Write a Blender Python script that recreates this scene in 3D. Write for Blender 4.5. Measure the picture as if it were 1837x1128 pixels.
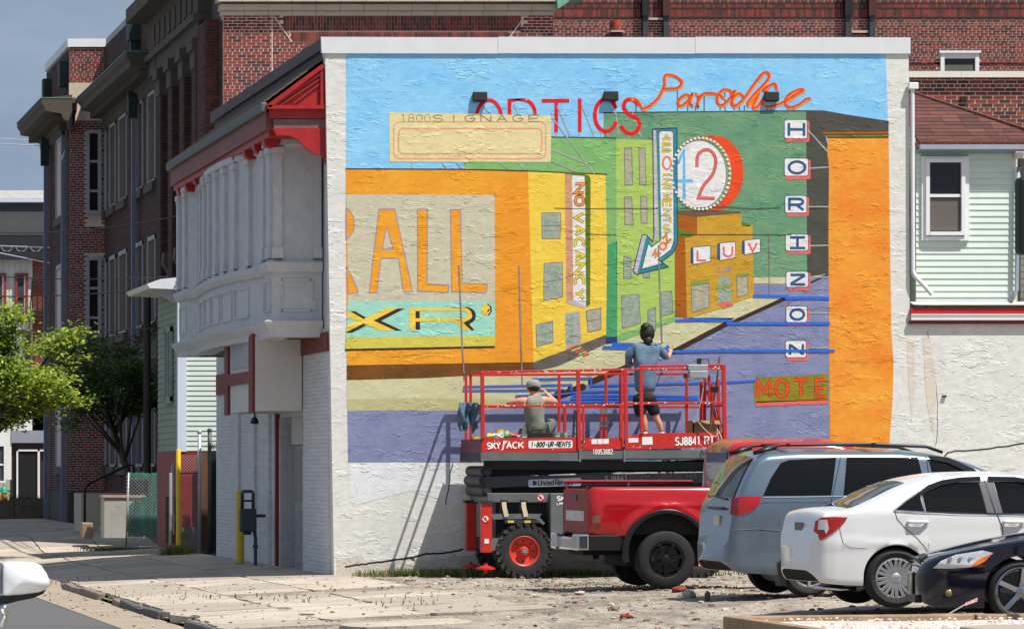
import bpy, bmesh, math, random
from mathutils import Vector, Matrix, noise as mnoise
random.seed(7)
R = math.radians
PI = math.pi
for o in list(bpy.data.objects): bpy.data.objects.remove(o, do_unlink=True)
scene = bpy.context.scene
col = scene.collection
# ------------------------------------------------------------------ camera
# world: x along the painted wall (0 = its street corner), y away from the camera (0 = wall face), z up
F = 8000.0; VX, VY = -560.0, 840.0; CX, CD, CH = 10.5, 72.7, 1.55
cam_d = bpy.data.cameras.new('camera'); cam = bpy.data.objects.new('camera', cam_d); col.objects.link(cam)
cam.location = (-CX, -CD, CH); cam.rotation_euler = (R(90), 0, 0)
cam_d.sensor_width = 36; cam_d.lens = F/1837*36
cam_d.shift_x = (918.5-VX)/1837; cam_d.shift_y = (VY-564)/1837
cam_d.clip_start = 0.5; cam_d.clip_end = 3000
scene.camera = cam
# ------------------------------------------------------------------ light
SUN_DIR = Vector((0.35, -0.38, 1.0)).normalized()      # towards the sun
world = bpy.data.worlds.new('World'); scene.world = world; world.use_nodes = True
wn = world.node_tree; bg = wn.nodes['Background']
sky = wn.nodes.new('ShaderNodeTexSky'); sky.sky_type = 'NISHITA'; sky.sun_disc = False
sky.sun_elevation = math.asin(SUN_DIR.z); sky.sun_rotation = math.atan2(SUN_DIR.x, SUN_DIR.y)
sky.air_density = 1.4; sky.dust_density = 1.6; sky.ozone_density = 1.6
# thin high cloud mixed over the sky
tc = wn.nodes.new('ShaderNodeTexCoord'); mp = wn.nodes.new('ShaderNodeMapping'); mp.inputs['Scale'].default_value = (9, 9, 34)
nz = wn.nodes.new('ShaderNodeTexNoise'); nz.inputs['Scale'].default_value = 1.3; nz.inputs['Detail'].default_value = 6; nz.inputs['Roughness'].default_value = .62
rp = wn.nodes.new('ShaderNodeValToRGB'); rp.color_ramp.elements[0].position = .36; rp.color_ramp.elements[1].position = .78
rp.color_ramp.elements[0].color = (.45, .45, .45, 1); rp.color_ramp.elements[1].color = (.95, .95, .95, 1)
mx = wn.nodes.new('ShaderNodeMixRGB'); mx.inputs[2].default_value = (4.3, 5.3, 6.7, 1)
L = wn.links.new
sv = wn.nodes.new('ShaderNodeVectorMath'); sv.operation = 'MULTIPLY_ADD'; sv.inputs[1].default_value = (1, 1, .8); sv.inputs[2].default_value = (0, 0, .42)
L(tc.outputs['Generated'], sv.inputs[0]); L(sv.outputs[0], sky.inputs['Vector'])
L(tc.outputs['Generated'], mp.inputs['Vector']); L(mp.outputs['Vector'], nz.inputs['Vector']); L(nz.outputs['Fac'], rp.inputs['Fac'])
L(rp.outputs['Color'], mx.inputs[0]); L(sky.outputs['Color'], mx.inputs[1]); L(mx.outputs['Color'], bg.inputs['Color'])
bg.inputs['Strength'].default_value = 0.067
sd = bpy.data.lights.new('sun', 'SUN'); sd.energy = 4.8; sd.angle = R(.55); sd.color = (1, .955, .88)
sun = bpy.data.objects.new('sun', sd); col.objects.link(sun); sun.location = (20, -30, 40)
sun.rotation_euler = SUN_DIR.to_track_quat('Z', 'Y').to_euler()
scene.view_settings.view_transform = 'Standard'; scene.view_settings.look = 'None'
scene.view_settings.exposure = 0.41; scene.view_settings.gamma = 1; scene.view_settings.use_curve_mapping = False
scene.render.engine = 'CYCLES'
# ------------------------------------------------------------------ helpers
def P(px, py, y=0.0):
    D = y+CD
    return Vector(((px-VX)*D/F-CX, y, CH+(VY-py)*D/F))
def lin(c):
    return tuple((v/255/12.92 if v/255 <= .04045 else ((v/255+.055)/1.055)**2.4) for v in c)
def tag(o, label=None, cat=None, group=None, kind=None):
    if label: o['label'] = label
    if cat: o['category'] = cat
    if group: o['group'] = group
    if kind: o['kind'] = kind
    return o
def thing(name, label, cat, loc=(0, 0, 0), rz=0, group=None):
    o = bpy.data.objects.new(name, None); col.objects.link(o); o.location = loc; o.rotation_euler = (0, 0, rz)
    o.empty_display_size = .2
    return tag(o, label, cat, group)
def root_of(o):
    while o.parent: o = o.parent
    return o
class MB:
    def __init__(s): s.v = []; s.f = []; s.mi = []; s.cur = 0
    def add(s, vs, fs):
        n = len(s.v); s.v += [tuple(v) for v in vs]; s.f += [tuple(i+n for i in f) for f in fs]; s.mi += [s.cur]*len(fs); return s
    def box(s, a, b):
        x0, y0, z0 = [min(a[i], b[i]) for i in range(3)]; x1, y1, z1 = [max(a[i], b[i]) for i in range(3)]
        return s.add([(x0,y0,z0),(x1,y0,z0),(x1,y1,z0),(x0,y1,z0),(x0,y0,z1),(x1,y0,z1),(x1,y1,z1),(x0,y1,z1)],
                     [(3,2,1,0),(4,5,6,7),(0,1,5,4),(1,2,6,5),(2,3,7,6),(3,0,4,7)])
    def cbox(s, c, d, rot=None):
        hx, hy, hz = d[0]/2, d[1]/2, d[2]/2
        vs = [Vector((x, y, z)) for z in (-hz, hz) for x, y in ((-hx,-hy),(hx,-hy),(hx,hy),(-hx,hy))]
        if rot is not None: vs = [rot @ v for v in vs]
        return s.add([v+Vector(c) for v in vs], [(3,2,1,0),(4,5,6,7),(0,1,5,4),(1,2,6,5),(2,3,7,6),(3,0,4,7)])
    def bar(s, p, q, w, h=None, up=(0, 0, 1)):
        h = h or w; p = Vector(p); q = Vector(q); d = (q-p); ln = d.length
        if ln < 1e-6: return s
        d.normalize(); u = Vector(up)
        if abs(d.dot(u)) > .98: u = Vector((0, 1, 0))
        a = d.cross(u).normalized(); b = a.cross(d).normalized()
        vs = [e+a*sx*w/2+b*sy*h/2 for e in (p, q) for sx, sy in ((-1,-1),(1,-1),(1,1),(-1,1))]
        return s.add(vs, [(0,1,2,3),(7,6,5,4),(0,4,5,1),(1,5,6,2),(2,6,7,3),(3,7,4,0)])
    def tube(s, pts, r, n=8, caps=True):
        pts = [Vector(p) for p in pts]; m = len(pts); rr = r if isinstance(r, (list, tuple)) else [r]*m
        rings = []; prev = None
        for i, p in enumerate(pts):
            d = (pts[min(i+1, m-1)]-pts[max(i-1, 0)])
            if d.length < 1e-9: d = Vector((0, 0, 1))
            d.normalize()
            if prev is None: a = d.orthogonal().normalized()
            else:
                a = prev-d*prev.dot(d); a = a.normalized() if a.length > 1e-6 else d.orthogonal().normalized()
            prev = a; b = d.cross(a)
            rings += [p+a*math.cos(2*PI*k/n)*rr[i]+b*math.sin(2*PI*k/n)*rr[i] for k in range(n)]
        fs = [(i*n+k, i*n+(k+1) % n, (i+1)*n+(k+1) % n, (i+1)*n+k) for i in range(m-1) for k in range(n)]
        if caps: fs += [tuple(range(n-1, -1, -1)), tuple((m-1)*n+k for k in range(n))]
        return s.add(rings, fs)
    def lathe(s, prof, c=(0, 0, 0), axis='z', n=24, caps=False):
        # prof: list of (radius, height); axis z or y
        vs = []
        for (r, h) in prof:
            for k in range(n):
                a = 2*PI*k/n
                if axis == 'z': vs.append((c[0]+r*math.cos(a), c[1]+r*math.sin(a), c[2]+h))
                elif axis == 'y': vs.append((c[0]+r*math.cos(a), c[1]+h, c[2]-r*math.sin(a)))
                else: vs.append((c[0]+h, c[1]+r*math.cos(a), c[2]+r*math.sin(a)))
        m = len(prof)
        fs = [(i*n+k, i*n+(k+1) % n, (i+1)*n+(k+1) % n, (i+1)*n+k) for i in range(m-1) for k in range(n)]
        if caps: fs += [tuple(range(n-1, -1, -1)), tuple((m-1)*n+k for k in range(n))]
        return s.add(vs, fs)
    def prism(s, poly, d0, d1, plane='xz'):
        # poly: 2D points; extruded from d0 to d1 along the remaining axis
        def mk(p, d):
            if plane == 'xz': return (p[0], d, p[1])
            if plane == 'yz': return (d, p[0], p[1])
            return (p[0], p[1], d)
        n = len(poly); vs = [mk(p, d0) for p in poly]+[mk(p, d1) for p in poly]
        return s.add(vs, [tuple(range(n)), tuple(range(2*n-1, n-1, -1))]+[(i, (i+1) % n+0, n+(i+1) % n, n+i) for i in range(n)])
    def sphere(s, c, r, n=12, m=8, sc=(1, 1, 1)):
        vs = []
        for i in range(m+1):
            t = PI*i/m
            for k in range(n):
                a = 2*PI*k/n
                vs.append((c[0]+sc[0]*r*math.sin(t)*math.cos(a), c[1]+sc[1]*r*math.sin(t)*math.sin(a), c[2]+sc[2]*r*math.cos(t)))
        return s.add(vs, [(i*n+k, (i+1)*n+k, (i+1)*n+(k+1) % n, i*n+(k+1) % n) for i in range(m) for k in range(n)])
    def quad(s, a, b, c, d): return s.add([a, b, c, d], [(0, 1, 2, 3)])
    def build(s, name, mat, parent=None, smooth=False, local=False, bevel=0, fix=True, autosm=None):
        me = bpy.data.meshes.new(name); o = bpy.data.objects.new(name, me); col.objects.link(o)
        vs = s.v
        if parent is not None:
            o.parent = parent
            if not local:
                L0 = root_of(parent).location; vs = [(v[0]-L0[0], v[1]-L0[1], v[2]-L0[2]) for v in vs]
        elif not local and vs:
            xs = [v[0] for v in vs]; ys = [v[1] for v in vs]; zs = [v[2] for v in vs]
            L0 = Vector(((min(xs)+max(xs))/2, (min(ys)+max(ys))/2, min(zs))); o.location = L0
            vs = [(v[0]-L0[0], v[1]-L0[1], v[2]-L0[2]) for v in vs]
        me.from_pydata(vs, [], s.f)
        for m_ in (mat if isinstance(mat, (list, tuple)) else [mat]): me.materials.append(m_)
        if isinstance(mat, (list, tuple)): me.polygons.foreach_set('material_index', s.mi)
        me.validate()
        if fix:
            bm = bmesh.new(); bm.from_mesh(me)
            bmesh.ops.remove_doubles(bm, verts=bm.verts, dist=1e-5) if smooth else None
            bmesh.ops.recalc_face_normals(bm, faces=bm.faces); bm.to_mesh(me); bm.free()
        if smooth:
            me.polygons.foreach_set('use_smooth', [True]*len(me.polygons))
            if autosm is not None: me.set_sharp_from_angle(angle=R(autosm))
        if bevel:
            b = o.modifiers.new('bevel', 'BEVEL'); b.width = bevel; b.segments = 2; b.limit_method = 'ANGLE'; b.angle_limit = R(35)
        me.update()
        return o
def copy_tree(o, parent=None):
    c = o.copy(); col.objects.link(c); c.parent = parent
    for ch in [x for x in bpy.data.objects if x.parent == o]: copy_tree(ch, c)
    return c
def piece(name, me, parent, loc, rot=(0, 0, 0), sc=(1, 1, 1), world=True):
    o = bpy.data.objects.new(name, me); col.objects.link(o); o.parent = parent
    L0 = root_of(parent).location if world else Vector((0, 0, 0))
    o.location = Vector(loc)-L0; o.rotation_euler = rot; o.scale = sc
    return o
# ------------------------------------------------------------------ materials
MATS = {}
def nd(nt, t, **kw):
    n = nt.nodes.new(t)
    for k, v in kw.items():
        if k in n.inputs: n.inputs[k].default_value = v
        else: setattr(n, k, v)
    return n
def M(name, c, rough=.6, metal=0, var=.12, vs=6, bump=0, bs=60, coat=0, spec=.5, tint=None, dirt=0, dirtc=(90, 75, 60), obj=False, stretch=(1, 1, 1), alpha=None, trans=0):
    """c: sRGB 0..255 albedo. var: brightness variation, tint: second sRGB colour mixed by large noise"""
    if name in MATS: return MATS[name]
    m = bpy.data.materials.new(name); m.use_nodes = True; nt = m.node_tree; b = nt.nodes['Principled BSDF']; K = nt.links.new
    a = lin(c)+(1,)
    b.inputs['Base Color'].default_value = a; b.inputs['Roughness'].default_value = rough; b.inputs['Metallic'].default_value = metal
    b.inputs['Coat Weight'].default_value = coat; b.inputs['Coat Roughness'].default_value = .06; b.inputs['Specular IOR Level'].default_value = spec
    if trans: b.inputs['Transmission Weight'].default_value = trans
    if obj: src = nd(nt, 'ShaderNodeTexCoord').outputs['Object']
    else: src = nd(nt, 'ShaderNodeNewGeometry').outputs['Position']
    mp = nd(nt, 'ShaderNodeMapping', Scale=stretch); K(src, mp.inputs['Vector']); src = mp.outputs['Vector']
    cur = None
    if var or tint or dirt:
        n1 = nd(nt, 'ShaderNodeTexNoise', Scale=vs, Detail=6.0, Roughness=.65); K(src, n1.inputs['Vector'])
        t = lin(tint)+(1,) if tint else tuple(v*(1-var) for v in a[:3])+(1,)
        rp = nd(nt, 'ShaderNodeValToRGB'); rp.color_ramp.elements[0].position = .33; rp.color_ramp.elements[1].position = .67
        rp.color_ramp.elements[0].color = t; rp.color_ramp.elements[1].color = a if tint else tuple(min(1, v*(1+var*.5)) for v in a[:3])+(1,)
        K(n1.outputs['Fac'], rp.inputs['Fac']); cur = rp.outputs['Color']
        if dirt:
            n2 = nd(nt, 'ShaderNodeTexNoise', Scale=vs*3.1, Detail=8.0, Roughness=.72); K(src, n2.inputs['Vector'])
            r2 = nd(nt, 'ShaderNodeValToRGB'); r2.color_ramp.elements[0].position = .56; r2.color_ramp.elements[1].position = .74
            r2.color_ramp.elements[0].color = (0, 0, 0, 1); r2.color_ramp.elements[1].color = (dirt, dirt, dirt, 1)
            K(n2.outputs['Fac'], r2.inputs['Fac'])
            mx = nd(nt, 'ShaderNodeMixRGB'); mx.inputs[2].default_value = lin(dirtc)+(1,); K(r2.outputs['Color'], mx.inputs[0]); K(cur, mx.inputs[1]); cur = mx.outputs['Color']
        K(cur, b.inputs['Base Color'])
    if bump:
        n3 = nd(nt, 'ShaderNodeTexNoise', Scale=bs, Detail=5.0, Roughness=.6); K(src, n3.inputs['Vector'])
        bp = nd(nt, 'ShaderNodeBump', Strength=min(1, bump), Distance=.01 if bump <= 1 else .01*bump); K(n3.outputs['Fac'], bp.inputs['Height']); K(bp.outputs['Normal'], b.inputs['Normal'])
    MATS[name] = m
    return m
def stucco_group():
    g = bpy.data.node_groups.new('stucco_relief', 'ShaderNodeTree'); g.interface.new_socket('Normal', in_out='OUTPUT', socket_type='NodeSocketVector')
    K = g.links.new; out = g.nodes.new('NodeGroupOutput')
    pos = nd(g, 'ShaderNodeNewGeometry').outputs['Position']
    def saw(scale, off, k, m0, m1, amp):
        mp = nd(g, 'ShaderNodeMapping', Scale=scale, Location=off); K(pos, mp.inputs['Vector'])
        n = nd(g, 'ShaderNodeTexNoise', Scale=1.0, Detail=3.5, Roughness=.55, Distortion=.5); K(mp.outputs['Vector'], n.inputs['Vector'])
        a = nd(g, 'ShaderNodeMath', operation='MULTIPLY'); K(n.outputs['Fac'], a.inputs[0]); a.inputs[1].default_value = k
        f = nd(g, 'ShaderNodeMath', operation='FRACT'); K(a.outputs[0], f.inputs[0])
        m = nd(g, 'ShaderNodeTexNoise', Scale=.8, Detail=4.0, Roughness=.7); mp2 = nd(g, 'ShaderNodeMapping', Scale=tuple(v*1.7 for v in scale), Location=(off[1], 3, off[0])); K(pos, mp2.inputs['Vector']); K(mp2.outputs['Vector'], m.inputs['Vector'])
        r = nd(g, 'ShaderNodeMapRange', interpolation_type='SMOOTHSTEP'); r.inputs['From Min'].default_value = m0; r.inputs['From Max'].default_value = m1; r.inputs['To Max'].default_value = amp
        K(m.outputs['Fac'], r.inputs['Value'])
        q = nd(g, 'ShaderNodeMath', operation='MULTIPLY'); K(f.outputs[0], q.inputs[0]); K(r.outputs[0], q.inputs[1])
        return q.outputs[0]
    s1 = saw((1.3, 1, 3.4), (3, 1, 7), 4, .54, .60, 1.0)
    s2 = saw((2.6, 1, 6.0), (13, 5, 2), 4, .57, .63, .6)
    fine = nd(g, 'ShaderNodeTexNoise', Scale=38.0, Detail=4.0, Roughness=.6); K(pos, fine.inputs['Vector'])
    big = nd(g, 'ShaderNodeTexNoise', Scale=5.0, Detail=3.0); mpb = nd(g, 'ShaderNodeMapping', Scale=(1, 1, 2.2)); K(pos, mpb.inputs['Vector']); K(mpb.outputs['Vector'], big.inputs['Vector'])
    a = nd(g, 'ShaderNodeMath', operation='ADD'); K(s1, a.inputs[0]); K(s2, a.inputs[1])
    b_ = nd(g, 'ShaderNodeMath', operation='MULTIPLY_ADD'); K(fine.outputs['Fac'], b_.inputs[0]); b_.inputs[1].default_value = .16; K(a.outputs[0], b_.inputs[2])
    c_ = nd(g, 'ShaderNodeMath', operation='MULTIPLY_ADD'); K(big.outputs['Fac'], c_.inputs[0]); c_.inputs[1].default_value = .35; K(b_.outputs[0], c_.inputs[2])
    bp = nd(g, 'ShaderNodeBump', Strength=.62, Distance=.015); pm = nd(g, 'ShaderNodeTexNoise', Scale=.55, Detail=2.0); K(pos, pm.inputs['Vector'])
    pr = nd(g, 'ShaderNodeMapRange'); pr.inputs['From Min'].default_value = .35; pr.inputs['From Max'].default_value = .62; pr.inputs['To Min'].default_value = .35; pr.inputs['To Max'].default_value = 1.1; K(pm.outputs['Fac'], pr.inputs['Value'])
    hm_ = nd(g, 'ShaderNodeMath', operation='MULTIPLY'); K(c_.outputs[0], hm_.inputs[0]); K(pr.outputs[0], hm_.inputs[1]); K(hm_.outputs[0], bp.inputs['Height']); K(bp.outputs['Normal'], out.inputs[0])
    return g
SG = stucco_group()
def paint(name, c, tint=None, var=.1, vs=2.2, rough=.85, dirt=0):
    if name in MATS: return MATS[name]
    m = M(name, c, rough=rough, spec=.2, var=var, vs=vs, tint=tint, dirt=dirt, stretch=(1, 1, 1.8)); nt = m.node_tree
    g = nt.nodes.new('ShaderNodeGroup'); g.node_tree = SG
    nt.links.new(g.outputs[0], nt.nodes['Principled BSDF'].inputs['Normal'])
    b = nt.nodes['Principled BSDF']
    if b.inputs['Base Color'].links:
        src = b.inputs['Base Color'].links[0].from_socket; pos = nd(nt, 'ShaderNodeNewGeometry').outputs['Position']
        mp = nd(nt, 'ShaderNodeMapping', Scale=(3.2, 1, 7)); nt.links.new(pos, mp.inputs['Vector']); n = nd(nt, 'ShaderNodeTexNoise', Scale=2.0, Detail=7.0, Roughness=.75, Distortion=.6); nt.links.new(mp.outputs['Vector'], n.inputs['Vector'])
        r = nd(nt, 'ShaderNodeMapRange'); r.inputs['From Min'].default_value = .3; r.inputs['From Max'].default_value = .7; r.inputs['To Min'].default_value = .84; r.inputs['To Max'].default_value = 1.1; nt.links.new(n.outputs['Fac'], r.inputs['Value'])
        mx = nd(nt, 'ShaderNodeVectorMath', operation='SCALE'); nt.links.new(src, mx.inputs[0]); nt.links.new(r.outputs[0], mx.inputs['Scale']); nt.links.new(mx.outputs[0], b.inputs['Base Color'])
    return m
# ------------------------------------------------------------------ strokes and lettering
def arc(cx, cy, rx, ry, a0, a1, n=12): return [(cx+rx*math.cos(R(a0+(a1-a0)*i/n)), cy+ry*math.sin(R(a0+(a1-a0)*i/n))) for i in range(n+1)]
GL = {  # unit box, y down
 'A': [[(0,1),(.5,0),(1,1)], [(.2,.64),(.8,.64)]], 'B': [[(0,0),(0,1),(.7,1)]+arc(.7,.76,.3,.24,90,-90,8)+[(0,.52)], [(0,0),(.62,0)]+arc(.62,.26,.3,.26,-90,90,8)],
 'C': [arc(.5,.5,.5,.5,-50,-310,20)], 'D': [[(0,0),(0,1),(.5,1)]+arc(.5,.5,.5,.5,90,-90,12)+[(0,0)]], 'E': [[(1,0),(0,0),(0,1),(1,1)], [(0,.5),(.8,.5)]],
 'F': [[(1,0),(0,0),(0,1)], [(0,.5),(.8,.5)]], 'G': [arc(.5,.5,.5,.5,-50,-360,20)+[(.55,.5)]], 'H': [[(0,0),(0,1)], [(1,0),(1,1)], [(0,.5),(1,.5)]],
 'I': [[(.5,0),(.5,1)]], 'J': [[(.9,0),(.9,.7)]+arc(.5,.7,.4,.3,0,170,8)], 'K': [[(0,0),(0,1)], [(1,0),(.1,.55)], [(.3,.42),(1,1)]], 'L': [[(0,0),(0,1),(.9,1)]],
 'M': [[(0,1),(0,0),(.5,.7),(1,0),(1,1)]], 'N': [[(0,1),(0,0),(1,1),(1,0)]], 'O': [arc(.5,.5,.5,.5,0,360,24)], 'P': [[(0,1),(0,0),(.6,0)]+arc(.6,.27,.38,.27,-90,90,8)+[(0,.54)]],
 'R': [[(0,1),(0,0),(.6,0)]+arc(.6,.26,.38,.26,-90,90,8)+[(0,.52)], [(.5,.52),(1,1)]], 'S': [arc(.5,.26,.46,.26,-30,-270,12)+arc(.5,.75,.48,.25,-90,150,12)],
 'T': [[(0,0),(1,0)], [(.5,0),(.5,1)]], 'U': [[(0,0),(0,.6)]+arc(.5,.6,.5,.4,180,0,12)+[(1,0)]], 'V': [[(0,0),(.5,1),(1,0)]], 'W': [[(0,0),(.25,1),(.5,.3),(.75,1),(1,0)]],
 'X': [[(0,0),(1,1)], [(1,0),(0,1)]], 'Y': [[(0,0),(.5,.5),(1,0)], [(.5,.5),(.5,1)]], 'Z': [[(0,0),(1,0),(0,1),(1,1)]], '-': [[(.15,.55),(.85,.55)]],
 '0': [arc(.5,.5,.45,.5,0,360,20)], '1': [[(.25,.2),(.55,0),(.55,1)]], '2': [arc(.5,.28,.45,.28,-170,30,10)+[(0,1),(1,1)]], '3': [arc(.45,.26,.42,.26,-150,90,10), arc(.45,.74,.46,.26,-90,150,10)],
 '4': [[(.75,1),(.75,0),(0,.7),(1,.7)]], '5': [[(.9,0),(.15,0),(.1,.45)]+arc(.45,.7,.48,.3,-120,150,10)], '8': [arc(.5,.26,.38,.26,90,450,16), arc(.5,.76,.46,.24,-90,270,16)], ' ': [],
 'n': [[(0,.35),(0,1)], arc(.5,.62,.5,.28,180,360,8)+[(1,1)]], 'i': [[(.5,.35),(.5,1)], [(.5,.08),(.5,.16)]], 't': [[(.45,.08),(.45,.85),(.8,1)], [(.1,.36),(.9,.36)]],
 'e': [[(0,.66),(1,.66)]+arc(.5,.67,.5,.33,0,-310,14)], 'd': [arc(.45,.67,.45,.33,0,360,14), [(.95,0),(.95,1)]], 'a': [arc(.45,.67,.45,.33,0,360,14), [(.95,.35),(.95,1)]], 'l': [[(.5,0),(.5,1)]],
 's': [arc(.5,.5,.44,.16,-30,-270,8)+arc(.5,.83,.46,.17,-90,150,8)], 'r': [[(.1,.35),(.1,1)], arc(.6,.65,.5,.28,180,290,6)],
}
def ribbon(pts, w):
    """flat ribbon of width w round a 2D polyline: list of quads"""
    pts = [Vector((p[0], p[1])) for p in pts]; pts = [p for i, p in enumerate(pts) if i == 0 or (p-pts[i-1]).length > 1e-5]; n = len(pts); closed = (pts[0]-pts[-1]).length < 1e-4 and n > 3
    if closed: pts = pts[:-1]; n -= 1
    A = []; B = []
    for i, p in enumerate(pts):
        if closed: d0 = (p-pts[i-1]).normalized(); d1 = (pts[(i+1) % n]-p).normalized()
        else:
            d0 = (p-pts[i-1]).normalized() if i > 0 else None; d1 = (pts[i+1]-p).normalized() if i < n-1 else None
            d0 = d0 or d1; d1 = d1 or d0
        n0 = Vector((-d0.y, d0.x)); n1 = Vector((-d1.y, d1.x)); m = n0+n1
        if m.length < .2: m = n1.copy()
        m.normalize(); k = 1/max(.38, m.dot(n1)); A.append(p+m*w/2*k); B.append(p-m*w/2*k)
    r = [(A[i], A[i+1], B[i+1], B[i]) for i in range(n-1)]
    if closed: r.append((A[-1], A[0], B[0], B[-1]))
    return r
def text_lines(txt, quad, wch=.72):
    """polylines (2D) of a text laid into quad (tl,tr,br,bl); wch = share of a cell taken by the glyph"""
    tl, tr, br, bl = [Vector(q) for q in quad]; n = len(txt); out = []
    for i, ch in enumerate(txt):
        for pl in GL.get(ch, []):
            o = []
            for (x, y) in pl:
                u = (i+(1-wch)/2+x*wch)/n; a = tl.lerp(tr, u); b = bl.lerp(br, u); o.append(tuple(a.lerp(b, y)))
            out.append(o)
    return out
# ================================================================== white corner building with the mural
WH = paint('stucco_white', (217, 217, 212), var=.07, vs=1.6, dirt=.25)
WHB = M('painted_brick_white', (205, 206, 206), rough=.6, var=.14, vs=2.5, bump=.5, bs=14, dirt=.3, stretch=(1, .35, 4))
TRIM = M('white_trim', (196, 197, 198), rough=.55, var=.12, vs=5, dirt=.35, dirtc=(120, 100, 85), bump=.2, bs=30)
METALW = M('white_coping', (222, 225, 228), rough=.4, var=.05, vs=3)
REDP = M('red_trim_paint', (165, 22, 24), rough=.5, var=.25, vs=6, dirt=.2, dirtc=(90, 40, 35))
REDD = M('dull_red_paint', (120, 30, 30), rough=.6, var=.3, vs=6)
BLK = M('black_matte', (18, 18, 19), rough=.6, var=.2)
DARKI = M('dark_interior', (10, 10, 11), rough=.9, var=0)
mb_root = thing('corner_building', 'white stuccoed corner building whose side wall carries the big painted street mural', 'building', (6, 8, -.3))
# side wall: two heights, slightly leaning street corner
w = MB()
def wz(py): return P(0, py).z
def wx(px): return P(px, 0).x
zt = wz(80); zb = -.6
w.add([(wx(600), 0, zb), (wx(583), 0, zt), (wx(1630), 0, zt), (wx(1632), 0, wz(560)), (wx(1990), 0, wz(560)), (wx(1990), 0, zb),
       (wx(600)+.0, .3, zb), (wx(583), .3, zt), (wx(1630), .3, zt), (wx(1632), .3, wz(560)), (wx(1990), .3, wz(560)), (wx(1990), .3, zb)],
      [(0, 5, 4, 3, 2, 1), (6, 7, 8, 9, 10, 11), (0, 1, 7, 6), (1, 2, 8, 7), (2, 3, 9, 8), (3, 4, 10, 9), (4, 5, 11, 10)])
wall = w.build('side_wall', WH, mb_root)
for x0, x1 in ((575.5, 893), (893.6, 1247), (1247.6, 1633.5)):
    c = MB(); c.add([P(x0, 66.5, -.05), P(x1, 67.5, -.05), P(x1, 96.5, -.034), P(x0+(2.2 if x0 < 600 else 0), 95.8, -.034),
                 P(x0, 66.5, .35), P(x1, 67.5, .35), P(x1, 96.5, .01), P(x0, 95.8, .01)], [(0, 3, 2, 1), (4, 5, 6, 7), (0, 1, 5, 4), (3, 7, 6, 2), (0, 4, 7, 3), (1, 2, 6, 5)])
    c.build('coping_cap', METALW, mb_root)
# ---------------- mural
SKYB = paint('mural_sky', (122, 190, 236), tint=(150, 206, 238), vs=1.3)
ORG = paint('mural_orange', (234, 166, 54), tint=(224, 146, 40), vs=1.4)
ORG2 = paint('mural_orange_column', (234, 164, 62), tint=(228, 128, 44), vs=1.1)
GRY = paint('mural_grey_panel', (196, 192, 168), var=.05)
AQUA = paint('mural_aqua', (160, 216, 196), tint=(146, 205, 186))
OLIV = paint('mural_olive_yellow', (206, 196, 84), var=.06)
DKB = paint('mural_dark_brown_line', (62, 44, 40), var=.1)
BRN = paint('mural_brown', (124, 78, 34), tint=(92, 62, 28))
BEI = paint('mural_beige', (206, 204, 166), tint=(192, 190, 148))
BEG = paint('mural_green_beige', (176, 174, 122), tint=(190, 186, 140))
PUR = paint('mural_violet', (136, 142, 174), tint=(120, 126, 164))
YEL = paint('mural_yellow', (236, 206, 84), tint=(226, 192, 66))
GRB = paint('mural_green', (86, 138, 112), tint=(120, 158, 118), vs=1.3)
GRM = paint('mural_mid_green', (132, 182, 112), tint=(120, 172, 104))
GRD = paint('mural_dark_green', (62, 150, 96), tint=(80, 160, 112))
LIM = paint('mural_lime', (174, 200, 104), tint=(158, 188, 92))
CHA = paint('mural_charcoal', (84, 82, 76), tint=(70, 70, 64), vs=1.5)
GRS = paint('mural_grey_stone', (112, 106, 98), tint=(88, 84, 80))
OCH = paint('mural_ochre', (202, 160, 56), tint=(188, 142, 44))
BRO = paint('mural_rust_brown', (170, 96, 30), tint=(156, 86, 26))
CRE = paint('mural_cream', (226, 214, 160), tint=(218, 202, 152), vs=4)
REDM = paint('mural_red', (222, 34, 34), var=.1)
SCAR = paint('mural_scarlet', (226, 78, 36), var=.12)
AMB = paint('mural_amber', (248, 150, 50), var=.1)
SALM = paint('mural_salmon', (226, 158, 130), var=.15)
WHT = paint('mural_white', (232, 230, 226), tint=(212, 212, 214), vs=6)
BLU = paint('mural_blue', (52, 104, 152), tint=(38, 72, 126), vs=9)
LBL = paint('mural_light_blue', (104, 184, 226), var=.1)
TEA = paint('mural_teal', (52, 136, 146), var=.1)
NAV = paint('mural_navy', (42, 62, 104), var=.1)
LIL = paint('mural_lilac_outline', (156, 132, 164), var=.15)
SLV = paint('mural_silver_grey', (172, 172, 170), var=.2)
PNK = paint('mural_pink_side', (206, 158, 130), tint=(190, 130, 100), vs=3)
OLD = paint('mural_moss', (96, 120, 36), var=.15)
OLM = paint('mural_motel_olive', (150, 134, 34), tint=(128, 118, 40), vs=4)
GLS = paint('mural_window_sketch', (172, 178, 150), tint=(120, 146, 140), vs=9, var=.3)
GLY = paint('mural_window_sketch_warm', (186, 186, 140), tint=(150, 140, 146), vs=14, var=.3)
PEN = paint('mural_pencil_grey', (110, 118, 116), var=.2)
GRP = paint('mural_brown_lettering', (150, 128, 104), var=.2)
TAPE = M('blue_masking_tape', (34, 104, 214), rough=.45, var=.12, vs=10, bump=.5, bs=18)
mural = [None]
def wpoly(name, pts, mat, lv, label=None, holes=None):
    m = MB(); y = -.0025-lv*.0006
    m.add([P(px, py, 0)+Vector((0, y, 0)) for px, py in pts], [tuple(range(len(pts)))])
    o = m.build(name, mat, mural[0] or mb_root)
    if label: o['label'] = label
    return o
KS = [0]
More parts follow.
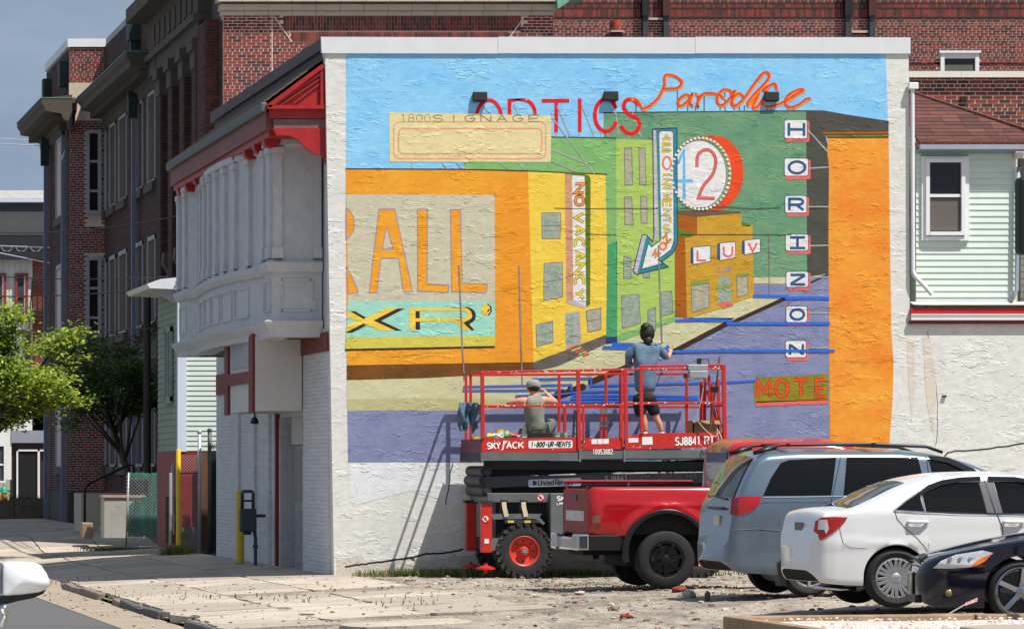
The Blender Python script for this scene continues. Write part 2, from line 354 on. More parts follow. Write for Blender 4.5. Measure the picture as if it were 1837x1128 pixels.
def wstroke(name, pls, wpx, mat, lv, label=None, caps=True, wob=0):
    m = MB()
    for pl in pls:
        KS[0] = (KS[0]+1) % 4; y = -.0025-lv*.0006-KS[0]*.00012
        if wob: pl = [(x+random.uniform(-wob, wob), yy+random.uniform(-wob, wob)) for x, yy in pl]
        for k, q in enumerate(ribbon(pl, wpx)): m.add([P(a[0], a[1], 0)+Vector((0, y-k*.00002, 0)) for a in q], [(0, 1, 2, 3)])
        if caps and (Vector(pl[0])-Vector(pl[-1])).length > 1e-3:
            for k, e in enumerate((pl[0], pl[-1])):
                cc = arc(e[0], e[1], wpx/2, wpx/2, 0, 330, 9)
                m.add([P(a[0], a[1], 0)+Vector((0, y-.0007-.00004*(k+1), 0)) for a in cc], [tuple(range(len(cc)))])
    o = m.build(name, mat, mural[0] or mb_root)
    if label: o['label'] = label
    return o
def spl(pts, n=6):
    """Catmull-Rom through 2D points"""
    out = []; m = len(pts)
    for i in range(m-1):
        p0 = pts[max(i-1, 0)]; p1 = pts[i]; p2 = pts[i+1]; p3 = pts[min(i+2, m-1)]
        for k in range(n):
            t = k/n; out.append(tuple(.5*(2*p1[j]+(p2[j]-p0[j])*t+(2*p0[j]-5*p1[j]+4*p2[j]-p3[j])*t*t+(3*p1[j]-p0[j]-3*p2[j]+p3[j])*t**3) for j in range(2)))
    return out+[tuple(pts[-1])]
def rrect(x0, y0, x1, y1, r, n=4):
    return arc(x0+r, y0+r, r, r, 180, 270, n)+arc(x1-r, y0+r, r, r, 270, 360, n)+arc(x1-r, y1-r, r, r, 0, 90, n)+arc(x0+r, y1-r, r, r, 90, 180, n)
mural[0] = wpoly('mural', [(621, 97.5), (1589, 97.5), (1594, 250), (1590, 310), (621, 310)], SKYB, 0)
# ground of the painted street
wpoly('painted_street', [(623, 730), (860, 728), (1060, 600), (1330, 505), (1487, 487), (1489, 828), (624.5, 829)], PUR, 1)
wpoly('painted_pavement', [(622, 676), (958, 660), (1088, 612), (1107, 610), (1213, 570), (1318, 570), (1302, 579), (1205, 629), (1128, 658), (1060, 687), (1000, 712), (940, 729), (623, 737)], BEI, 2)
wpoly('painted_pavement', [(1231, 568), (1351, 528), (1413, 532), (1409, 536), (1315, 577), (1231, 577)], BEI, 2)
wpoly('painted_pavement', [(1351, 494), (1470, 494), (1486, 489), (1460, 499), (1424, 509), (1352, 508)], BEI, 2)
wpoly('painted_verge', [(622, 716), (760, 714), (900, 716), (960, 722), (940, 731), (830, 736), (623, 736)], BEG, 3)
wstroke('painted_kerb', [[(1409, 535), (1317, 577)]], 7, DKB, 3); wstroke('painted_kerb', [[(1301, 582), (1207, 631)]], 9, DKB, 3)
wstroke('painted_kerb', [[(1128, 657), (1060, 685)]], 11, DKB, 3); wstroke('painted_kerb', [[(1045, 694), (997, 712)]], 13, DKB, 3)
wstroke('painted_kerb', [[(1486, 492), (1455, 507)]], 3, DKB, 3)
wpoly('painted_building', [(832, 290), (986, 290), (986, 246.5), (1107, 248), (1107, 614), (1086, 616), (1086, 312), (832, 306)], GRM, 2)
wpoly('painted_building', [(1083, 203), (1446, 199.5), (1448, 497), (1351, 497), (1200, 430), (1105, 252), (1083, 248)], GRB, 3)
wstroke('painted_roof_line', [[(988, 246), (1105, 248)], [(1083, 202.5), (1446, 199)]], 2.0, CHA, 5)
wpoly('painted_building', [(1446, 198), (1478, 198.5), (1520, 206), (1594, 217.5), (1594, 240), (1480, 240), (1488, 275), (1486, 490), (1448, 497)], CHA, 4)
wpoly('painted_fascia', [(1472, 236), (1594, 235.5), (1594, 250), (1488, 250)], paint('mural_deep_green', (40, 100, 46)), 5)
wstroke('painted_fascia_stripe', [[(1476, 239), (1594, 238)], [(1480, 244.5), (1594, 243.5)]], 1.7, SCAR, 6)
wpoly('painted_column', [(1485, 249), (1594, 248.5), (1595, 330), (1597, 470), (1599, 600), (1603, 650), (1601, 720), (1595, 800), (1596, 829), (1489, 829), (1487, 640), (1486, 420), (1487, 300), (1484, 275)], ORG2, 6)
# lime building and the green strip
wpoly('painted_wall_strip', [(1088, 440), (1107, 432), (1107, 615), (1086, 617), (1086, 440)], GRD, 4)
wpoly('painted_wall_strip', [(1086, 312), (1107, 250), (1107, 440), (1088, 445)], GRM, 3)
wpoly('painted_plinth', [(1087, 604), (1107, 604), (1107, 615), (1087, 617)], NAV, 6)
wpoly('painted_building', [(1105, 249.5), (1180, 252), (1215, 400), (1213, 575), (1107, 614)], LIM, 4)
wpoly('painted_plinth', [(1107, 601), (1213, 566), (1213, 576), (1107, 614.5)], GRM, 5)
for q in ([(1120, 266), (1133, 266), (1135, 332), (1121, 332)], [(1146, 265), (1157, 266), (1159, 332), (1147, 331)], [(1120, 353), (1133, 353), (1136, 404), (1121, 403)], [(1149, 352), (1160, 353), (1161, 401), (1150, 400)],
          [(1119, 460), (1132, 460), (1132, 500), (1119, 499)], [(1154, 472), (1165, 468), (1165, 498), (1154, 498)], [(1115, 530), (1146, 528), (1149, 580), (1116, 589)], [(1186, 524), (1205, 522), (1207, 562), (1186, 567)], [(1162, 556), (1176, 551), (1176, 592), (1162, 596)]):
    o = wpoly('painted_window', q, GLY if q[0][1] < 420 else GLS, 6); wstroke('painted_window_outline', [q+[q[0]]], 1.1, PEN, 7)
# orange shop front
wpoly('painted_building', [(620.5, 303), (948, 306), (954, 480), (957, 651), (760, 653), (622, 656)], ORG, 3)
wpoly('painted_shade_band', [(886, 349), (948, 307), (956, 500), (957, 650), (888, 652)], paint('mural_deep_orange', (224, 144, 40), tint=(232, 158, 50), vs=.9), 4)
wpoly('painted_plinth', [(622, 655), (760, 652.5), (957, 649.5), (958.5, 667), (760, 678), (622, 681.5)], BRN, 4)
wstroke('painted_roof_line', [[(620.5, 303), (832, 304), (948, 307), (1088, 313)]], 2.0, DKB, 6)
wpoly('painted_sign_board', [(621, 349), (887, 350), (888, 541), (625, 541)], GRY, 5)
wpoly('painted_sign_board', [(624.5, 540), (888, 540), (888, 603), (620, 606)], AQUA, 6)
wpoly('painted_sign_board', [(620, 605), (888, 602.5), (888, 622), (619, 627)], OLIV, 7)
wstroke('painted_line', [[(619, 627.5), (887.5, 622)]], 3.6, DKB, 8, caps=False)
# RALL
A_ = [(662, 525), (680, 375), (708, 375), (740, 522), (723, 522), (715, 463), (684, 463), (676, 524)]
for q in ([(621, 373), (628, 378), (634, 390), (636, 402), (634, 414), (628, 424), (621, 428)], [(621.5, 477), (633, 500), (643, 525), (624.5, 527)],
          [(749, 375), (767, 375), (766, 509), (805, 511), (804, 524), (749, 522)], [(808, 376), (826, 376), (829, 508), (874, 509.5), (873, 525), (810, 523)]):
    wpoly('painted_letter', q, ORG, 7); wstroke('painted_letter_outline', [q+[q[0]]], 1.3, LIL, 9, caps=False)
for q in ([(662, 525), (680, 375), (694, 375), (694, 407), (684, 447), (684, 463), (676, 524)], [(694, 375), (708, 375), (740, 522), (723, 522), (715, 463), (705, 447), (694, 407)]):
    wpoly('painted_letter', q, ORG, 7)
wpoly('painted_letter', [(684, 447), (706, 447), (716, 463.5), (684, 463.5)], ORG, 8)
wstroke('painted_letter_outline', [A_+[A_[0]], [(694, 406), (685.5, 447), (705.5, 447), (694, 406)]], 1.3, LIL, 9, caps=False)
# X R *
def z7(x, y): return (610+x/6.334, 520+y/6.334)
def Z7(l): return [z7(*p) for p in l]
wpoly('painted_letter_shadow', Z7([(95, 240), (165, 240), (310, 322), (255, 330)]), DKB, 9); wpoly('painted_letter_shadow', Z7([(655, 210), (730, 212), (465, 350), (708, 462), (630, 462), (378, 348)]), DKB, 9)
wpoly('painted_letter_shadow', Z7([(62, 485), (135, 487), (300, 400), (262, 385)]), DKB, 9)
wpoly('painted_letter', Z7([(82, 245), (120, 245), (265, 330), (520, 205), (655, 208), (378, 348), (628, 462), (450, 462), (262, 378), (68, 478), (68, 410), (190, 352), (80, 300)]), YEL, 10)
for q in ([(850, 243), (905, 243), (905, 322), (850, 322)], [(857, 362), (908, 362), (908, 450), (857, 450)], [(1395, 372), (1455, 372), (1525, 458), (1488, 458)]): wpoly('painted_letter_shadow', Z7(q), DKB, 9)
wstroke('painted_letter_shadow', [Z7(arc(1425, 292, 98, 78, -92, 92, 12))], 6.6, DKB, 9, caps=False)
for q in ([(787, 208), (857, 208), (857, 448), (785, 446)], [(857, 204), (1400, 204), (1400, 240), (857, 240)], [(857, 322), (1400, 320), (1400, 358), (857, 358)], [(1270, 357), (1360, 355), (1395, 372), (1490, 458), (1385, 458), (1350, 395)]): wpoly('painted_letter', Z7(q), YEL, 10)
wstroke('painted_letter', [Z7(arc(1395, 281, 80, 59, -92, 92, 12))], 6.6, YEL, 11, caps=False)
for lv, dx, mt in ((9, 3.0, DKB), (10, 0, YEL)):
    m = MB()
    for k in range(7):
        a = 2*PI*k/7+.3; cx_, cy_ = 871+dx+5.2*math.cos(a), 555.5+7.0*math.sin(a)
        m.add([P(x, y, 0)+Vector((0, -.0025-lv*.0006-k*.0001, 0)) for x, y in arc(cx_, cy_, 3.7, 3.7, 0, 330, 8)], [tuple(range(9))])
    m.add([P(x, y, 0)+Vector((0, -.0034-lv*.0006, 0)) for x, y in arc(871+dx, 555.5, 4, 5, 0, 330, 8)], [tuple(range(9))])
    m.build('painted_asterisk' if lv == 10 else 'painted_letter_shadow', mt, mural[0])
# OPTICS
T = lambda l: l
wstroke('painted_letter', [arc(877, 216, 23, 36, -175, -5, 16)], 6.5, REDM, 6, caps=False)
wstroke('painted_letter', [[(914, 209), (914, 181), (943, 180)]+arc(940, 205, 20, 25, -85, 0, 8)], 6.5, REDM, 6, caps=False)
wstroke('painted_letter', [[(972, 181), (1021, 181)], [(998, 182), (997.5, 238)]], 6.5, REDM, 6, caps=False)
wstroke('painted_letter', [[(1040, 177), (1040, 237)]], 6.5, REDM, 6, caps=False)
wstroke('painted_letter', [arc(1087, 207, 20, 29, -25, -335, 20)], 7, REDM, 6, caps=False)
wstroke('painted_letter', [spl([(1145, 190), (1137, 180), (1124, 180), (1119, 192), (1127, 205), (1141, 212), (1147, 225), (1139, 238), (1124, 238), (1113, 226)])], 7, REDM, 6, caps=False)
# Paradise
def z3(l): return [(1130+x/5.403, 120+y/5.403) for x, y in l]
scr = [[(10, 310), (60, 320), (105, 385), (130, 410), (200, 370), (280, 290), (330, 180), (340, 85), (430, 90), (500, 150), (460, 205), (380, 212), (330, 215)],
       [(590, 300), (550, 270), (490, 300), (462, 350), (490, 380), (550, 340), (600, 270), (575, 350), (600, 375)],
       [(640, 265), (660, 290), (650, 375), (660, 330), (720, 258), (850, 268), (900, 300)],
       [(985, 290), (970, 232), (900, 225), (845, 290), (850, 355), (900, 370), (970, 300), (1010, 240), (985, 340), (1010, 375)],
       [(1100, 300), (1060, 258), (1000, 300), (985, 360), (1020, 380), (1100, 310), (1200, 170), (1290, 62), (1345, 70), (1330, 130), (1230, 240), (1150, 330), (1140, 375)],
       [(1140, 370), (1240, 270), (1190, 390), (1230, 390), (1290, 310)],
       [(1420, 215), (1400, 165), (1340, 190), (1290, 225), (1340, 250), (1390, 300)],
       [(1290, 365), (1330, 385), (1420, 370), (1530, 320), (1640, 250), (1680, 225), (1640, 220), (1540, 270), (1500, 340), (1540, 390), (1620, 375), (1700, 320), (1740, 305)]]
pos_ = z3([(140, 420), (140, 452)])
legs = [[(x, 420), (x, 440)] for x in (60, 145, 490, 560, 636, 720, 875, 922, 1010, 1062, 1110, 1195, 1240, 1330, 1365, 1530, 1588)]
legs[2] = [(460, 215), (462, 440)]; legs[5] = [(720, 290), (720, 435)]; legs[7] = [(918, 250), (922, 435)]
for l in legs: wstroke('painted_sign_post', [z3([(l[0][0], l[0][1]-45), l[1]]) if l[0][1] == 420 else z3(l)], 2.0, PEN, 6, caps=False)
wstroke('painted_letter', [spl([(x+1.6, y+1.0) for x, y in z3(l)], 5) for l in scr], 5.4, AMB, 7)
wstroke('painted_letter', [spl(z3(l), 5) for l in scr], 4.2, SCAR, 8)
# cream billboard
wpoly('painted_billboard', [(697.5, 201.5), (800, 203.5), (989, 208), (988, 291), (699, 290.5)], CRE, 7)
wstroke('painted_billboard_border', [rrect(706, 219, 979, 285, 11)+[(706, 230)]], 2.0, SALM, 8, caps=False); wstroke('painted_billboard_border', [rrect(715, 231, 972, 276, 9)+[(715, 240)]], 2.4, SALM, 8, caps=False)
wstroke('painted_lettering', text_lines('1800', [(716, 205), (774, 206), (774, 219), (716, 218)], .8), 1.2, GRP, 8)
wstroke('painted_lettering', text_lines('SIGNAGE', [(771, 207), (972, 207), (972, 218.5), (771, 218.5)], .62), 1.9, GRP, 8)
for l in ([(739, 291), (739, 302)], [(792, 291), (802, 303)], [(818, 291), (829, 303)], [(838, 291), (838, 304)], [(897, 291), (911, 304)], [(930, 291), (940, 304)], [(947, 291), (946, 304)],
          [(988, 208), (1066, 312)], [(988, 268), (1052, 294)], [(988, 288), (1033, 308)], [(866, 190), (878, 203)], [(922, 188), (930, 206)], [(999, 190), (1023, 246)], [(1044, 190), (1066, 246)], [(998, 237), (998, 246)], [(1039, 237), (1039, 247)], [(1078, 236), (1077, 246)], [(1103, 190), (1110, 246)], [(1134, 200), (1150, 246)], [(1089, 237), (1091, 246)], [(1128, 238), (1128, 248)]):
    wstroke('painted_strut', [l], 2.0, SLV, 6 if l[0][0] > 1000 or l[1][1] < 250 else 8, caps=False)
# yellow corner building
wpoly('painted_building', [(947, 307), (1086, 313.5), (1089, 450), (1087, 602), (957, 652)], YEL, 5)
wpoly('painted_plinth', [(956, 650), (1087, 600.5), (1088, 616), (1000, 657), (958.5, 665.5)], GRS, 6)
def z6(l): return [(940+x/2.967, 300+y/2.967) for x, y in l]
for q, mt in (([(95, 243), (195, 243), (192, 378), (97, 380)], GLS), ([(107, 512), (204, 505), (205, 690), (105, 708)], GLS), ([(64, 838), (152, 820), (155, 930), (68, 952)], GLS), ([(330, 765), (408, 748), (410, 862), (340, 878)], GLY)):
    q = z6(q); wpoly('painted_window', q, SLV, 7)
    cx_ = sum(p[0] for p in q)/4; cy_ = sum(p[1] for p in q)/4
    wpoly('painted_window_pane', [(cx_+(x-cx_)*.8, cy_+(y-cy_)*.86) for x, y in q], mt, 8); wstroke('painted_window_outline', [q+[q[0]], [((q[0][0]+q[3][0])/2, (q[0][1]+q[3][1])/2), ((q[1][0]+q[2][0])/2, (q[1][1]+q[2][1])/2)]], 1.1, PEN, 9)
wpoly('painted_door', z6([(218, 778), (296, 765), (304, 935), (222, 968)]), SLV, 7); wpoly('painted_door_leaf', z6([(222, 785), (262, 778), (262, 950), (226, 964)]), GLS, 8)
for k in range(5):
    a = z6([(232+k*20, 968+k*9), (290+k*14, 945+k*12)]); wstroke('painted_step', [a], 3.0, SCAR if k % 2 == 0 else LIM, 8, caps=False)
wpoly('painted_sign_side', z6([(218, 38), (252, 40), (262, 705), (226, 722)]), PNK, 8); wpoly('painted_sign_edge', z6([(218, 28), (300, 32), (345, 45), (354, 60), (352, 730), (328, 748), (326, 80), (218, 44)]), OLD, 7)
wpoly('painted_sign_face', z6([(256, 44), (322, 48), (330, 700), (330, 745), (262, 705)]), WHT, 9); wpoly('painted_sign_underside', z6([(226, 722), (262, 705), (330, 738), (320, 748)]), paint('mural_pale_violet', (190, 180, 200)), 10)
def vtext(name, txt, x0, x1, y0, y1, wpx, mat, lv, dx=0, dy=0, wch=.74):
    """letters turned a quarter clockwise, read downwards"""
    n = len(txt); pls = []
    for i, ch in enumerate(txt):
        ya = y0+(y1-y0)*i/n; yb = y0+(y1-y0)*(i+1)/n; s_ = (yb-ya)*(1-wch)/2
        for pl in GL.get(ch, []): pls.append([(x1-(x1-x0)*v+dx, ya+s_+(yb-ya-2*s_)*u+dy) for u, v in pl])
    if pls: wstroke(name, pls, wpx, mat, lv, caps=False)
for t_, a_, b_, mt in (('NO', 80, 212, SCAR), ('VACANCY', 236, 708, OLD)):
    (xa, ya), (xb, yb) = z6([(272, a_), (318, b_)])
    vtext('painted_letter', t_, xa, xb, ya, yb, 5.6, DKB if t_ == 'NO' else OLD, 10); vtext('painted_letter', t_, xa, xb, ya, yb, 3.3, AMB if t_ == 'NO' else YEL, 11)
# arrow sign
def z4(l): return [(1120+x/4.03, 220+y/4.03) for x, y in l]
arrow = [(205, 45), (380, 40), (384, 870), (355, 935), (268, 1000), (318, 1040), (90, 1095), (62, 1075), (128, 812), (160, 812), (205, 860), (216, 840)]
wpoly('painted_arrow_sign', z4([(218, 45), (380, 40), (384, 880), (350, 945), (265, 1005), (318, 1042), (92, 1095), (158, 830), (170, 830), (200, 885), (255, 855), (252, 840), (232, 60)]), TEA, 8)
wpoly('painted_sign_side', z4([(205, 50), (230, 60), (238, 830), (205, 862), (214, 820)]), paint('mural_pale_violet', (190, 180, 200)), 9); wpoly('painted_sign_side', z4([(128, 812), (160, 815), (92, 1092), (62, 1075)]), MATS['mural_pale_violet'], 9)
wpoly('painted_arrow_face', z4([(252, 70), (270, 62), (338, 62), (352, 75), (358, 860), (335, 920), (240, 990), (275, 1018), (125, 1060), (172, 878), (195, 905), (262, 855), (268, 830)]), WHT, 9)
wstroke('painted_outline', [z4([(205, 48), (380, 40), (384, 870), (350, 945), (268, 1005), (318, 1042), (90, 1095), (62, 1075), (128, 812), (160, 812), (205, 862), (214, 820), (205, 48)])], 1.4, NAV, 11)
wstroke('painted_outline', [z4([(248, 75), (268, 60), (340, 62), (354, 75), (358, 860), (335, 920), (240, 990), (275, 1018), (125, 1060), (172, 878)])], 1.1, NAV, 11)
def htext(ch, x0, y0, x1, y1, wpx, mat, lv): wstroke('painted_letter', [[(x0+(x1-x0)*u, y0+(y1-y0)*v) for u, v in pl] for pl in GL[ch]], wpx, mat, lv, caps=False)
for i, (ch, ya, yb) in enumerate([('A', 92, 130), ('P', 150, 180), ('P', 196, 222), ('O', 248, 338), ('I', 366, 390), ('N', 412, 448), ('T', 462, 486), ('M', 515, 552), ('E', 568, 610), ('N', 630, 672), ('T', 684, 722), ('S', 742, 792)]):
    (xa, y0), (xb, y1) = z4([(278, ya), (332, yb)])
    if ch == 'O': htext('O', xa, y0, xb+1, y1, 3.4, SCAR, 10); htext('O', xa, y0, xb+1, y1, 1.4, SALM, 12)
    else:
        pls = [[(xb-(xb-xa)*v, y0+(y1-y0)*u) for u, v in pl] for pl in GL[ch]] if ch in 'NTMEI' else [[(xa+(xb-xa)*u, y0+(y1-y0)*v) for u, v in pl] for pl in GL[ch]]
        wstroke('painted_letter', pls, 3.6, OLD, 10, caps=False); wstroke('painted_letter', pls, 2.0, YEL, 11, caps=False)
for ch, cx_, cy_, an in (('N', 305, 840, 40), ('O', 278, 895, 40), ('W', 232, 945, 40)):
    c, s_ = math.cos(R(an)), math.sin(R(an)); pls = []
    for pl in GL[ch]: pls.append([(lambda p: (p[0], p[1]))(z4([(cx_+((u-.5)*46)*c-((v-.5)*46)*s_, cy_+((u-.5)*46)*s_+((v-.5)*46)*c)])[0]) for u, v in pl])
    wstroke('painted_letter', pls, 3.6, DKB if ch != 'O' else SCAR, 10, caps=False); wstroke('painted_letter', pls, 2.0, AMB, 11, caps=False)
# 42 disc
wpoly('painted_disc_rim', [(1243, 246), (1268, 243)]+arc(1281, 310, 53, 67, -80, 85, 18)+[(1262, 378)], SCAR, 5)
wpoly('painted_disc_edge', arc(1257, 312, 55, 67, 0, 357, 40), paint('mural_sage', (150, 160, 110)), 6)
wpoly('painted_disc_face', arc(1254, 313, 49, 61, 0, 357, 40), WHT, 7)
wstroke('painted_outline', [arc(1254, 313, 49, 61, 0, 360, 40)], 1.0, PEN, 8, caps=False)
m = MB()
for k in range(46):
    a = 2*PI*k/46; q = arc(1257+52*math.cos(a), 311.5+64*math.sin(a), 2.5, 2.5, 0, 315, 7)
    m.add([P(x, y, 0)+Vector((0, -.0025-8*.0016, 0)) for x, y in q], [tuple(range(8))])
m.build('painted_bulbs', WHT, mural[0])['kind'] = 'stuff'
wstroke('painted_number', [z4([(384, 300), (430, 205), (432, 555)]), z4([(384, 425), (494, 422)])], 6.2, LBL, 7.3, caps=False)
n2 = spl(z4([(524, 325), (530, 240), (575, 200), (630, 210), (660, 275), (640, 370), (570, 460), (535, 545)]), 6)
wstroke('painted_number', [n2+z4([(652, 548)])], 5.6, DKB, 9, caps=False); wstroke('painted_number', [n2+z4([(650, 546)])], 4.4, paint('mural_coral', (224, 104, 96)), 10, caps=False)
# ochre club building
def z5(l): return [(1200+x/4.7, 370+y/4.7) for x, y in l]
wpoly('painted_building', z5([(40, 60), (235, 92), (236, 240), (135, 265), (148, 945), (50, 930), (48, 380)]), BRO, 5)
wpoly('painted_roof', z5([(60, 40), (300, 30), (600, 45), (610, 62), (235, 92), (75, 70)]), paint('mural_umber', (120, 92, 60), tint=(96, 80, 66)), 6)
wpoly('painted_roof', z5([(70, 185), (235, 240), (160, 265), (75, 255)]), OLD, 7); wpoly('painted_roof', z5([(610, 130), (690, 158), (680, 170), (615, 168)]), OLD, 7)
wpoly('painted_building', z5([(235, 92), (610, 60), (616, 166), (704, 160), (716, 760), (590, 800), (410, 870), (150, 948), (135, 268), (238, 240)]), OCH, 7)
for (bx0, by0, bx1, by1, ch) in ((205, 345, 350, 485, 'L'), (430, 310, 560, 452, 'U'), (638, 286, 768, 405, 'V')):
    wpoly('painted_sign_side', z5([(bx0-20, by0+10), (bx0, by0), (bx0, by1+4), (bx0-20, by1-12)]), BLU, 9)
    wpoly('painted_sign_face', z5([(bx0, by0), (bx1, by0-12), (bx1+2, by1-20), (bx0+2, by1+5)]), WHT, 9); wstroke('painted_outline', [z5([(bx0-20, by0+10), (bx0, by0), (bx1, by0-12), (bx1+2, by1-20), (bx0+2, by1+5), (bx0-20, by1-12), (bx0-20, by0+10)])], 1.0, NAV, 10)
    w_ = bx1-bx0; h_ = by1-by0
    (xa, ya), (xb, yb) = z5([(bx0+w_*.24, by0+h_*.2), (bx0+w_*.8, by0+h_*.8)]); htext(ch, xa, ya, xb, yb, 3.4, MATS['mural_coral'], 10)
wstroke('painted_lettering', text_lines('CLUB', [z5([(388, 525)])[0], z5([(530, 512)])[0], z5([(528, 545)])[0], z5([(388, 560)])[0]], .7), 1.2, LIL, 9)
for q, awn in (([(190, 670), (335, 650), (338, 850), (195, 895)], [(178, 630), (338, 612), (340, 650), (182, 668)]), ([(570, 600), (660, 588), (668, 740), (575, 768)], [(555, 575), (672, 555), (675, 582), (568, 598)])):
    q = z5(q); wpoly('painted_window', q, SLV, 8); cx_ = sum(p[0] for p in q)/4; cy_ = sum(p[1] for p in q)/4
    wpoly('painted_window_pane', [(cx_+(x-cx_)*.86, cy_+(y-cy_)*.9) for x, y in q], GLY, 9); wpoly('painted_awning', z5(awn), paint('mural_moss_light', (140, 150, 60)), 9); wstroke('painted_window_outline', [q+[q[0]]], 1.0, PEN, 10)
wpoly('painted_door', z5([(408, 800), (408, 690), (412, 630), (430, 590), (465, 574), (500, 592), (520, 640), (525, 800), (520, 812), (412, 812)]), GLS, 8)
wpoly('painted_awning', z5([(402, 672), (520, 662), (532, 688), (405, 696)]), MATS['mural_moss_light'], 9)
for k in range(3): wstroke('painted_step', [z5([(412+k*16, 826+k*17), (505+k*18, 806+k*13)])], 2.6, MATS['mural_coral'], 9, caps=False)
# HORIZON letter boxes
for i, (x0, y0, x1, y1, ch) in enumerate([(1407, 215, 1448, 249, 'H'), (1407, 284, 1450, 316, 'O'), (1408, 351, 1447, 382, 'R'), (1409, 420, 1450, 450, 'I'), (1410, 487, 1450, 515, 'Z'), (1410, 549, 1448, 578, 'O'), (1409, 611, 1446, 641, 'N')]):
    wpoly('painted_letter_box_edge', rrect(x0+2, y0+2, x1+4, y1+6, 4), MATS['mural_coral'], 7); wpoly('painted_letter_box', rrect(x0, y0, x1, y1, 4), WHT, 8); wstroke('painted_outline', [rrect(x0, y0, x1, y1, 4)+[(x0, y0+4)]], .9, NAV, 9, caps=False)
    a, b, c, d = x0+8, y0+6, x1-6, y1-5
    if ch in 'ZIN': pls = [[(c-(c-a)*v, b+(d-b)*u) for u, v in pl] for pl in (GL['N'] if ch != 'I' else [[(.5, 0), (.5, 1)], [(0, 0), (1, 0)], [(0, 1), (1, 1)]])]
    else: pls = [[(a+(c-a)*u, b+(d-b)*v) for u, v in pl] for pl in GL[ch]]
    if ch in 'ZIN':
        pls = [[(a, b), (c, b)], [(a, d), (c, d)], [(c, b+1), (a, d-1)]] if ch == 'Z' else ([[(a, b), (a, d)], [(c, b), (c, d)], [(a, b+1), (c, d-1)]] if ch == 'N' else [[(a, b), (c, b)], [(a, d), (c, d)], [((a+c)/2, b), ((a+c)/2, d)]])
    wstroke('painted_letter', pls, 4.6, NAV, 10, caps=False); wstroke('painted_letter', pls, 3.4, BLU, 11, caps=False)
for l in ([(1450, 234), (1485, 273)], [(1452, 302), (1486, 300)], [(1450, 371), (1486, 371)], [(1452, 441), (1486, 440)], [(1453, 497), (1486, 497)], [(1452, 561), (1486, 561)], [(1448, 624), (1484, 623)]): wstroke('painted_strut', [l], 2.4, SLV, 8)
# motel sign
wpoly('painted_sign_edge', [(1353, 720), (1486, 716), (1486, 724), (1357, 729)], MATS['mural_coral'], 8)
wpoly('painted_sign_board', [(1352, 682), (1357, 677), (1486, 670.5), (1486, 717), (1358, 722), (1353, 718)], OLM, 8)
for t, x0, x1, y0, y1 in (('M', 1359, 1381, 683, 712), ('O', 1391, 1413, 682, 711), ('T', 1424, 1449, 681, 710), ('E', 1464, 1480, 681, 711)):
    htext(t, x0, y0, x1, y1, 6.6, DKB, 9); htext(t, x0, y0, x1, y1, 5.2, SCAR, 10)
# grey rods, thin plaster joint, tape
for l, wd in (([(823, 476), (829, 620), (833, 682)], 2.6), ([(931, 476), (934, 600), (937, 694)], 2.6), ([(1181, 440), (1185, 560), (1187.5, 615)], 2.4), ([(1379, 416), (1380.5, 533)], 1.8)):
    wstroke('painted_rod', [l], wd, paint('mural_rod_grey', (120, 96, 92), tint=(150, 150, 160), vs=1.2), 12, caps=False)
wstroke('wall_joint', [spl([(994, 373.5), (1040, 374.5), (1105, 374), (1180, 374.5)], 3), [(1220, 374), (1300, 371), (1345, 375), (1400, 373)], [(1452, 374), (1480, 373)], [(1050, 420), (1105, 421)], [(1220, 421), (1290, 421), (1420, 421)]], 1.1, DKB, 12, caps=False)
def tape(pls, wd=5.2):
    for pl in pls:
        m = MB(); KS[0] = (KS[0]+1) % 12; y = -.012-KS[0]*.0003
        for q in ribbon(pl, wd): m.add([P(a[0], a[1], 0)+Vector((0, y, 0)) for a in q], [(0, 1, 2, 3)])
        m.build('masking_tape', TAPE, mural[0])
tape([[(1351, 530.5), (1415, 532)], [(1408, 535), (1450, 534), (1487.5, 535)], [(1212, 574.5), (1250, 573.5), (1314, 575)], [(1303, 580), (1400, 580), (1489, 580)],
      [(1081, 622.5), (1120, 624), (1201, 625)], [(1098, 617), (1185, 618)], [(1196, 619), (1202, 630)], [(1187, 630.5), (1300, 629), (1400, 629), (1497, 629)]], 4.8)
def z8(l): return [(800+x/3.533, 640+y/3.533) for x, y in l]
tape([z8(l) for l in ([(545, 140), (740, 136), (925, 134)], [(920, 130), (920, 190)], [(915, 182), (1160, 176), (1500, 168), (1837, 158), (1965, 150)], [(110, 188), (400, 184), (800, 176)], [(795, 175), (795, 215)], [(105, 212), (400, 212), (750, 206)],
      [(440, 246), (700, 240), (860, 220), (1160, 214)], [(800, 245), (1200, 244), (1600, 252)], [(790, 262), (1200, 262), (1500, 268), (1600, 264)], [(1596, 250), (1596, 280)], [(720, 284), (1100, 282)]) ], 3.3)
wstroke('painted_kerb', [z8([(790, 190), (755, 240)]), z8([(735, 215), (690, 240)])], 7, DKB, 12, caps=False)
# pale repainted patch and rust runs under the mural
wpoly('repainted_patch', [(626, 829.5), (735, 829), (820, 830), (828, 905), (735, 880), (640, 905), (628, 900)], paint('fresh_white', (220, 223, 226), var=.05), 0)
RUST = paint('rust_run', (208, 196, 176), tint=(212, 208, 200), vs=3)
for q in ([(1627, 610), (1640, 608), (1642, 700), (1636, 760), (1630, 690)], [(1655, 605), (1668, 606), (1676, 660), (1680, 700), (1674, 780), (1662, 720), (1658, 650)]): wpoly('rust_stain', q, RUST, 1)
GRM_ = paint('wall_grime', (212, 208, 200), tint=(190, 183, 170), vs=2.5, dirt=.4)
rg = random.Random(6); topl = [(x, 1001-.012*(x-600)+rg.uniform(-9, 9)+8*math.sin(x*.02)) for x in range(604, 1960, 11)]
wpoly('grime_band', topl+[(1960, 1040), (604, 1040)], GRM_, 0)
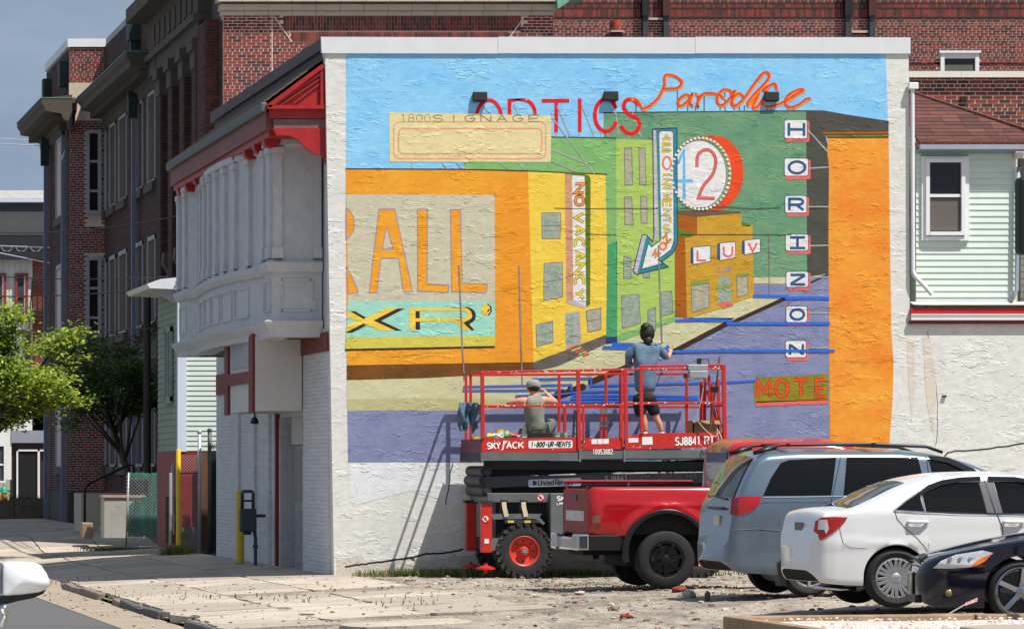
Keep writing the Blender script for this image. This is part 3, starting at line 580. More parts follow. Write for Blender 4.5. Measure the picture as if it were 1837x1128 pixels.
# plaster cracks: a dark recessed-looking scar of missing render low on the wall (real strips of dirt-filled gap)
CRK = M('crack_dirt', (52, 48, 44), rough=.95, var=.4, vs=20)
for pts, wd in (([(619, 1017), (640, 1013), (665, 1010), (700, 1005), (735, 1000), (765, 993), (800, 991), (832, 984)], 3.4), ([(735, 1000), (745, 1004)], 2), ([(1682, 840), (1700, 812), (1740, 808), (1790, 802), (1850, 793), (1960, 782)], 2.4),
                ([(1664, 595), (1672, 640), (1680, 700), (1682, 760), (1678, 800)], .8), ([(800, 905), (806, 860), (812, 830)], 2)):
    m = MB(); pp = spl(pts, 5); pp = [(x+random.uniform(-1, 1), y+random.uniform(-.9, .9)) for x, y in pp]
    for q in ribbon(pp, wd): m.add([P(a[0], a[1], 0)+Vector((0, -.003, 0)) for a in q], [(0, 1, 2, 3)])
    m.build('plaster_crack', CRK, wall)
# ================================================================== street front of the corner building (x = 0 plane, runs away from the camera)
FY = 15.9            # far end of the front
GB = .55
f = MB()
def course_wall(m, y0, y1, z0, z1, x=0.0, ch=.0675, d=.012, thick=.25):
    n = int((z1-z0)/ch)
    for i in range(n):
        j = random.uniform(-.002, .002)
        m.box((x-j, y0, z0+i*ch+.003), (x+thick, y1, z0+(i+1)*ch-.004))
    m.box((x+.008, y0+.002, z0), (x+thick-.01, y1-.002, z1))
def skewx(y): return 0
b = MB(); course_wall(b, .32, 3.3, -.6, 3.86, -.02); o = b.build('brick_pier', WHB, mb_root); o['kind'] = 'stuff'
b = MB(); course_wall(b, 6.5, FY, -.6, 6.9, 0); o = b.build('brick_front', WHB, mb_root); o['kind'] = 'stuff'
b = MB(); b.box((.0, .3, 2.45), (.25, 6.5, 8.5)); b.box((0.0, 6.5, 6.9), (.25, FY, 8.5)); b.build('upper_wall', TRIM, mb_root)
# building body behind the front, flat roof
b = MB(); b.box((.26, .31, 8.2), (9.35, FY-.02, 8.32)); b.build('flat_roof', M('roof_felt', (70, 70, 72), var=.3), mb_root)
b = MB(); b.box((.0, FY-.25, -.6), (9.35, FY, 8.3)); b.box((9.1, .31, -.6), (9.35, FY-.25, 8.3)); b.build('rear_wall', WHB, mb_root)
# painted seams and shallow pilasters on the brick front
for y0, y1 in ((9.6, 10.0), (7.55, 7.85), (12.0, 12.35)):
    b = MB(); b.box((-.05, y0, -.4), (.002, y1, 3.7)); b.build('pilaster', WHB, mb_root)
# doorway
b = MB(); b.box((.45, 3.3, -.4), (.5, 6.5, 2.5)); b.build('door_recess', DARKI, mb_root)
b = MB(); b.box((.0, 6.34, -.3), (.45, 6.5, 2.5)); b.build('door_reveal', WHB, mb_root)
b = MB(); b.box((-.06, 6.5, -.32), (.03, 6.66, 2.52)); b.build('door_jamb', REDD, mb_root)
b = MB(); b.box((.16, 4.25, -.25), (.22, 5.6, 1.95)); dl = b.build('door', M('grey_door', (150, 150, 146), var=.15), mb_root)
b = MB(); b.box((.14, 4.4, -.1), (.159, 5.45, .8)); b.box((.14, 4.4, 1.0), (.159, 5.45, 1.85)); b.build('door_panel', M('grey_door_panel', (138, 138, 136), var=.15), dl)
b = MB(); b.box((.1, 4.25, 1.97), (.2, 5.6, 2.5)); b.build('transom_panel', TRIM, mb_root)
b = MB(); b.box((-.3, 3.3, -.42), (.45, 6.5, -.22)); b.build('door_step', M('concrete_step', (120, 118, 114), var=.2), mb_root)
# red sign band on the pier
b = MB(); b.box((-.06, .12, 3.47), (-.022, 3.28, 3.78)); b.build('sign_band', REDD, mb_root)
b = MB(); b.box((-.045, 12.4, 3.0), (-.001, 15.6, 3.4)); b.build('sign_band', REDD, mb_root)
# entrance sign box hung over the doorway
sb = thing('entrance_sign', 'blank white box sign with dark red framing hung over the recessed street doorway', 'sign', (-.4, 5.3, 2.52))
b = MB(); b.box((-.83, 3.32, 2.53), (-.03, 7.3, 3.80)); b.build('sign_box', M('sign_white', (206, 204, 198), var=.06, vs=5, bump=.2), sb, bevel=.004)
for y0, y1, z0, z1 in ((3.32, 3.86, 2.5, 3.84), (6.8, 7.32, 2.5, 3.84), (3.86, 6.8, 3.02, 3.22)):
    b = MB(); b.box((-.875, y0, z0), (-.832, y1, z1)); b.build('frame_bar', REDD, sb)
b = MB(); b.box((-.85, 4.1, 3.3), (-.834, 6.5, 3.74)); b.build('poster_ghost', M('washed_lettering', (176, 178, 182), tint=(150, 152, 160), vs=16, stretch=(1, 1, .25)), sb)
lamp = MB(); lamp.tube([(-.74, 4.1, 2.52), (-.74, 4.1, 2.42)], .015); lamp.lathe([(.02, 0), (.05, -.03), (.075, -.1), (.06, -.12), (.01, -.125)], (-.74, 4.1, 2.44), n=14)
o = lamp.build('spot_lamp', BLK, None, smooth=True, autosm=40); tag(o, 'small black spot lamp hanging under the white entrance sign', 'lamp')
# ---------------- oriel (bay window boarded and painted white)
plan = [(-.02, 1.0), (-.84, 1.0), (-.84, 2.0), (-.72, 2.2), (-.72, 3.0), (-.82, 3.8), (-.93, 5.0), (-.99, 6.6), (-.99, 8.2), (-.93, 9.8), (-.84, 11.2), (-.76, 12.2), (-.76, 12.7), (-.9, 12.9), (-.9, 14.4), (-.02, 14.4)]
def offs(pl, d):
    out = []
    for i, p in enumerate(pl):
        a = Vector(pl[max(i-1, 0)]); b_ = Vector(pl[min(i+1, len(pl)-1)]); q = Vector(p)
        d0 = (q-a).normalized() if i > 0 else (b_-q).normalized(); d1 = (b_-q).normalized() if i < len(pl)-1 else d0
        n0 = Vector((-d0.y, d0.x))*-1; n1 = Vector((-d1.y, d1.x))*-1; m = (n0+n1); m = m.normalized() if m.length > .1 else n1
        k = 1/max(.5, m.dot(n1)); out.append((q.x-m.x*d*k*-1 if False else q.x+(-m.x)*(-d)*k*1, q.y+m.y*d*k))
    return out
def ring(m, prof, pl=plan):
    """sweep of profile [(offset, z)...] along the plan"""
    vs = []; n = len(pl)
    for d, z in prof: vs += [(max(-2.5, x), y, z) for x, y in offs(pl, d)]
    m.add(vs, [(i*n+k, i*n+k+1, (i+1)*n+k+1, (i+1)*n+k) for i in range(len(prof)-1) for k in range(n-1)])
test = offs(plan, .1)
sgn = 1 if test[7][0] < plan[7][0] else -1
_offs = offs
def offs(pl, d): return _offs(pl, d*sgn)
orl = mb_root
b = MB(); ring(b, [(0, 3.9), (0, 6.99)]); b.build('bay_wall', TRIM, orl)
b = MB(); ring(b, [(-.3, 3.72), (.04, 3.72), (.05, 3.80), (.13, 3.92), (.15, 3.98), (.02, 4.02), (.0, 4.04)]); b.build('bay_base_moulding', TRIM, orl)
b = MB(); ring(b, [(0, 4.78), (.06, 4.8), (.10, 4.88), (.11, 4.95), (.02, 5.0), (0, 5.02)]); b.build('bay_sill_moulding', TRIM, orl)
b = MB(); ring(b, [(0, 6.86), (.05, 6.9), (.05, 7.0), (0, 7.02)]); b.build('bay_head_moulding', TRIM, orl)
def along(pl, step, s0=0):
    out = []; s_ = s0; acc = 0
    for i in range(len(pl)-1):
        a = Vector(pl[i]); b_ = Vector(pl[i+1]); l = (b_-a).length; d = (b_-a).normalized()
        while s_ <= acc+l: out.append((a+d*(s_-acc), d)); s_ += step
        acc += l
    return out
def pil(p, d, wd, pr=.07, z0=5.02, z1=6.86):
    b = MB(); n = Vector((-d.y, d.x));
    if n.x > 0 and abs(n.x) > .1: n = -n
    if abs(n.x) <= .1: n = Vector((0, -1))
    rot = Matrix(((d.x, n.x, 0), (d.y, n.y, 0), (0, 0, 1)))
    c = Vector((p.x, p.y, 0))+Vector((n.x, n.y, 0))*pr*.4
    b.cbox(c+Vector((0, 0, (z0+z1)/2)), (wd, pr, z1-z0-.0), rot); b.cbox(c+Vector((0, 0, z1-.06)), (wd+.05, pr+.05, .1), rot); b.cbox(c+Vector((0, 0, z1-.16)), (wd+.02, pr+.02, .04), rot); b.cbox(c+Vector((0, 0, z0+.09)), (wd+.035, pr+.035, .18), rot)
    b.build('bay_pilaster', TRIM, orl)
pil(Vector((-.76, 1.0)), Vector((-1, 0)), .15); pil(Vector((-.1, 1.0)), Vector((-1, 0)), .12)
pil(Vector((-.84, 1.2)), Vector((0, 1)), .3); pil(Vector((-.84, 1.86)), Vector((0, 1)), .25); pil(Vector((-.74, 2.85)), Vector((0, 1)), .3)
bow = plan[5:12]
for p, d in along(bow, 1.12, .15): pil(p, d, .3)
pil(Vector((-.9, 13.1)), Vector((0, 1)), .35); pil(Vector((-.9, 14.2)), Vector((0, 1)), .35)
# raised panel frames below the sill
def pframe(p, d, wd, z0=4.16, z1=4.66):
    n = Vector((-d.y, d.x))
    if n.x > 0 and abs(n.x) > .1: n = -n
    if abs(n.x) <= .1: n = Vector((0, -1))
    b = MB(); rot = Matrix(((d.x, n.x, 0), (d.y, n.y, 0), (0, 0, 1)))
    for dx, dz, sx, sz in ((0, z1, wd, .035), (0, z0, wd, .035), (-wd/2, (z0+z1)/2, .035, z1-z0+.034), (wd/2, (z0+z1)/2, .035, z1-z0+.034)):
        c = Vector((p.x+d.x*dx, p.y+d.y*dx, dz)); b.cbox(c, (sx, .05, sz), rot)
    b.build('panel_frame', TRIM, orl)
pframe(Vector((-.44, 1.0)), Vector((-1, 0)), .5); pframe(Vector((-.84, 1.5)), Vector((0, 1)), .6); pframe(Vector((-.72, 2.6)), Vector((0, 1)), .6)
for p, d in along(bow, 1.5, .8): pframe(p, d, 1.15)
pframe(Vector((-.9, 13.65)), Vector((0, 1)), 1.1)
b = MB(); b.prism(plan, 3.74, 3.77, 'xy'); b.build('bay_soffit', M('soffit_brown', (110, 92, 76), var=.3), orl)
b = MB(); b.box((-.2, .97, 4.17), (-.12, 1.0, 4.32)); b.build('vent_flap', TRIM, orl)
# ---------------- shed roof over the oriel
SHG = M('weathered_shingle', (112, 100, 86), rough=.9, var=.35, vs=14, bump=.6, bs=40, stretch=(1, .3, 1))
y0, y1 = .22, 14.7; ex, ez, tx, tz = -1.08, 7.53, -.02, 8.3
nrow = 9
for i in range(nrow):
    a0, a1 = i/nrow, (i+1)/nrow
    xa, za = ex+(tx-ex)*a0, ez+(tz-ez)*a0; xb, zb_ = ex+(tx-ex)*a1, ez+(tz-ez)*a1
    b = MB(); b.add([(xa, y0, za+.03), (xa, y1, za+.03), (xb, y1, zb_+.012), (xb, y0, zb_+.012), (xa, y0, za), (xa, y1, za), (xb, y1, zb_-.01), (xb, y0, zb_-.01)], [(0, 3, 2, 1), (4, 5, 6, 7), (0, 1, 5, 4), (2, 3, 7, 6), (1, 2, 6, 5), (0, 4, 7, 3)])
    b.build('shingle_course', SHG, mb_root)
b = MB(); b.box((-1.13, y0-.02, 7.37), (-1.03, y1, 7.53)); b.build('gutter', M('grey_gutter', (86, 92, 90), var=.2), mb_root, bevel=.02)
b = MB(); b.box((-1.05, y0+.02, 7.08), (-.02, y1-.05, 7.37)); b.build('eave_fascia', M('faded_red_fascia', (140, 72, 62), var=.35, vs=4, tint=(112, 50, 46)), mb_root)
b = MB(); b.box((-.99, y0+.12, 6.98), (-.02, y1-.1, 7.08)); b.build('eave_bed_moulding', REDP, mb_root)
for y in (.9, 2.2, 3.5, 5.0, 6.5, 8.0, 9.5, 11.0, 12.5, 13.8):
    b = MB(); b.prism([(-1.0, 7.0), (-.98, 6.9), (-.92, 6.84), (-.80, 6.84), (-.72, 6.92), (-.7, 7.0)], y, y+.28, 'xz'); b.build('eave_bracket', REDP, mb_root)
# dark parapet of the corner building above the shingles
PRP = M('parapet_slate', (96, 84, 90), rough=.8, var=.3, vs=6, dirt=.3)
for i in range(12):
    ya = .32+i*1.3; b = MB(); b.box((-.12, ya, 8.41), (.24, ya+1.285, 8.6+.012*(i % 2))); b.build('parapet_cap_tile', PRP, mb_root)
b = MB(); b.box((-.05, .3, 8.08), (.0, 15.8, 8.409)); b.build('parapet_flashing', M('flashing_purple', (70, 60, 72), rough=.7, var=.4, vs=3), mb_root)
b = MB(); b.tube([(-.25, 8.6, 8.0), (-.2, 8.6, 8.2), (-.05, 8.7, 8.25)], .025); b.build('vent_pipe', REDP, mb_root, smooth=True)
# red pediment end
pd = MB(); pd.prism([(-.99, 7.44), (-.02, 7.44), (-.02, 8.12)], .10, .20, 'xz'); pdo = pd.build('pediment', REDP, mb_root)
def pbar(p, q, wd, ya, yb, nm='pediment_moulding'):
    b = MB(); p = Vector((p[0], 0, p[1])); q = Vector((q[0], 0, q[1])); d = (q-p).normalized(); n = Vector((-d.z, 0, d.x))*wd/2
    b.add([p+n+Vector((0, ya, 0)), q+n+Vector((0, ya, 0)), q-n+Vector((0, ya, 0)), p-n+Vector((0, ya, 0)), p+n+Vector((0, yb, 0)), q+n+Vector((0, yb, 0)), q-n+Vector((0, yb, 0)), p-n+Vector((0, yb, 0))],
          [(3, 2, 1, 0), (4, 5, 6, 7), (0, 1, 5, 4), (1, 2, 6, 5), (2, 3, 7, 6), (3, 0, 4, 7)]); b.build(nm, REDP, mb_root)
pbar((-1.03, 7.45), (-.14, 8.11), .07, .02, .2); pbar((-.93, 7.47), (-.12, 8.03), .04, .05, .1); pbar((-.84, 7.47), (-.12, 7.94), .025, .06, .1); pbar((-.62, 7.5), (-.14, 7.86), .03, .07, .1)
pbar((-1.04, 7.44), (-.12, 7.44), .06, .02, .21); pbar((-.15, 7.46), (-.15, 8.06), .06, .04, .1)
b = MB(); b.box((-1.0, .1, 7.26), (-.01, .22, 7.41)); b.build('pediment_frieze', REDP, mb_root); b = MB(); b.box((-.93, .12, 7.1), (-.01, .2, 7.25)); b.build('pediment_frieze', M('red_grey_worn', (120, 84, 84), var=.3), mb_root)
b = MB(); b.prism([(-.95, 7.1), (-.88, 6.98), (-.68, 6.98), (-.55, 6.92), (-.42, 6.78), (-.28, 6.68), (-.14, 6.66), (-.08, 6.5), (-.01, 6.4), (-.01, 7.1)], .10, .21, 'xz'); b.build('scroll_bracket', REDP, mb_root)
# ---------------- wall floodlights over the mural
for (px, py, lab) in ((860, 174, 'small black floodlight on the mural wall above the letter O of the red lettering'), (1095, 173, 'small black floodlight on the mural wall above the letter C of the red lettering'), (1383, 174, 'small black floodlight on the mural wall over the orange script lettering')):
    t = thing('wall_floodlight', lab, 'floodlight', P(px, py, 0), 0, 'floodlights above the mural')
    b = MB(); rot = Matrix.Rotation(R(-8), 3, 'X'); b.cbox((0, -.05, .0), (.235, .06, .15), rot); b.build('housing', M('lamp_black', (9, 9, 9), rough=.7, var=0), t, local=True, bevel=.012)
    b = MB(); b.cbox((0, -.05, -.08), (.2, .05, .012), rot); b.build('lens', M('lamp_glass', (40, 42, 46), rough=.1, var=0), t, local=True)
    b = MB(); b.box((-.03, -.04, -.02), (.03, -.0, .02)); b.box((-.06, -.01, -.06), (.06, -.001, .06)); b.build('bracket', BLK, t, local=True)
# ---------------- gutter and red fascia of the low wing, right
b = MB(); gx0, gx1 = wx(1632), wx(1990)
b.box((gx0, -.07, wz(562)), (gx1, -.002, wz(552.5))); b.build('wing_fascia', M('bright_red_fascia', (184, 16, 26), rough=.45, var=.15), mb_root)
b = MB(); b.prism([(-.11, wz(563)), (-.11, wz(565)), (-.095, wz(570)), (-.095, wz(574)), (-.071, wz(575)), (-.071, wz(563))], gx0, gx1, 'yz'); b.build('wing_gutter', METALW, mb_root)
b = MB(); b.box((gx0-.02, -.06, wz(581)), (gx1, -.002, wz(575.5))); b.build('wing_soffit', REDD, mb_root)
b = MB(); b.box((gx0+.05, -.09, wz(552)), (gx1, .35, wz(547))); b.build('wing_roof_edge', M('tar_black', (34, 32, 32), var=.5, vs=5), mb_root)
b = MB(); b.add([(gx0+.08, -.08, wz(549)), (gx1, -.08, wz(548)), (gx1, .3, wz(540)), (gx0+.08, .3, wz(540))], [(0, 1, 2, 3)]); b.build('wing_flashing', M('peeling_flashing', (214, 206, 196), var=.3, vs=4, dirt=.5), mb_root)
b = MB(); b.box((wx(1690), -.04, wz(712)), (wx(1697), -.001, wz(709))); b.build('wall_bolt', BLK, mb_root)
# white downpipe on the mural wall's right edge
t = thing('white_downpipe', 'white downpipe running down the right edge of the mural wall with its kicked-out foot', 'downpipe', P(1637, 490, -.06))
b = MB(); b.tube([P(1637, 160, -.06), P(1638, 488, -.06)], .032, 12); b.build('pipe', METALW, t, smooth=True, autosm=40)
b = MB(); b.tube([P(1638, 488, -.06), P(1642, 496, -.07), P(1658, 512, -.1), P(1672, 528, -.14)], .038, 12); b.build('elbow', METALW, t, smooth=True, autosm=40)
b = MB(); b.box(P(1631, 160, -.12), P(1645, 149, -.02)); b.build('rainwater_head', METALW, t, bevel=.01)
# ---------------- gas meter and bollard on the street front
t = thing('gas_meter', 'dark grey gas meter with looped pipework against the white street front', 'gas meter', (-.3, 7.6, -.2))
GM = M('meter_grey', (58, 66, 70), rough=.5, var=.2)
b = MB(); b.cbox((-.42, 7.6, .62), (.30, .22, .42)); b.build('meter_body', GM, t, bevel=.03)
b = MB(); b.tube([(-.52, 7.6, .8), (-.52, 7.6, 1.1), (-.50, 7.6, 1.14), (-.34, 7.6, 1.14), (-.32, 7.6, 1.1), (-.32, 7.6, .8)], .03, 8); b.tube([(-.52, 7.6, .97), (-.32, 7.6, .97)], .02, 8); b.build('pipe_loop', GM, t, smooth=True)
b = MB(); b.tube([(-.3, 7.6, .45), (-.28, 7.6, .3), (-.28, 7.6, -.25)], .032, 8); b.lathe([(.05, 0), (.05, .06)], (-.28, 7.6, .12), n=10, caps=True); b.tube([(-.32, 7.6, .7), (-.1, 7.6, .7)], .03, 8); b.build('supply_pipe', GM, t, smooth=True, autosm=40)
b = MB(); b.box((-.5, 7.52, .36), (-.36, 7.62, .43)); b.build('dial_cover', BLK, t)
t = thing('bollard', 'yellow steel bollard standing in the shade beside the gas meter', 'bollard', (-.38, 9.0, -.25))
b = MB(); b.lathe([(.075, -.15), (.075, 1.36), (.06, 1.4), (.0, 1.41)], (-.38, 9.0, -.25), n=16); b.build('post', M('bollard_yellow', (212, 172, 30), rough=.5, var=.15, dirt=.3), t, smooth=True, autosm=40)
b = MB(); b.lathe([(.12, -.05), (.12, .03), (.08, .05)], (-.38, 9.0, -.22), n=16); b.build('footing', M('concrete_step', (120, 118, 114)), t, smooth=True, autosm=40)
# ================================================================== ground
def sst(a, b, t): t = max(0, min(1, (t-a)/(b-a))); return t*t*(3-2*t)
KX = -4.12
def gz(x, y):
    lot = -.17*sst(-20, -3, y)+(-.05*sst(10, 18, x)*sst(-24, -30, y))
    side0 = -.19+.24*sst(25.5, 31, y)
    side = side0+(-.21)*max(0, min(1, -x/4.1))*(1-.6*sst(25, 33, y))
    if x >= 3: z = lot if y < .3 else side0
    elif x <= 0: z = side
    else: z = side0*(1-x/3)+(lot if y < .3 else side0)*(x/3)
    return z
def zn(x, y, s=1.0, a=.02): return a*(mnoise.noise(Vector((x*s, y*s, 3.1))))
def sheet(name, x0, x1, y0, y1, nx, ny, mat, zf, parent=None, kind='structure'):
    m = MB(); vs = []
    for j in range(ny+1):
        for i in range(nx+1):
            x = x0+(x1-x0)*i/nx; y = y0+(y1-y0)*j/ny; vs.append((x, y, zf(x, y)))
    m.add(vs, [(j*(nx+1)+i, j*(nx+1)+i+1, (j+1)*(nx+1)+i+1, (j+1)*(nx+1)+i) for j in range(ny) for i in range(nx)])
    o = m.build(name, mat, parent, smooth=True, fix=False)
    if kind and parent is None: o['kind'] = kind
    return o
def dirt_mat():
    m = bpy.data.materials.new('lot_dirt'); m.use_nodes = True; nt = m.node_tree; b = nt.nodes['Principled BSDF']; K = nt.links.new
    b.inputs['Roughness'].default_value = .95; b.inputs['Specular IOR Level'].default_value = .2
    pos = nd(nt, 'ShaderNodeNewGeometry').outputs['Position']
    def N(scale, det, st=(1, 1, 1), off=(0, 0, 0)):
        mp = nd(nt, 'ShaderNodeMapping', Scale=st, Location=off); K(pos, mp.inputs['Vector']); n = nd(nt, 'ShaderNodeTexNoise', Scale=scale, Detail=det, Roughness=.7); K(mp.outputs['Vector'], n.inputs['Vector']); return n.outputs['Fac']
    def ramp(f, stops):
        r = nd(nt, 'ShaderNodeValToRGB'); e = r.color_ramp.elements
        while len(e) < len(stops): e.new(.5)
        for k, (p, c) in enumerate(stops): e[k].position = p; e[k].color = c if len(c) == 4 else lin(c)+(1,)
        K(f, r.inputs['Fac']); return r.outputs['Color']
    def mix(f, a, c2):
        x = nd(nt, 'ShaderNodeMixRGB'); K(f, x.inputs[0]); K(a, x.inputs[1])
        if isinstance(c2, tuple): x.inputs[2].default_value = lin(c2)+(1,)
        else: K(c2, x.inputs[2])
        return x.outputs['Color']
    base = ramp(N(.9, 9, (1.4, .45, 1)), [(.3, (98, 92, 86)), (.45, (134, 125, 115)), (.58, (166, 156, 143)), (.72, (118, 108, 98))])
    fl = ramp(N(14, 4, (1, .5, 1)), [(.56, (0, 0, 0)), (.66, (255, 255, 255))]); c = mix(fl, base, (92, 82, 74))
    pl = ramp(N(17, 4, (1, .5, 1), (5, 5, 5)), [(.62, (0, 0, 0)), (.68, (255, 255, 255))]); c = mix(pl, c, (190, 184, 174))
    rd = ramp(N(7, 6, (1, .35, 1), (9, 2, 5)), [(.63, (0, 0, 0)), (.70, (255, 255, 255))]); c = mix(rd, c, (134, 84, 72))
    gr = ramp(N(.55, 9, (1, .6, 1), (2, 9, 5)), [(.56, (0, 0, 0)), (.68, (230, 230, 230))]); c = mix(gr, c, (102, 104, 62))
    K(c, b.inputs['Base Color'])
    bp = nd(nt, 'ShaderNodeBump', Strength=.9, Distance=.03); K(N(11, 8, (1, 1, 1)), bp.inputs['Height']); K(bp.outputs['Normal'], b.inputs['Normal'])
    return m
DIRT = dirt_mat()
CONC = M('old_concrete', (186, 174, 158), rough=.9, var=.2, vs=1.1, dirt=.5, dirtc=(124, 112, 98), bump=.6, bs=40, tint=(158, 146, 132))
CONC2 = M('older_concrete', (164, 152, 138), rough=.9, vs=2.1, dirt=.5, dirtc=(116, 100, 88), bump=.8, bs=30, tint=(150, 140, 127))
ASPH = M('asphalt', (92, 92, 92), rough=.9, var=.2, vs=30, dirt=.3, dirtc=(120, 118, 112), bump=.6, bs=90, tint=(78, 78, 80))
GUT = M('gutter_concrete', (156, 142, 124), rough=.9, vs=1.4, dirt=.5, dirtc=(110, 98, 86), bump=.6, bs=30, tint=(138, 126, 110))
sheet('ground', -400, 600, -200, 1500, 4, 4, M('far_ground', (120, 112, 100), rough=.95, var=.3, vs=.3), lambda x, y: -.62)
lotn = lambda x, y: gz(x, y)+.03*mnoise.noise(Vector((x*.5, y*.5, 0)))+.025*mnoise.noise(Vector((x*2.2, y*2.2, 4)))+.012*mnoise.noise(Vector((x*7, y*7, 4)))-.02
sheet('parking_lot', -4.05, 42, -36, -.0, 340, 260, DIRT, lambda x, y: lotn(x, y) if x > -3.9 else gz(x, y)-.06)
st = sheet('road', -30, -4.95, -40, 140, 12, 40, ASPH, lambda x, y: -.50)
sheet('gutter_strip', -4.951, KX+.02, -40, 140, 6, 180, GUT, lambda x, y: -.495+.006*mnoise.noise(Vector((x*2, y*2, 0)))+(.0 if y < 3.9 else .10*sst(-4.95, -4.1, x)))
b = MB(); rr = ribbon(spl([(-4.95-3.2, -14.6), (-6.2, -14.6), (-5.3, -14.9), (-4.98, -15.2)], 4), .05)
for q in rr: b.add([(a[0], a[1], -.492) for a in q], [(0, 1, 2, 3)])
o = b.build('tar_seam', M('tar_seal', (40, 40, 42), rough=.6, var=.2), None, fix=False); o['kind'] = 'structure'
# pavement: separate slabs on a bed
pv = sheet('pavement', KX+.12, 1.2, 0.0, 95, 10, 190, M('pavement_bed', (92, 84, 76), var=.3), lambda x, y: gz(x, y)-.03-(.12*sst(1.5, 3.5, -x)*sst(3.6, 4.2, y)*(1-sst(19, 22, y)) if x < -1.5 else 0))
pv2 = sheet('pavement_bed', KX+.12, 0.2, -36, 0.0, 40, 240, DIRT, lambda x, y: gz(x, y)-.018+.022*mnoise.noise(Vector((x*1.3, y*.9, 2))))
def slab(x0, x1, y0, y1, mat, jag=0.0, parent=pv, lift=.0, zz=None):
    j = lambda: random.uniform(-jag, jag)
    n = 3; pts = []
    for k in range(n): pts.append((x0+(x1-x0)*k/n+j()*.5, y0+j()))
    for k in range(n): pts.append((x1+j(), y0+(y1-y0)*k/n+j()*.5))
    for k in range(n): pts.append((x1-(x1-x0)*k/n+j()*.5, y1+j()))
    for k in range(n): pts.append((x0+j(), y1-(y1-y0)*k/n+j()*.5))
    t = random.uniform(-.008, .008); m = MB(); nn = len(pts)
    zf = zz or gz
    cx_, cy_ = (x0+x1)/2, (y0+y1)/2
    top = [(x, y, zf(x, y)+.012+lift+t*(x-cx_)) for x, y in pts]; bot = [(x, y, z-.1) for x, y, z in top]
    m.add(top+bot+[(cx_, cy_, zf(cx_, cy_)+.012+lift)], [(k, (k+1) % nn, 2*nn) for k in range(nn)]+[(k, nn+k, nn+(k+1) % nn, (k+1) % nn) for k in range(nn)])
    m.build('concrete_slab', mat, parent)
y = -34.0
while y < 92:
    d = 1.5 if y < 30 else 2.4
    drive = 4.0 < y < 20
    dz = (lambda x, yy: gz(x, yy)-.10*sst(1.5, 4.1, -x)*sst(3.8, 4.6, yy)*(1-sst(19, 22, yy)))
    xs = [(-3.98, -2.62), (-2.6, -1.3), (-1.28, .0)]
    for (a, b_) in xs:
        if y < 0 and b_ > -1.3:
            b_ = .2
        mt = random.choice((CONC, CONC, CONC2))
        if (y < -17.5 and random.random() < .8) or (-9.2 < y < -7.4 and a > -3) or (y < -1 and random.random() < .06): continue
        slab(a, b_-.012, y, y+d-.014, mt, .012 if y > 3 else (.03 if y > -12 else .14), pv if y >= 0 else pv2, zz=dz)
    if y < 0:   # broken slabs running into the lot
        e = 2.6+1.2*math.sin(y*.5)+random.uniform(-.4, .5)
        if y in (-9999,) and e > .8: slab(.22, e, y, y+d-.02, random.choice((CONC, CONC2)), .12, pv2, lift=.0)
    y += d
# kerb stones
KRB = M('kerb_stone', (128, 118, 106), rough=.9, var=.3, vs=5, dirt=.4, bump=.8, bs=25)
KRD = M('kerb_dark_stone', (84, 84, 84), rough=.9, var=.3, vs=5, bump=.8, bs=25)
kb = thing('kerb', 'broken concrete kerb along the street edge of the pavement', 'kerb', (KX, -10, -.5))
y = -34.0; k = 0
while y < 3.7:
    ln = random.uniform(1.1, 2.2); gap = .03
    if -15.5 < y < -12.4 or -6.6 < y < -4.3: y += ln*.8; k += 1; continue
    ln = min(ln, 3.8-y); m = MB(); za = gz(-4, y)+random.uniform(-.03, .015); zc = gz(-4, y+ln)+random.uniform(-.02, .015)
    dark = y < -7
    m.add([(KX-.02, y, -.6), (KX+.13, y, -.6), (KX+.13, y+ln-gap, -.6), (KX-.02, y+ln-gap, -.6), (KX+.0, y, za), (KX+.13, y, za), (KX+.13, y+ln-gap, zc), (KX+.0, y+ln-gap, zc)], [(3, 2, 1, 0), (4, 5, 6, 7), (0, 1, 5, 4), (1, 2, 6, 5), (2, 3, 7, 6), (3, 0, 4, 7)])
    m.build('kerb_stone', KRD if dark else KRB, kb, bevel=.02); y += ln; k += 1
# ---------------- rubble, pebbles and weeds
def stone_mesh(seed, red=False):
    rnd = random.Random(seed); bm = bmesh.new(); bmesh.ops.create_icosphere(bm, subdivisions=1, radius=1)
    for v in bm.verts: v.co *= rnd.uniform(.65, 1.1); v.co.z *= .6
    me = bpy.data.meshes.new('stone'); bm.to_mesh(me); bm.free(); return me
def scatter(name, n, area, smin, smax, mats, seed, squash=.6, zoff=0, zf=lotn, cond=None):
    rnd = random.Random(seed); m = MB(); ico = stone_mesh(seed); V = [v.co.copy() for v in ico.vertices]; Fc = [tuple(p.vertices) for p in ico.polygons]
    for _ in range(n):
        x = rnd.uniform(area[0], area[1]); y = rnd.uniform(area[2], area[3])
        if cond and not cond(x, y): continue
        s = smin+(smax-smin)*rnd.random()**3; a = rnd.uniform(0, 6.3); z = zf(x, y)+s*.15+zoff; ca, sa = math.cos(a), math.sin(a); m.cur = rnd.randrange(len(mats)); k1, k2 = rnd.uniform(.6, 1.2), rnd.uniform(.5, 1)
        m.add([(x+s*(v.x*ca-v.y*sa*k1), y+s*(v.x*sa+v.y*ca*k1), z+s*v.z*k2) for v in V], Fc)
    o = m.build(name, mats, None, fix=False); o['kind'] = 'stuff'; o['category'] = 'rubble'
    return o
ST = [M('pebble_grey', (150, 140, 128), rough=.9, var=.2), M('pebble_pale', (184, 174, 160), rough=.9, var=.2), M('pebble_brown', (132, 118, 102), rough=.9, var=.2), M('pebble_brick', (138, 98, 84), rough=.9, var=.2), M('pebble_dark', (98, 90, 82), rough=.9, var=.2)]
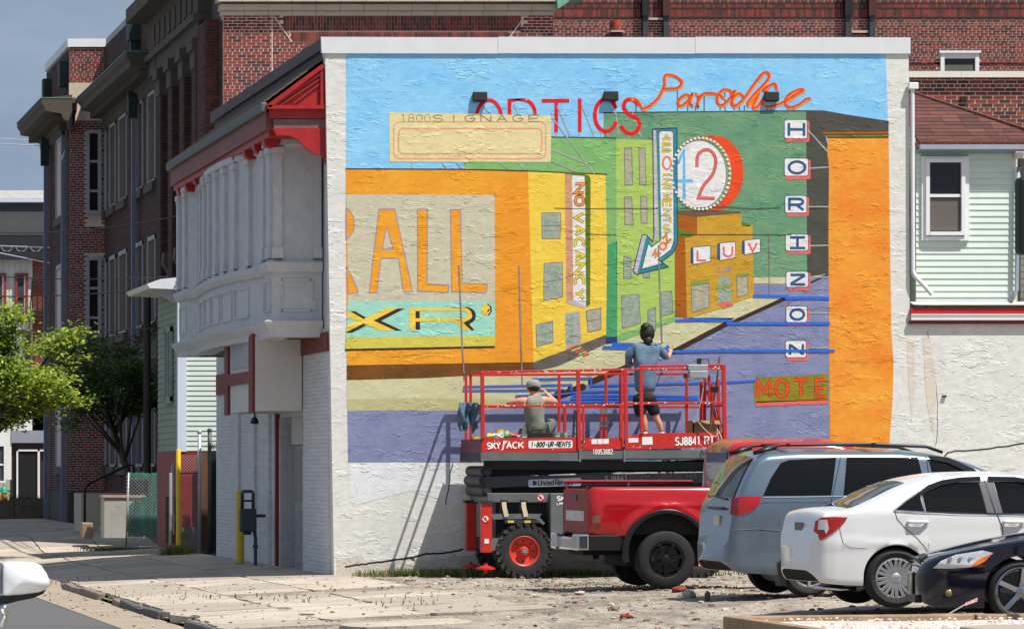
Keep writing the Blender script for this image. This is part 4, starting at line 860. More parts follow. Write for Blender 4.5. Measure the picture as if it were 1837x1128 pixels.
o = scatter('pebbles', 9000, (-.2, 24, -33, -1.2), .012, .065, ST, 11); tag(o, 'loose pebbles and crumbs of brick strewn over the dirt lot', 'pebbles')
o = scatter('gutter_crumbs', 1300, (-4.9, .2, -33, 1), .008, .04, [ST[0], ST[1], ST[2], ST[4]], 12, zf=lambda x, y: (-.49 if x < KX else gz(x, y)+.012)); tag(o, 'crumbled concrete chips along the broken kerb and gutter', 'chips')
def weeds(name, n, fn, hmin, hmax, mats, seed, label):
    rnd = random.Random(seed); m = MB(); c = 0
    while c < n:
        x, y, z = fn(rnd); c += 1; m.cur = rnd.randrange(len(mats))
        for _ in range(3):
            h = rnd.uniform(hmin, hmax); a = rnd.uniform(0, 6.3); ln = rnd.uniform(.1, .5)*h; wd = rnd.uniform(.004, .010)
            dx, dy = math.cos(a), math.sin(a); px_, py_ = -dy*wd, dx*wd
            m.add([(x-px_, y-py_, z-.01), (x+px_, y+py_, z-.01), (x+dx*ln*.5+px_*.6, y+dy*ln*.5+py_*.6, z+h*.6), (x+dx*ln*.5-px_*.6, y+dy*ln*.5-py_*.6, z+h*.6), (x+dx*ln, y+dy*ln, z+h)], [(0, 1, 2, 3), (3, 2, 4)])
    o = m.build(name, mats, None, fix=False); tag(o, label, 'weeds', kind='stuff'); return o
WD = [M('weed_green', (104, 124, 44), rough=.7, var=.3), M('weed_dry', (150, 134, 78), rough=.8, var=.3), M('weed_dark', (70, 96, 36), rough=.7, var=.3)]
weeds('wall_foot_grass', 2600, lambda r: ((lambda x: (x, r.uniform(-.9, -.05), lotn(x, -.4)))(r.choice([r.uniform(.3, 4.2), r.gauss(1.9, .6), r.gauss(2.2, .5), r.uniform(4, 11)]))), .03, .15, WD, 21, 'low grass and weeds along the foot of the mural wall')
PT = [(3.4, -9.5, .5, .3), (4.5, -14, .3, 1.3), (6.5, -16, 1.4, 1.2), (9.5, -15, 2.0, 1.0), (6.8, -24, .7, 1.0), (8.0, -29, 2.0, .8), (12, -21, 1.5, .8), (2.6, -7, .5, .5), (8.5, -11, 1.2, .6), (13, -29, 1.5, .8), (5, -30, 1.2, .6)]
weeds('lot_weeds', 3600, lambda r: (lambda p: (lambda x, y: (x, y, lotn(x, y)))(r.gauss(p[0], p[2]), min(-1, r.gauss(p[1], p[3]))))(r.choice(PT)), .008, .035, WD, 22, 'thin patches of green and dry weeds growing in the dirt lot')
weeds('kerb_weeds', 110, lambda r: (lambda p: (lambda x, y: (x, y, gz(x, y)))(r.gauss(p[0], .3), r.gauss(p[1], 1.0)))(r.choice([(-4.0, 3.4), (-3.7, -6), (-3.0, -8), (-2.0, -10), (-1, -14)])), .02, .1, WD, 23, 'tufts of weeds in the broken kerb at the driveway')
# ================================================================== brick walls
BRK = [M('brick_a', (122, 50, 44), rough=.85, var=.3, vs=9), M('brick_b', (100, 42, 38), rough=.85, var=.3, vs=9), M('brick_c', (136, 58, 48), rough=.85, var=.3, vs=9), M('brick_d', (76, 40, 38), rough=.85, var=.3, vs=9), M('brick_e', (144, 54, 38), rough=.85, var=.3, vs=9)]
MORT = M('mortar', (226, 206, 190), rough=.95, var=.2, vs=4, dirt=.3, dirtc=(110, 90, 80))
LIME_SHADE = M('limestone_shaded', (86, 80, 70), rough=.9, var=.2, vs=2, dirt=.4, dirtc=(80, 74, 66))  # darker limestone copy: the street side's shade is put into its colour
LIME = M('limestone', (190, 176, 158), rough=.85, var=.15, vs=2.2, dirt=.35, dirtc=(110, 100, 88), bump=.3, bs=20)
GUNIT = {}
def unit_brick(mi):
    if mi not in GUNIT:
        m = MB(); m.box((-.5, -.5, -.5), (.5, .5, .5)); me = bpy.data.meshes.new('brick'); me.from_pydata(m.v, [], [f for f in m.f if f != (7, 6, 2, 3) and True]); me.materials.append(BRK[mi]); GUNIT[mi] = me
    return GUNIT[mi]
def brick_face(parent, x0, x1, z0, z1, y, ch=.0675, bl=.208, singles=0, skip=None, soldier=False, sx=1.0, jt=.018, seed=1, depth=.007, wts=(5, 5, 3, 3, 1), odd_headers=True, zprio=None):
    """fronto-parallel brick face at depth y; the first `singles` bricks are objects, the others one joined part"""
    rnd = random.Random(seed); cells = []
    n = int(round((z1-z0)/ch))
    for i in range(n):
        za, zb_ = z0+i*ch, z0+(i+1)*ch
        hd = odd_headers and i % 6 == 3
        l = bl/2 if hd else bl
        x = x0-(l*.5 if i % 2 else 0)
        while x < x1:
            a, b_ = max(x0, x), min(x1, x+l)
            if b_-a > .03 and not (skip and skip((a+b_)/2, (za+zb_)/2)): cells.append((a+jt/2, b_-jt/2, za+jt/2, zb_-jt/2))
            x += l
    if zprio: cells.sort(key=zprio)
    m = MB(); k = 0
    for c in cells:
        mi = rnd.choices(range(5), wts)[0]; pr = rnd.uniform(0, .004)
        if k < singles: piece('brick', unit_brick(mi), parent, ((c[0]+c[1])/2, y-depth/2-pr, (c[2]+c[3])/2), sc=(c[1]-c[0], depth, c[3]-c[2])); k += 1
        else:
            m.cur = mi; f0, f1 = y-depth-pr, y+.002
            m.add([(c[0], f0, c[2]), (c[1], f0, c[2]), (c[1], f0, c[3]), (c[0], f0, c[3]), (c[0], f1, c[2]), (c[1], f1, c[2]), (c[1], f1, c[3]), (c[0], f1, c[3])], [(0, 1, 2, 3), (0, 4, 5, 1), (1, 5, 6, 2), (2, 6, 7, 3), (3, 7, 4, 0)])
    if m.v: o = m.build('bricks', BRK, parent, fix=False); o['kind'] = 'stuff'
def soldiers(parent, x0, x1, z0, z1, y, wd=.0675, seed=3, stag=False, depth=.014):
    rnd = random.Random(seed); m = MB(); x = x0; i = 0; h = z1-z0
    while x < x1-.02:
        rows = [(z0, z1)] if not stag else ([(z0, z0+h*.62), (z0+h*.62, z1)] if i % 2 else [(z0, z0+h*.3), (z0+h*.3, z1)])
        for za, zb_ in rows:
            m.cur = rnd.choices(range(5), (5, 5, 2, 3, 1))[0]; m.box((x+.006, y-depth-rnd.uniform(0, .004), za+.006), (min(x1, x+wd)-.006, y+.002, zb_-.006))
        x += wd; i += 1
    o = m.build('soldier_bricks', BRK, parent, fix=False); o['kind'] = 'stuff'
BRK_SHADE = [M('brick_a_shaded', (78, 46, 42), rough=.85, var=.3, vs=5), M('brick_b_shaded', (66, 40, 38), rough=.85, var=.3, vs=5), M('brick_c_shaded', (88, 52, 44), rough=.85, var=.3, vs=5), M('brick_d_shaded', (52, 36, 36), rough=.85, var=.3, vs=5), M('brick_e_shaded', (84, 44, 38), rough=.85, var=.3, vs=5)]  # bricks again for the street side, darkened to carry its shade in the colour
def side_courses(m, x, y0, y1, z0, z1, ch=.0675, d=.014, rnd=random.Random(5), seg=1.1, holes=()):
    """brick courses of a wall in the plane x = const (street side), broken into random-coloured lengths"""
    n = int((z1-z0)/ch)
    for i in range(n):
        za, zb_ = z0+i*ch+.005, z0+(i+1)*ch-.005; zc = (za+zb_)/2
        cuts = [(y0, y1)]
        for (ha, hb, hz0, hz1) in holes:
            if hz0 < zc < hz1:
                nc = []
                for a, b_ in cuts:
                    if hb <= a or ha >= b_: nc.append((a, b_))
                    else:
                        if ha > a: nc.append((a, ha))
                        if hb < b_: nc.append((hb, b_))
                cuts = nc
        for a, b_ in cuts:
            y = a
            while y < b_-.01:
                e = min(b_, y+rnd.choice((.42, .63, .84, 1.05))); m.cur = rnd.choices(range(5), (5, 5, 2, 4, 1))[0]
                f0 = x-d-rnd.uniform(0, .003); m.add([(f0, y, za), (f0, e-.006, za), (f0, e-.006, zb_), (f0, y, zb_), (x, y, za), (x, e-.006, za), (x, e-.006, zb_), (x, y, zb_)], [(0, 3, 2, 1), (3, 7, 6, 2), (0, 1, 5, 4), (0, 4, 7, 3), (1, 2, 6, 5)]); y = e
# ================================================================== school
YS, XS = 24.8, 1.2
YW, XW = 52.3, .2          # near face and street face of the end wing
YE = 60.2
sch = thing('brick_school', 'large dark red brick school building with limestone cornices standing behind the painted building', 'building', (10, 40, 0))
def PX(px, y): return P(px, 0, y).x
def PZ(py, y): return P(0, py, y).z
xr = PX(993, YS); zc0 = PZ(28.5, YS)
b = MB(); b.box((XS, YS, -.5), (xr, YS+.3, zc0)); b.build('end_wall', MORT, sch)
mA, mB_ = PX(500, YS), PX(935, YS); zA, zB, zC = PZ(57, YS), PZ(76, YS), zc0
def skp(x, z): return (z > zA and x > mA+(z-zA)*-.55+.18 and x < mB_-.0+(z-zA)*.55-.05) or (zB < z <= zA and PX(520, YS) < x < PX(915, YS))
brick_face(sch, XS, xr, 6.0, zc0, YS, singles=300, skip=skp, seed=2, wts=(5, 4, 5, 2, 3), zprio=lambda c: (0 if c[1] < PX(600, YS) and c[2] > 8.9 else 1, -c[2]))
soldiers(sch, mA+.1, mB_, zA+.01, zC-.01, YS, stag=True); soldiers(sch, PX(522, YS), PX(913, YS), zB, zA-.012, YS, seed=9)
b = MB()
for k in range(2):
    p, q = ((PX(490, YS), zC), (PX(524, YS), zB)) if k == 0 else ((PX(942, YS), zC), (PX(908, YS), zB))
    b.bar((p[0], YS-.016, p[1]), (q[0], YS-.016, q[1]), .02, .012, up=(0, 1, 0))
b.bar((PX(488, YS), YS-.008, zC), (PX(488, YS), YS-.008, 8.5), .02, .012, up=(0, 1, 0)); b.build('mortar_line', MORT, sch)
# limestone bands and cornice on the end wall, in blocks
def blocks(parent, name, x0, x1, n, ya, yb, za, zb_, mat=LIME):
    for i in range(n):
        a = x0+(x1-x0)*i/n; e = x0+(x1-x0)*(i+1)/n; m = MB(); m.box((a+.004, ya-random.uniform(0, .004), za), (e-.004, yb, zb_)); m.build(name, mat, parent)
blocks(sch, 'limestone_block', XS-.05, xr+.0, 14, YS-.06, YS+.3, zc0, PZ(21, YS)); blocks(sch, 'limestone_block', XS-.08, xr+.04, 14, YS-.12, YS+.3, PZ(20, YS), PZ(9, YS)); blocks(sch, 'limestone_block', XS-.14, xr+.16, 14, YS-.26, YS+.3, PZ(5, YS), PZ(-8, YS))
b = MB(); b.box((XS, YS-.05, PZ(21, YS)), (xr, YS+.3, PZ(-8, YS))); b.build('cornice_backing', M('limestone_dark', (120, 110, 98), var=.3, dirt=.5), sch)
b = MB(); b.box((XS-.05, YS-.05, 12.0), (xr, YS+.3, 13.5)); b.build('upper_cornice', LIME, sch)
# rear wing wall right
YR = 43.2; x2 = 28.0
b = MB(); b.box((xr, YR, -.5), (x2, YR+.3, 14.5)); b.build('rear_wing_wall', MORT, sch)
b = MB(); b.box((xr-.3, YS+.3, -.5), (xr, YR, 12.3)); b.build('end_wall_return', M('brick_plain', (112, 58, 48), var=.35, vs=12), sch)
zr1, zr2, zr3 = PZ(31, YR), PZ(14.5, YR), PZ(7, YR)
brick_face(sch, xr, x2, 8.0, zr1-.03, YR, seed=4, wts=(4, 6, 3, 3, 0), skip=lambda x, z: PX(1684, YR) < x < PX(1757, YR) and z < PZ(96, YR))
soldiers(sch, xr, x2, zr1, zr2-.02, YR, seed=5); soldiers(sch, xr, x2, zr2, zr3, YR, seed=6); brick_face(sch, xr, x2, zr3+.03, 14.3, YR, seed=7, wts=(4, 6, 3, 3, 0))
b = MB()
for zz in (zr1-.02, zr2-.015, zr3+.01): b.box((xr, YR-.02, zz-.02), (x2, YR, zz+.02))
b.build('dark_joint', M('dark_joint', (40, 34, 32), var=.3), sch)
DPG = M('downpipe_dark', (58, 60, 66), rough=.5, var=.25, vs=4); DPB = M('downpipe_black', (20, 22, 24), rough=.5, var=.3)
for (xa, xb_) in ((1151, 1161), (1188, 1198), (1514, 1524), (1557, 1567)):
    b = MB(); b.box((PX(xa, YR), YR-.18, 9.5), (PX(xb_, YR), YR-.03, PZ(30, YR))); b.build('downpipe', DPG, sch)
    b = MB(); b.box((PX(xa-2, YR), YR-.24, PZ(30, YR)), (PX(xb_+1, YR), YR-.03, 14.2)); b.build('downpipe_shoe', DPB if xa in (1151, 1514) else BRK[3], sch)
for (xa, xb_, yy) in ((1162, 1190, 33), (1526, 1556, 56)):
    b = MB(); b.box((PX(xa, YR), YR-.12, PZ(yy+4, YR)), (PX(xb_, YR), YR-.02, PZ(yy, YR))); b.build('lintel', LIME, sch)
wr = MB(); wr.box((PX(1690, YR), YR-.01, 9.4), (PX(1750, YR), YR+.02, PZ(102, YR))); wo = wr.build('window', M('school_glass', (30, 34, 40), rough=.15, var=.2), sch)
b = MB(); xa, xb_, zt_ = PX(1686, YR), PX(1755, YR), PZ(96, YR)
b.box((xa, YR-.08, 9.2), (xa+.1, YR-.012, zt_)); b.box((xb_-.1, YR-.08, 9.2), (xb_, YR-.012, zt_)); b.box((xa-.04, YR-.12, zt_), (xb_+.04, YR-.012, zt_+.06)); b.box((xa+.1, YR-.06, zt_-.14), (xb_-.1, YR-.012, zt_)); b.build('window_frame', METALW, wo)
b = MB(); b.box((PX(1694, YR), YR-.03, 9.4), (PX(1746, YR), YR-.012, PZ(117, YR))); b.build('window_blind', M('blind_olive', (92, 90, 78), var=.1), wo)
# copper flashing at the cornice end and the clay flue above the parapet
b = MB(); b.prism([(PX(994, YS), PZ(-6, YS)), (PX(1008, YS), PZ(-2, YS)), (PX(1017, YS), PZ(5, YS)), (PX(996, YS), PZ(19, YS))], YS-.3, YS+.0, 'xz'); b.build('copper_flashing', M('verdigris', (110, 170, 150), var=.2), sch)
b = MB(); b.prism([(PX(1010, YS), PZ(-8, YS)), (PX(1050, YS), PZ(-8, YS)), (PX(1045, YS), PZ(2, YS)), (PX(1020, YS), PZ(4, YS))], YS+.1, YS+.6, 'xz'); b.build('copper_gutter', M('verdigris_dark', (36, 70, 74), var=.3), sch)
ch = thing('chimney', 'short brick chimney stub with a rusty orange clay flue above the white coping', 'chimney', P(1104, 70, 6))
b = MB(); b.box(P(1084, 90, 6.4), P(1122, 60, 6.0)); b.build('stack', BRK[1], ch); b = MB(); b.box(P(1086, 60, 6.45), P(1120, 57.5, 5.95)); b.build('cap_slab', LIME, ch)
b = MB(); b.lathe([(.1, 0), (.11, .2), (.1, .2)], P(1104.5, 57.5, 6.2), n=4 if False else 12); b.build('clay_flue', M('clay_rust', (190, 78, 36), var=.5, tint=(60, 40, 34), vs=7), ch, smooth=True, autosm=40)
# ---------------- street side of the school
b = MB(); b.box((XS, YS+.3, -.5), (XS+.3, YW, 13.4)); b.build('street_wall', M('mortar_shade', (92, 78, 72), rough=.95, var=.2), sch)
wins = [(111.4-.05, 113.3), (114.4, 116.4), (118.6, 120.9), (121.7, 123.6), (124.4, 124.9)]
rows = [(8.73, 11.06), (5.17, 7.4), (1.6, 3.75)]
holes = [(a-CD, b_-CD, z0, z1) for a, b_ in wins for z0, z1 in rows]
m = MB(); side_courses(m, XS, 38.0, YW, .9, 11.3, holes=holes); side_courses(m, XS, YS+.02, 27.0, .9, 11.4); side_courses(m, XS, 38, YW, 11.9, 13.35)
o = m.build('brick_courses', BRK_SHADE, sch, fix=False); o['kind'] = 'stuff'
PANEL = M('boarded_panel', (136, 138, 146), rough=.7, var=.12, vs=3); FRM = M('window_frame_grey', (166, 168, 172), rough=.6, var=.1)
def sidewin(x, ya, yb, z0, z1, parent=sch, mull=2):
    b = MB(); b.box((x+.03, ya, z0), (x+.08, yb, z1)); w_ = b.build('window', PANEL, parent)
    b = MB(); fw = .11
    for a, c, d, e in ((ya, ya+fw, z0, z1), (yb-fw, yb, z0, z1), (ya, yb, z1-fw, z1), (ya, yb, z0, z0+.07)): b.box((x-.04, a, d), (x+.03, c, e))
    for k in range(1, mull+1): t = ya+(yb-ya)*k/(mull+1); b.box((x-.0, t-.03, z0+.07), (x+.03, t+.03, z1-fw))
    b.build('window_frame', FRM, w_)
    b = MB(); b.box((x-.12, ya-.1, z0-.22), (x+.02, yb+.1, z0-.001)); b.build('window_sill', LIME_SHADE, w_)
for a, b_ in wins:
    for z0, z1 in rows: sidewin(XS, a-CD, b_-CD, z0, z1)
def dpipe(x, y, z0, z1, parent=sch, wd=.17, ztop=None, head=True):
    b = MB(); b.box((x-.22, y-wd/2, z0), (x-.12, y+wd/2, z1)); b.build('downpipe', M('downpipe_bluegrey', (112, 120, 140), rough=.5, var=.15, vs=2), parent)
    if head:
        b = MB(); b.box((x-.32, y-.2, z1+.35), (x-.05, y+.2, z1+.85)); b.prism([(y-.2, z1+.35), (y+.2, z1+.35), (y+.1, z1-.15), (y-.1, z1-.15)], x-.31, x-.07, 'yz'); b.build('rainwater_head', M('copper_dark', (30, 48, 50), rough=.6, var=.35), parent)
dpipe(XS, 115.4-CD, -.1, 10.75); dpipe(XS, 108.9-CD, -.1, 11.0)
for yy in (115.4-CD,):
    b = MB(); b.box((XS-.32, yy-.35, 12.6), (XS-.0, yy+.35, 13.4)); b.box((XS-.25, yy-.15, 11.95), (XS-.05, yy+.15, 12.6)); b.build('rainwater_head', M('copper_dark', (30, 48, 50)), sch)
# cornice profile along the street side
def cornice(x, y0, y1, parent=sch, pr=.85):
    b = MB(); b.prism([(x+.0, 11.0), (x-.08, 11.05), (x-.1, 11.2), (x-.25, 11.28), (x-.3, 11.42), (x-pr+.1, 11.5), (x-pr+.08, 11.62), (x-pr, 11.72), (x-pr, 11.84), (x, 11.95)], y0, y1, 'xz'); b.build('cornice', LIME_SHADE, parent)
    b = MB(); b.box((x-pr-.02, y0-.01, 11.842), (x-.0, y1, 11.875)); b.build('copper_edge', M('verdigris_edge', (80, 130, 116), var=.3), parent)
    b = MB(); y = y0+.1
    while y < y1-.1: b.box((x-.52, y, 11.26), (x-.24, y+.12, 11.42)); y += .24
    o = b.build('dentils', LIME_SHADE, parent); o['kind'] = 'stuff'
cornice(XS, 37.6, YW-.85)
b = MB(); b.box((XS-.04, 37.6, 13.35), (XS+.5, YW-.6, 13.52)); b.build('coping', M('coping_grey', (160, 164, 170), var=.1), sch)
b = MB(); b.box((XS-.06, YS, -.4), (XS+.02, YW, .9)); b.build('plinth', LIME_SHADE, sch)
b = MB(); b.box((XS-.05, 38, 4.3), (XS+.0, YW, 4.75)); b.build('string_course', LIME_SHADE, sch)
# entrance portico bay
px_ = XS-.3; pw = [(27.4+i*2.5, 27.4+i*2.5+.9) for i in range(4)]
b = MB(); b.box((px_+.3, 27.0, 11.2), (px_+.0, 38.0, 11.25)); b.box((px_, 27.0, 11.25), (XS+.1, 38.0, 12.6)); b.box((px_-.12, 26.9, 11.55), (XS, 38.1, 11.7)); b.box((px_-.5, 26.6, 12.6), (XS, 38.3, 12.95)); b.build('entablature', LIME_SHADE, sch)
b = MB(); b.box((px_-.2, 26.7, 12.95), (XS+.3, 38.2, 13.7)); b.build('attic_block', LIME_SHADE, sch)
for k in range(8): b = MB(); b.box((px_-.03, 28+k*1.15, 11.85), (px_, 28.6+k*1.15, 12.35)); b.build('frieze_panel', LIME_SHADE, sch)
for (a, e) in pw:
    b = MB(); b.box((px_+.02, a, .9), (XS, e, 10.9)); mm_ = MB(); side_courses(mm_, px_+.02, a, e, .9, 10.85); o = mm_.build('pilaster_bricks', BRK_SHADE, sch, fix=False); o['kind'] = 'stuff'
    b.build('pilaster', MATS['mortar_shade'], sch)
    b = MB(); b.box((px_-.1, a-.08, 10.95), (XS, e+.08, 11.2)); b.box((px_-.03, a-.03, 10.55), (XS, e+.03, 10.95)); b.build('capital', LIME_SHADE, sch)
    rnd = random.Random(3); nn = MB()
    for i in range(int(10/.0675)):
        nn.cur = rnd.choices(range(5), (5, 5, 2, 4, 1))[0]; nn.box((px_+.03, a-.012, .9+i*.0675+.005), (XS, a, .9+(i+1)*.0675-.005))
    o = nn.build('pilaster_end_bricks', BRK_SHADE, sch, fix=False); o['kind'] = 'stuff'
for i in range(3):
    a = 28.3+i*2.5; m = MB(); side_courses(m, XS-.02, a, a+1.6, .9, 11.2); o = m.build('bay_bricks', BRK_SHADE, sch, fix=False); o['kind'] = 'stuff'
    b = MB(); b.box((XS-.08, a+.5, 7.5), (XS-.03, a+1.0, 10.0)); b.build('slit_window', PANEL, sch)
    b = MB(); b.prism([(XS-.02, 6.8), (XS-.32, 6.7), (XS-.35, 6.45), (XS-.2, 6.2), (XS-.25, 5.9), (XS-.1, 5.6), (XS-.02, 5.5)], a+.45, a+1.0, 'xz'); b.build('stone_bracket', LIME_SHADE, sch)
# near brick pier of the corner
b = MB(); b.box((XS-.3, YS+.7, -.4), (XS, 27.0, 11.4)); b.build('corner_pier', MATS['mortar_shade'], sch)
brick_face(sch, XS-.3, XS, .9, 11.4, YS+.7, seed=12, wts=(4, 6, 1, 6, 0))
m = MB(); side_courses(m, XS-.3, YS+.71, 27.0, .9, 11.4); o = m.build('pier_bricks', BRK_SHADE, sch, fix=False); o['kind'] = 'stuff'
# ---------------- end wing
b = MB(); b.box((XW, YW, -.4), (XS+.6, YE, 13.4)); b.build('wing_body', MORT, sch)
brick_face(sch, XW, XS+.0, .9, 11.3, YW, seed=13, wts=(5, 5, 4, 3, 1), skip=lambda x, z: PX(156, YW) < x < PX(184, YW) and 8.3 < z < 10.95 or (PX(156, YW) < x < PX(184, YW) and 5 < z < 7.6))
brick_face(sch, XW, XS+.6, 12.35, 13.35, YW, seed=14, wts=(5, 5, 4, 3, 1))
b = MB(); b.box((XW-.02, YW-.05, 11.9), (XS+.0, YW-.016, 12.34)); b.build('parapet_base_block', M('limestone_light', (204, 190, 168), rough=.8, var=.1), sch)
m = MB(); wh = [(54.0, 56.6, z0, z1) for z0, z1 in rows]; side_courses(m, XW, YW, YE, .9, 11.3, holes=wh); side_courses(m, XW, YW, YE, 11.9, 13.35); o = m.build('wing_courses', BRK_SHADE, sch, fix=False); o['kind'] = 'stuff'
for h in wh: sidewin(XW, h[0], h[1], h[2], h[3], mull=3)
cornice(XW, YW-.85, YE+.5)
b = MB(); b.prism([(YW+.0, 11.0), (YW-.08, 11.05), (YW-.1, 11.2), (YW-.25, 11.28), (YW-.3, 11.42), (YW-.75, 11.5), (YW-.77, 11.62), (YW-.848, 11.72), (YW-.848, 11.84), (YW, 11.95)], XW-.3, XS-.86+.0, 'yz'); b.build('cornice_return', LIME_SHADE, sch)
b = MB(); b.box((XW-.06, YW-.06, 13.35), (XS+.7, YE, 13.58)); b.build('coping', METALW, sch)
b = MB(); b.box((XW-.05, YW-.06, -.4), (XS+.1, YE, .9)); b.build('wing_plinth', LIME_SHADE, sch)
def frontwin(parent, x0, x1, z0, z1, y, panes, glass, frame=METALW, fw=.07, outer=.1):
    b = MB(); b.box((x0, y-.02, z0), (x1, y+.02, z1)); w_ = b.build('window', glass, parent)
    b = MB(); b.box((x0-outer, y-.09, z0-outer), (x0, y-.021, z1+outer)); b.box((x1, y-.09, z0-outer), (x1+outer, y-.021, z1+outer)); b.box((x0, y-.09, z1), (x1, y-.021, z1+outer)); b.box((x0, y-.10, z0-outer), (x1, y-.021, z0)); b.build('window_frame', frame, w_)
    for z in panes: b = MB(); b.box((x0, y-.06, z-fw/2), (x1, y-.021, z+fw/2)); b.build('glazing_bar', frame, w_)
    return w_
xa, xb_ = PX(160, YW), PX(175, YW)
fg = M('window_glass_dark', (22, 26, 34), rough=.12, var=.2)
frontwin(sch, xa, xb_, PZ(378, YW), PZ(240, YW), YW-.03, [PZ(290, YW), PZ(343, YW)], fg, FRM)
frontwin(sch, xa, xb_, PZ(600, YW), PZ(467, YW), YW-.03, [PZ(517, YW), PZ(570, YW)], fg, FRM)
b = MB(); b.box((XW-.25, 52.7, 12.3), (XW-.02, 53.3, 13.0)); b.box((XW-.2, 52.6, 10.9), (XW-.1, 52.9, 11.5)); b.box((XW-.25, 58.4, 12.3), (XW-.02, 59, 13.0)); b.build('rainwater_head', MATS['copper_dark'], sch)
dpipe(XW, 52.5, -.1, 10.9, head=False); dpipe(XW, 58.6, -.1, 10.6)
b = MB(); b.box((XS-.7, 49.6, 3.0), (XS-.2, 50.4, 3.6)); b.build('air_conditioner', M('ac_white', (160, 164, 170), var=.1), sch)
# sky shows behind: roof deck
b = MB(); b.box((XS+.2, YS+.3, 12.0), (xr, YR, 12.1)); b.box((XS+.2, YR, 12.0), (x2, 60, 12.1)); b.build('school_roof', MATS['roof_felt'], sch)
# ================================================================== low brick building with white coping (right)
YB = 5.0
lb = thing('low_brick_building', 'red brick building with a broad white coping behind the green house on the right', 'building', (14, YB+2, 0))
xl, xr2 = PX(1631.5, YB), 16.5
b = MB(); b.box((xl, YB, -.4), (xr2, YB+4, PZ(140, YB))); b.build('wall', MORT, lb)
brick_face(lb, xl, xr2, PZ(262, YB), PZ(140, YB)-.002, YB, singles=300, seed=21, wts=(5, 5, 4, 4, 2), zprio=lambda c: -c[2])
for k, (a, e) in enumerate(((PX(1630, YB-.1), PX(1724, YB-.1)), (PX(1724.4, YB-.1), xr2+.1))): b = MB(); b.box((a, YB-.12, PZ(140, YB)), (e, YB+.3, PZ(129, YB))); b.build('coping', M('coping_cream', (222, 216, 204), rough=.5, var=.05), lb)
b = MB(); b.box(P(1724, 183, YB-.05), P(1733, 174, YB)); b.build('wall_vent', BLK, lb)
# ================================================================== green house, right, above the low wing
YG = .36
gh = thing('green_house', 'mint clapboard house with brown shingle roof above the low white wing, right edge', 'house', (13, 1.5, 4.0))
MINT = M('mint_clapboard', (204, 217, 208), rough=.6, var=.05, vs=3); MINTD = M('mint_backing', (150, 172, 158), var=.1)
def clapboards(parent, x0, x1, z0, z1, y, pitch, mat, holes=(), lip=.018):
    meshes = {}
    n = int(round((z1-z0)/pitch)); p = (z1-z0)/n
    for i in range(n):
        za = z0+i*p; zc = za+p/2; segs = [(x0, x1)]
        for hx0, hx1, hz0, hz1 in holes:
            if hz0 < zc < hz1:
                ns = []
                for a, e in segs:
                    if hx1 <= a or hx0 >= e: ns.append((a, e))
                    else:
                        if hx0 > a: ns.append((a, hx0))
                        if hx1 < e: ns.append((hx1, e))
                segs = ns
        for a, e in segs:
            key = round(e-a, 4)
            if key not in meshes:
                m = MB(); l = e-a; m.add([(0, -lip, 0), (l, -lip, 0), (l, -.004, p-.002), (0, -.004, p-.002), (0, 0, 0), (l, 0, 0), (l, 0, p-.002), (0, 0, p-.002)], [(0, 1, 2, 3), (0, 4, 5, 1), (0, 3, 7, 4), (1, 5, 6, 2)])
                me = bpy.data.meshes.new('clapboard'); me.from_pydata(m.v, [], m.f); me.materials.append(mat); meshes[key] = me
            piece('clapboard', meshes[key], parent, (a, y, za))
gx0, gx1 = PX(1643, YG), PX(1822, YG)
wh = (PX(1652, YG), PX(1737, YG), PZ(433, YG), PZ(279, YG))
b = MB(); b.box((gx0, YG, wz(548)), (gx1, YG+2.8, PZ(262, YG))); b.build('wall', MINTD, gh)
clapboards(gh, gx0, gx1, wz(543), PZ(276, YG), YG, .1012, MINT, [wh])
frontwin(gh, PX(1665, YG), PX(1722, YG), PZ(416, YG), PZ(292, YG), YG-.015, [PZ(351.5, YG)], M('house_glass', (18, 18, 20), rough=.1, var=.1), METALW, .05, .06)
b = MB(); x0, x1, z0, z1 = PX(1652, YG), PX(1737, YG), PZ(432, YG), PZ(281, YG); b.box((x0, YG-.06, z0), (PX(1659, YG), YG-.0, z1)); b.box((PX(1729, YG), YG-.06, z0), (x1, YG-.0, z1)); b.box((PX(1659, YG), YG-.06, PZ(286, YG)), (PX(1729, YG), YG-.0, z1)); b.box((PX(1659, YG), YG-.08, z0), (PX(1729, YG), YG, PZ(424, YG))); b.build('window_casing', METALW, gh)
b = MB(); b.box((PX(1667, YG), YG-.05, PZ(414, YG)), (PX(1720, YG), YG-.038, PZ(356, YG))); b.build('window_screen', M('screen_mesh', (98, 92, 86), var=.2, vs=20, stretch=(1, 1, 6)), gh)
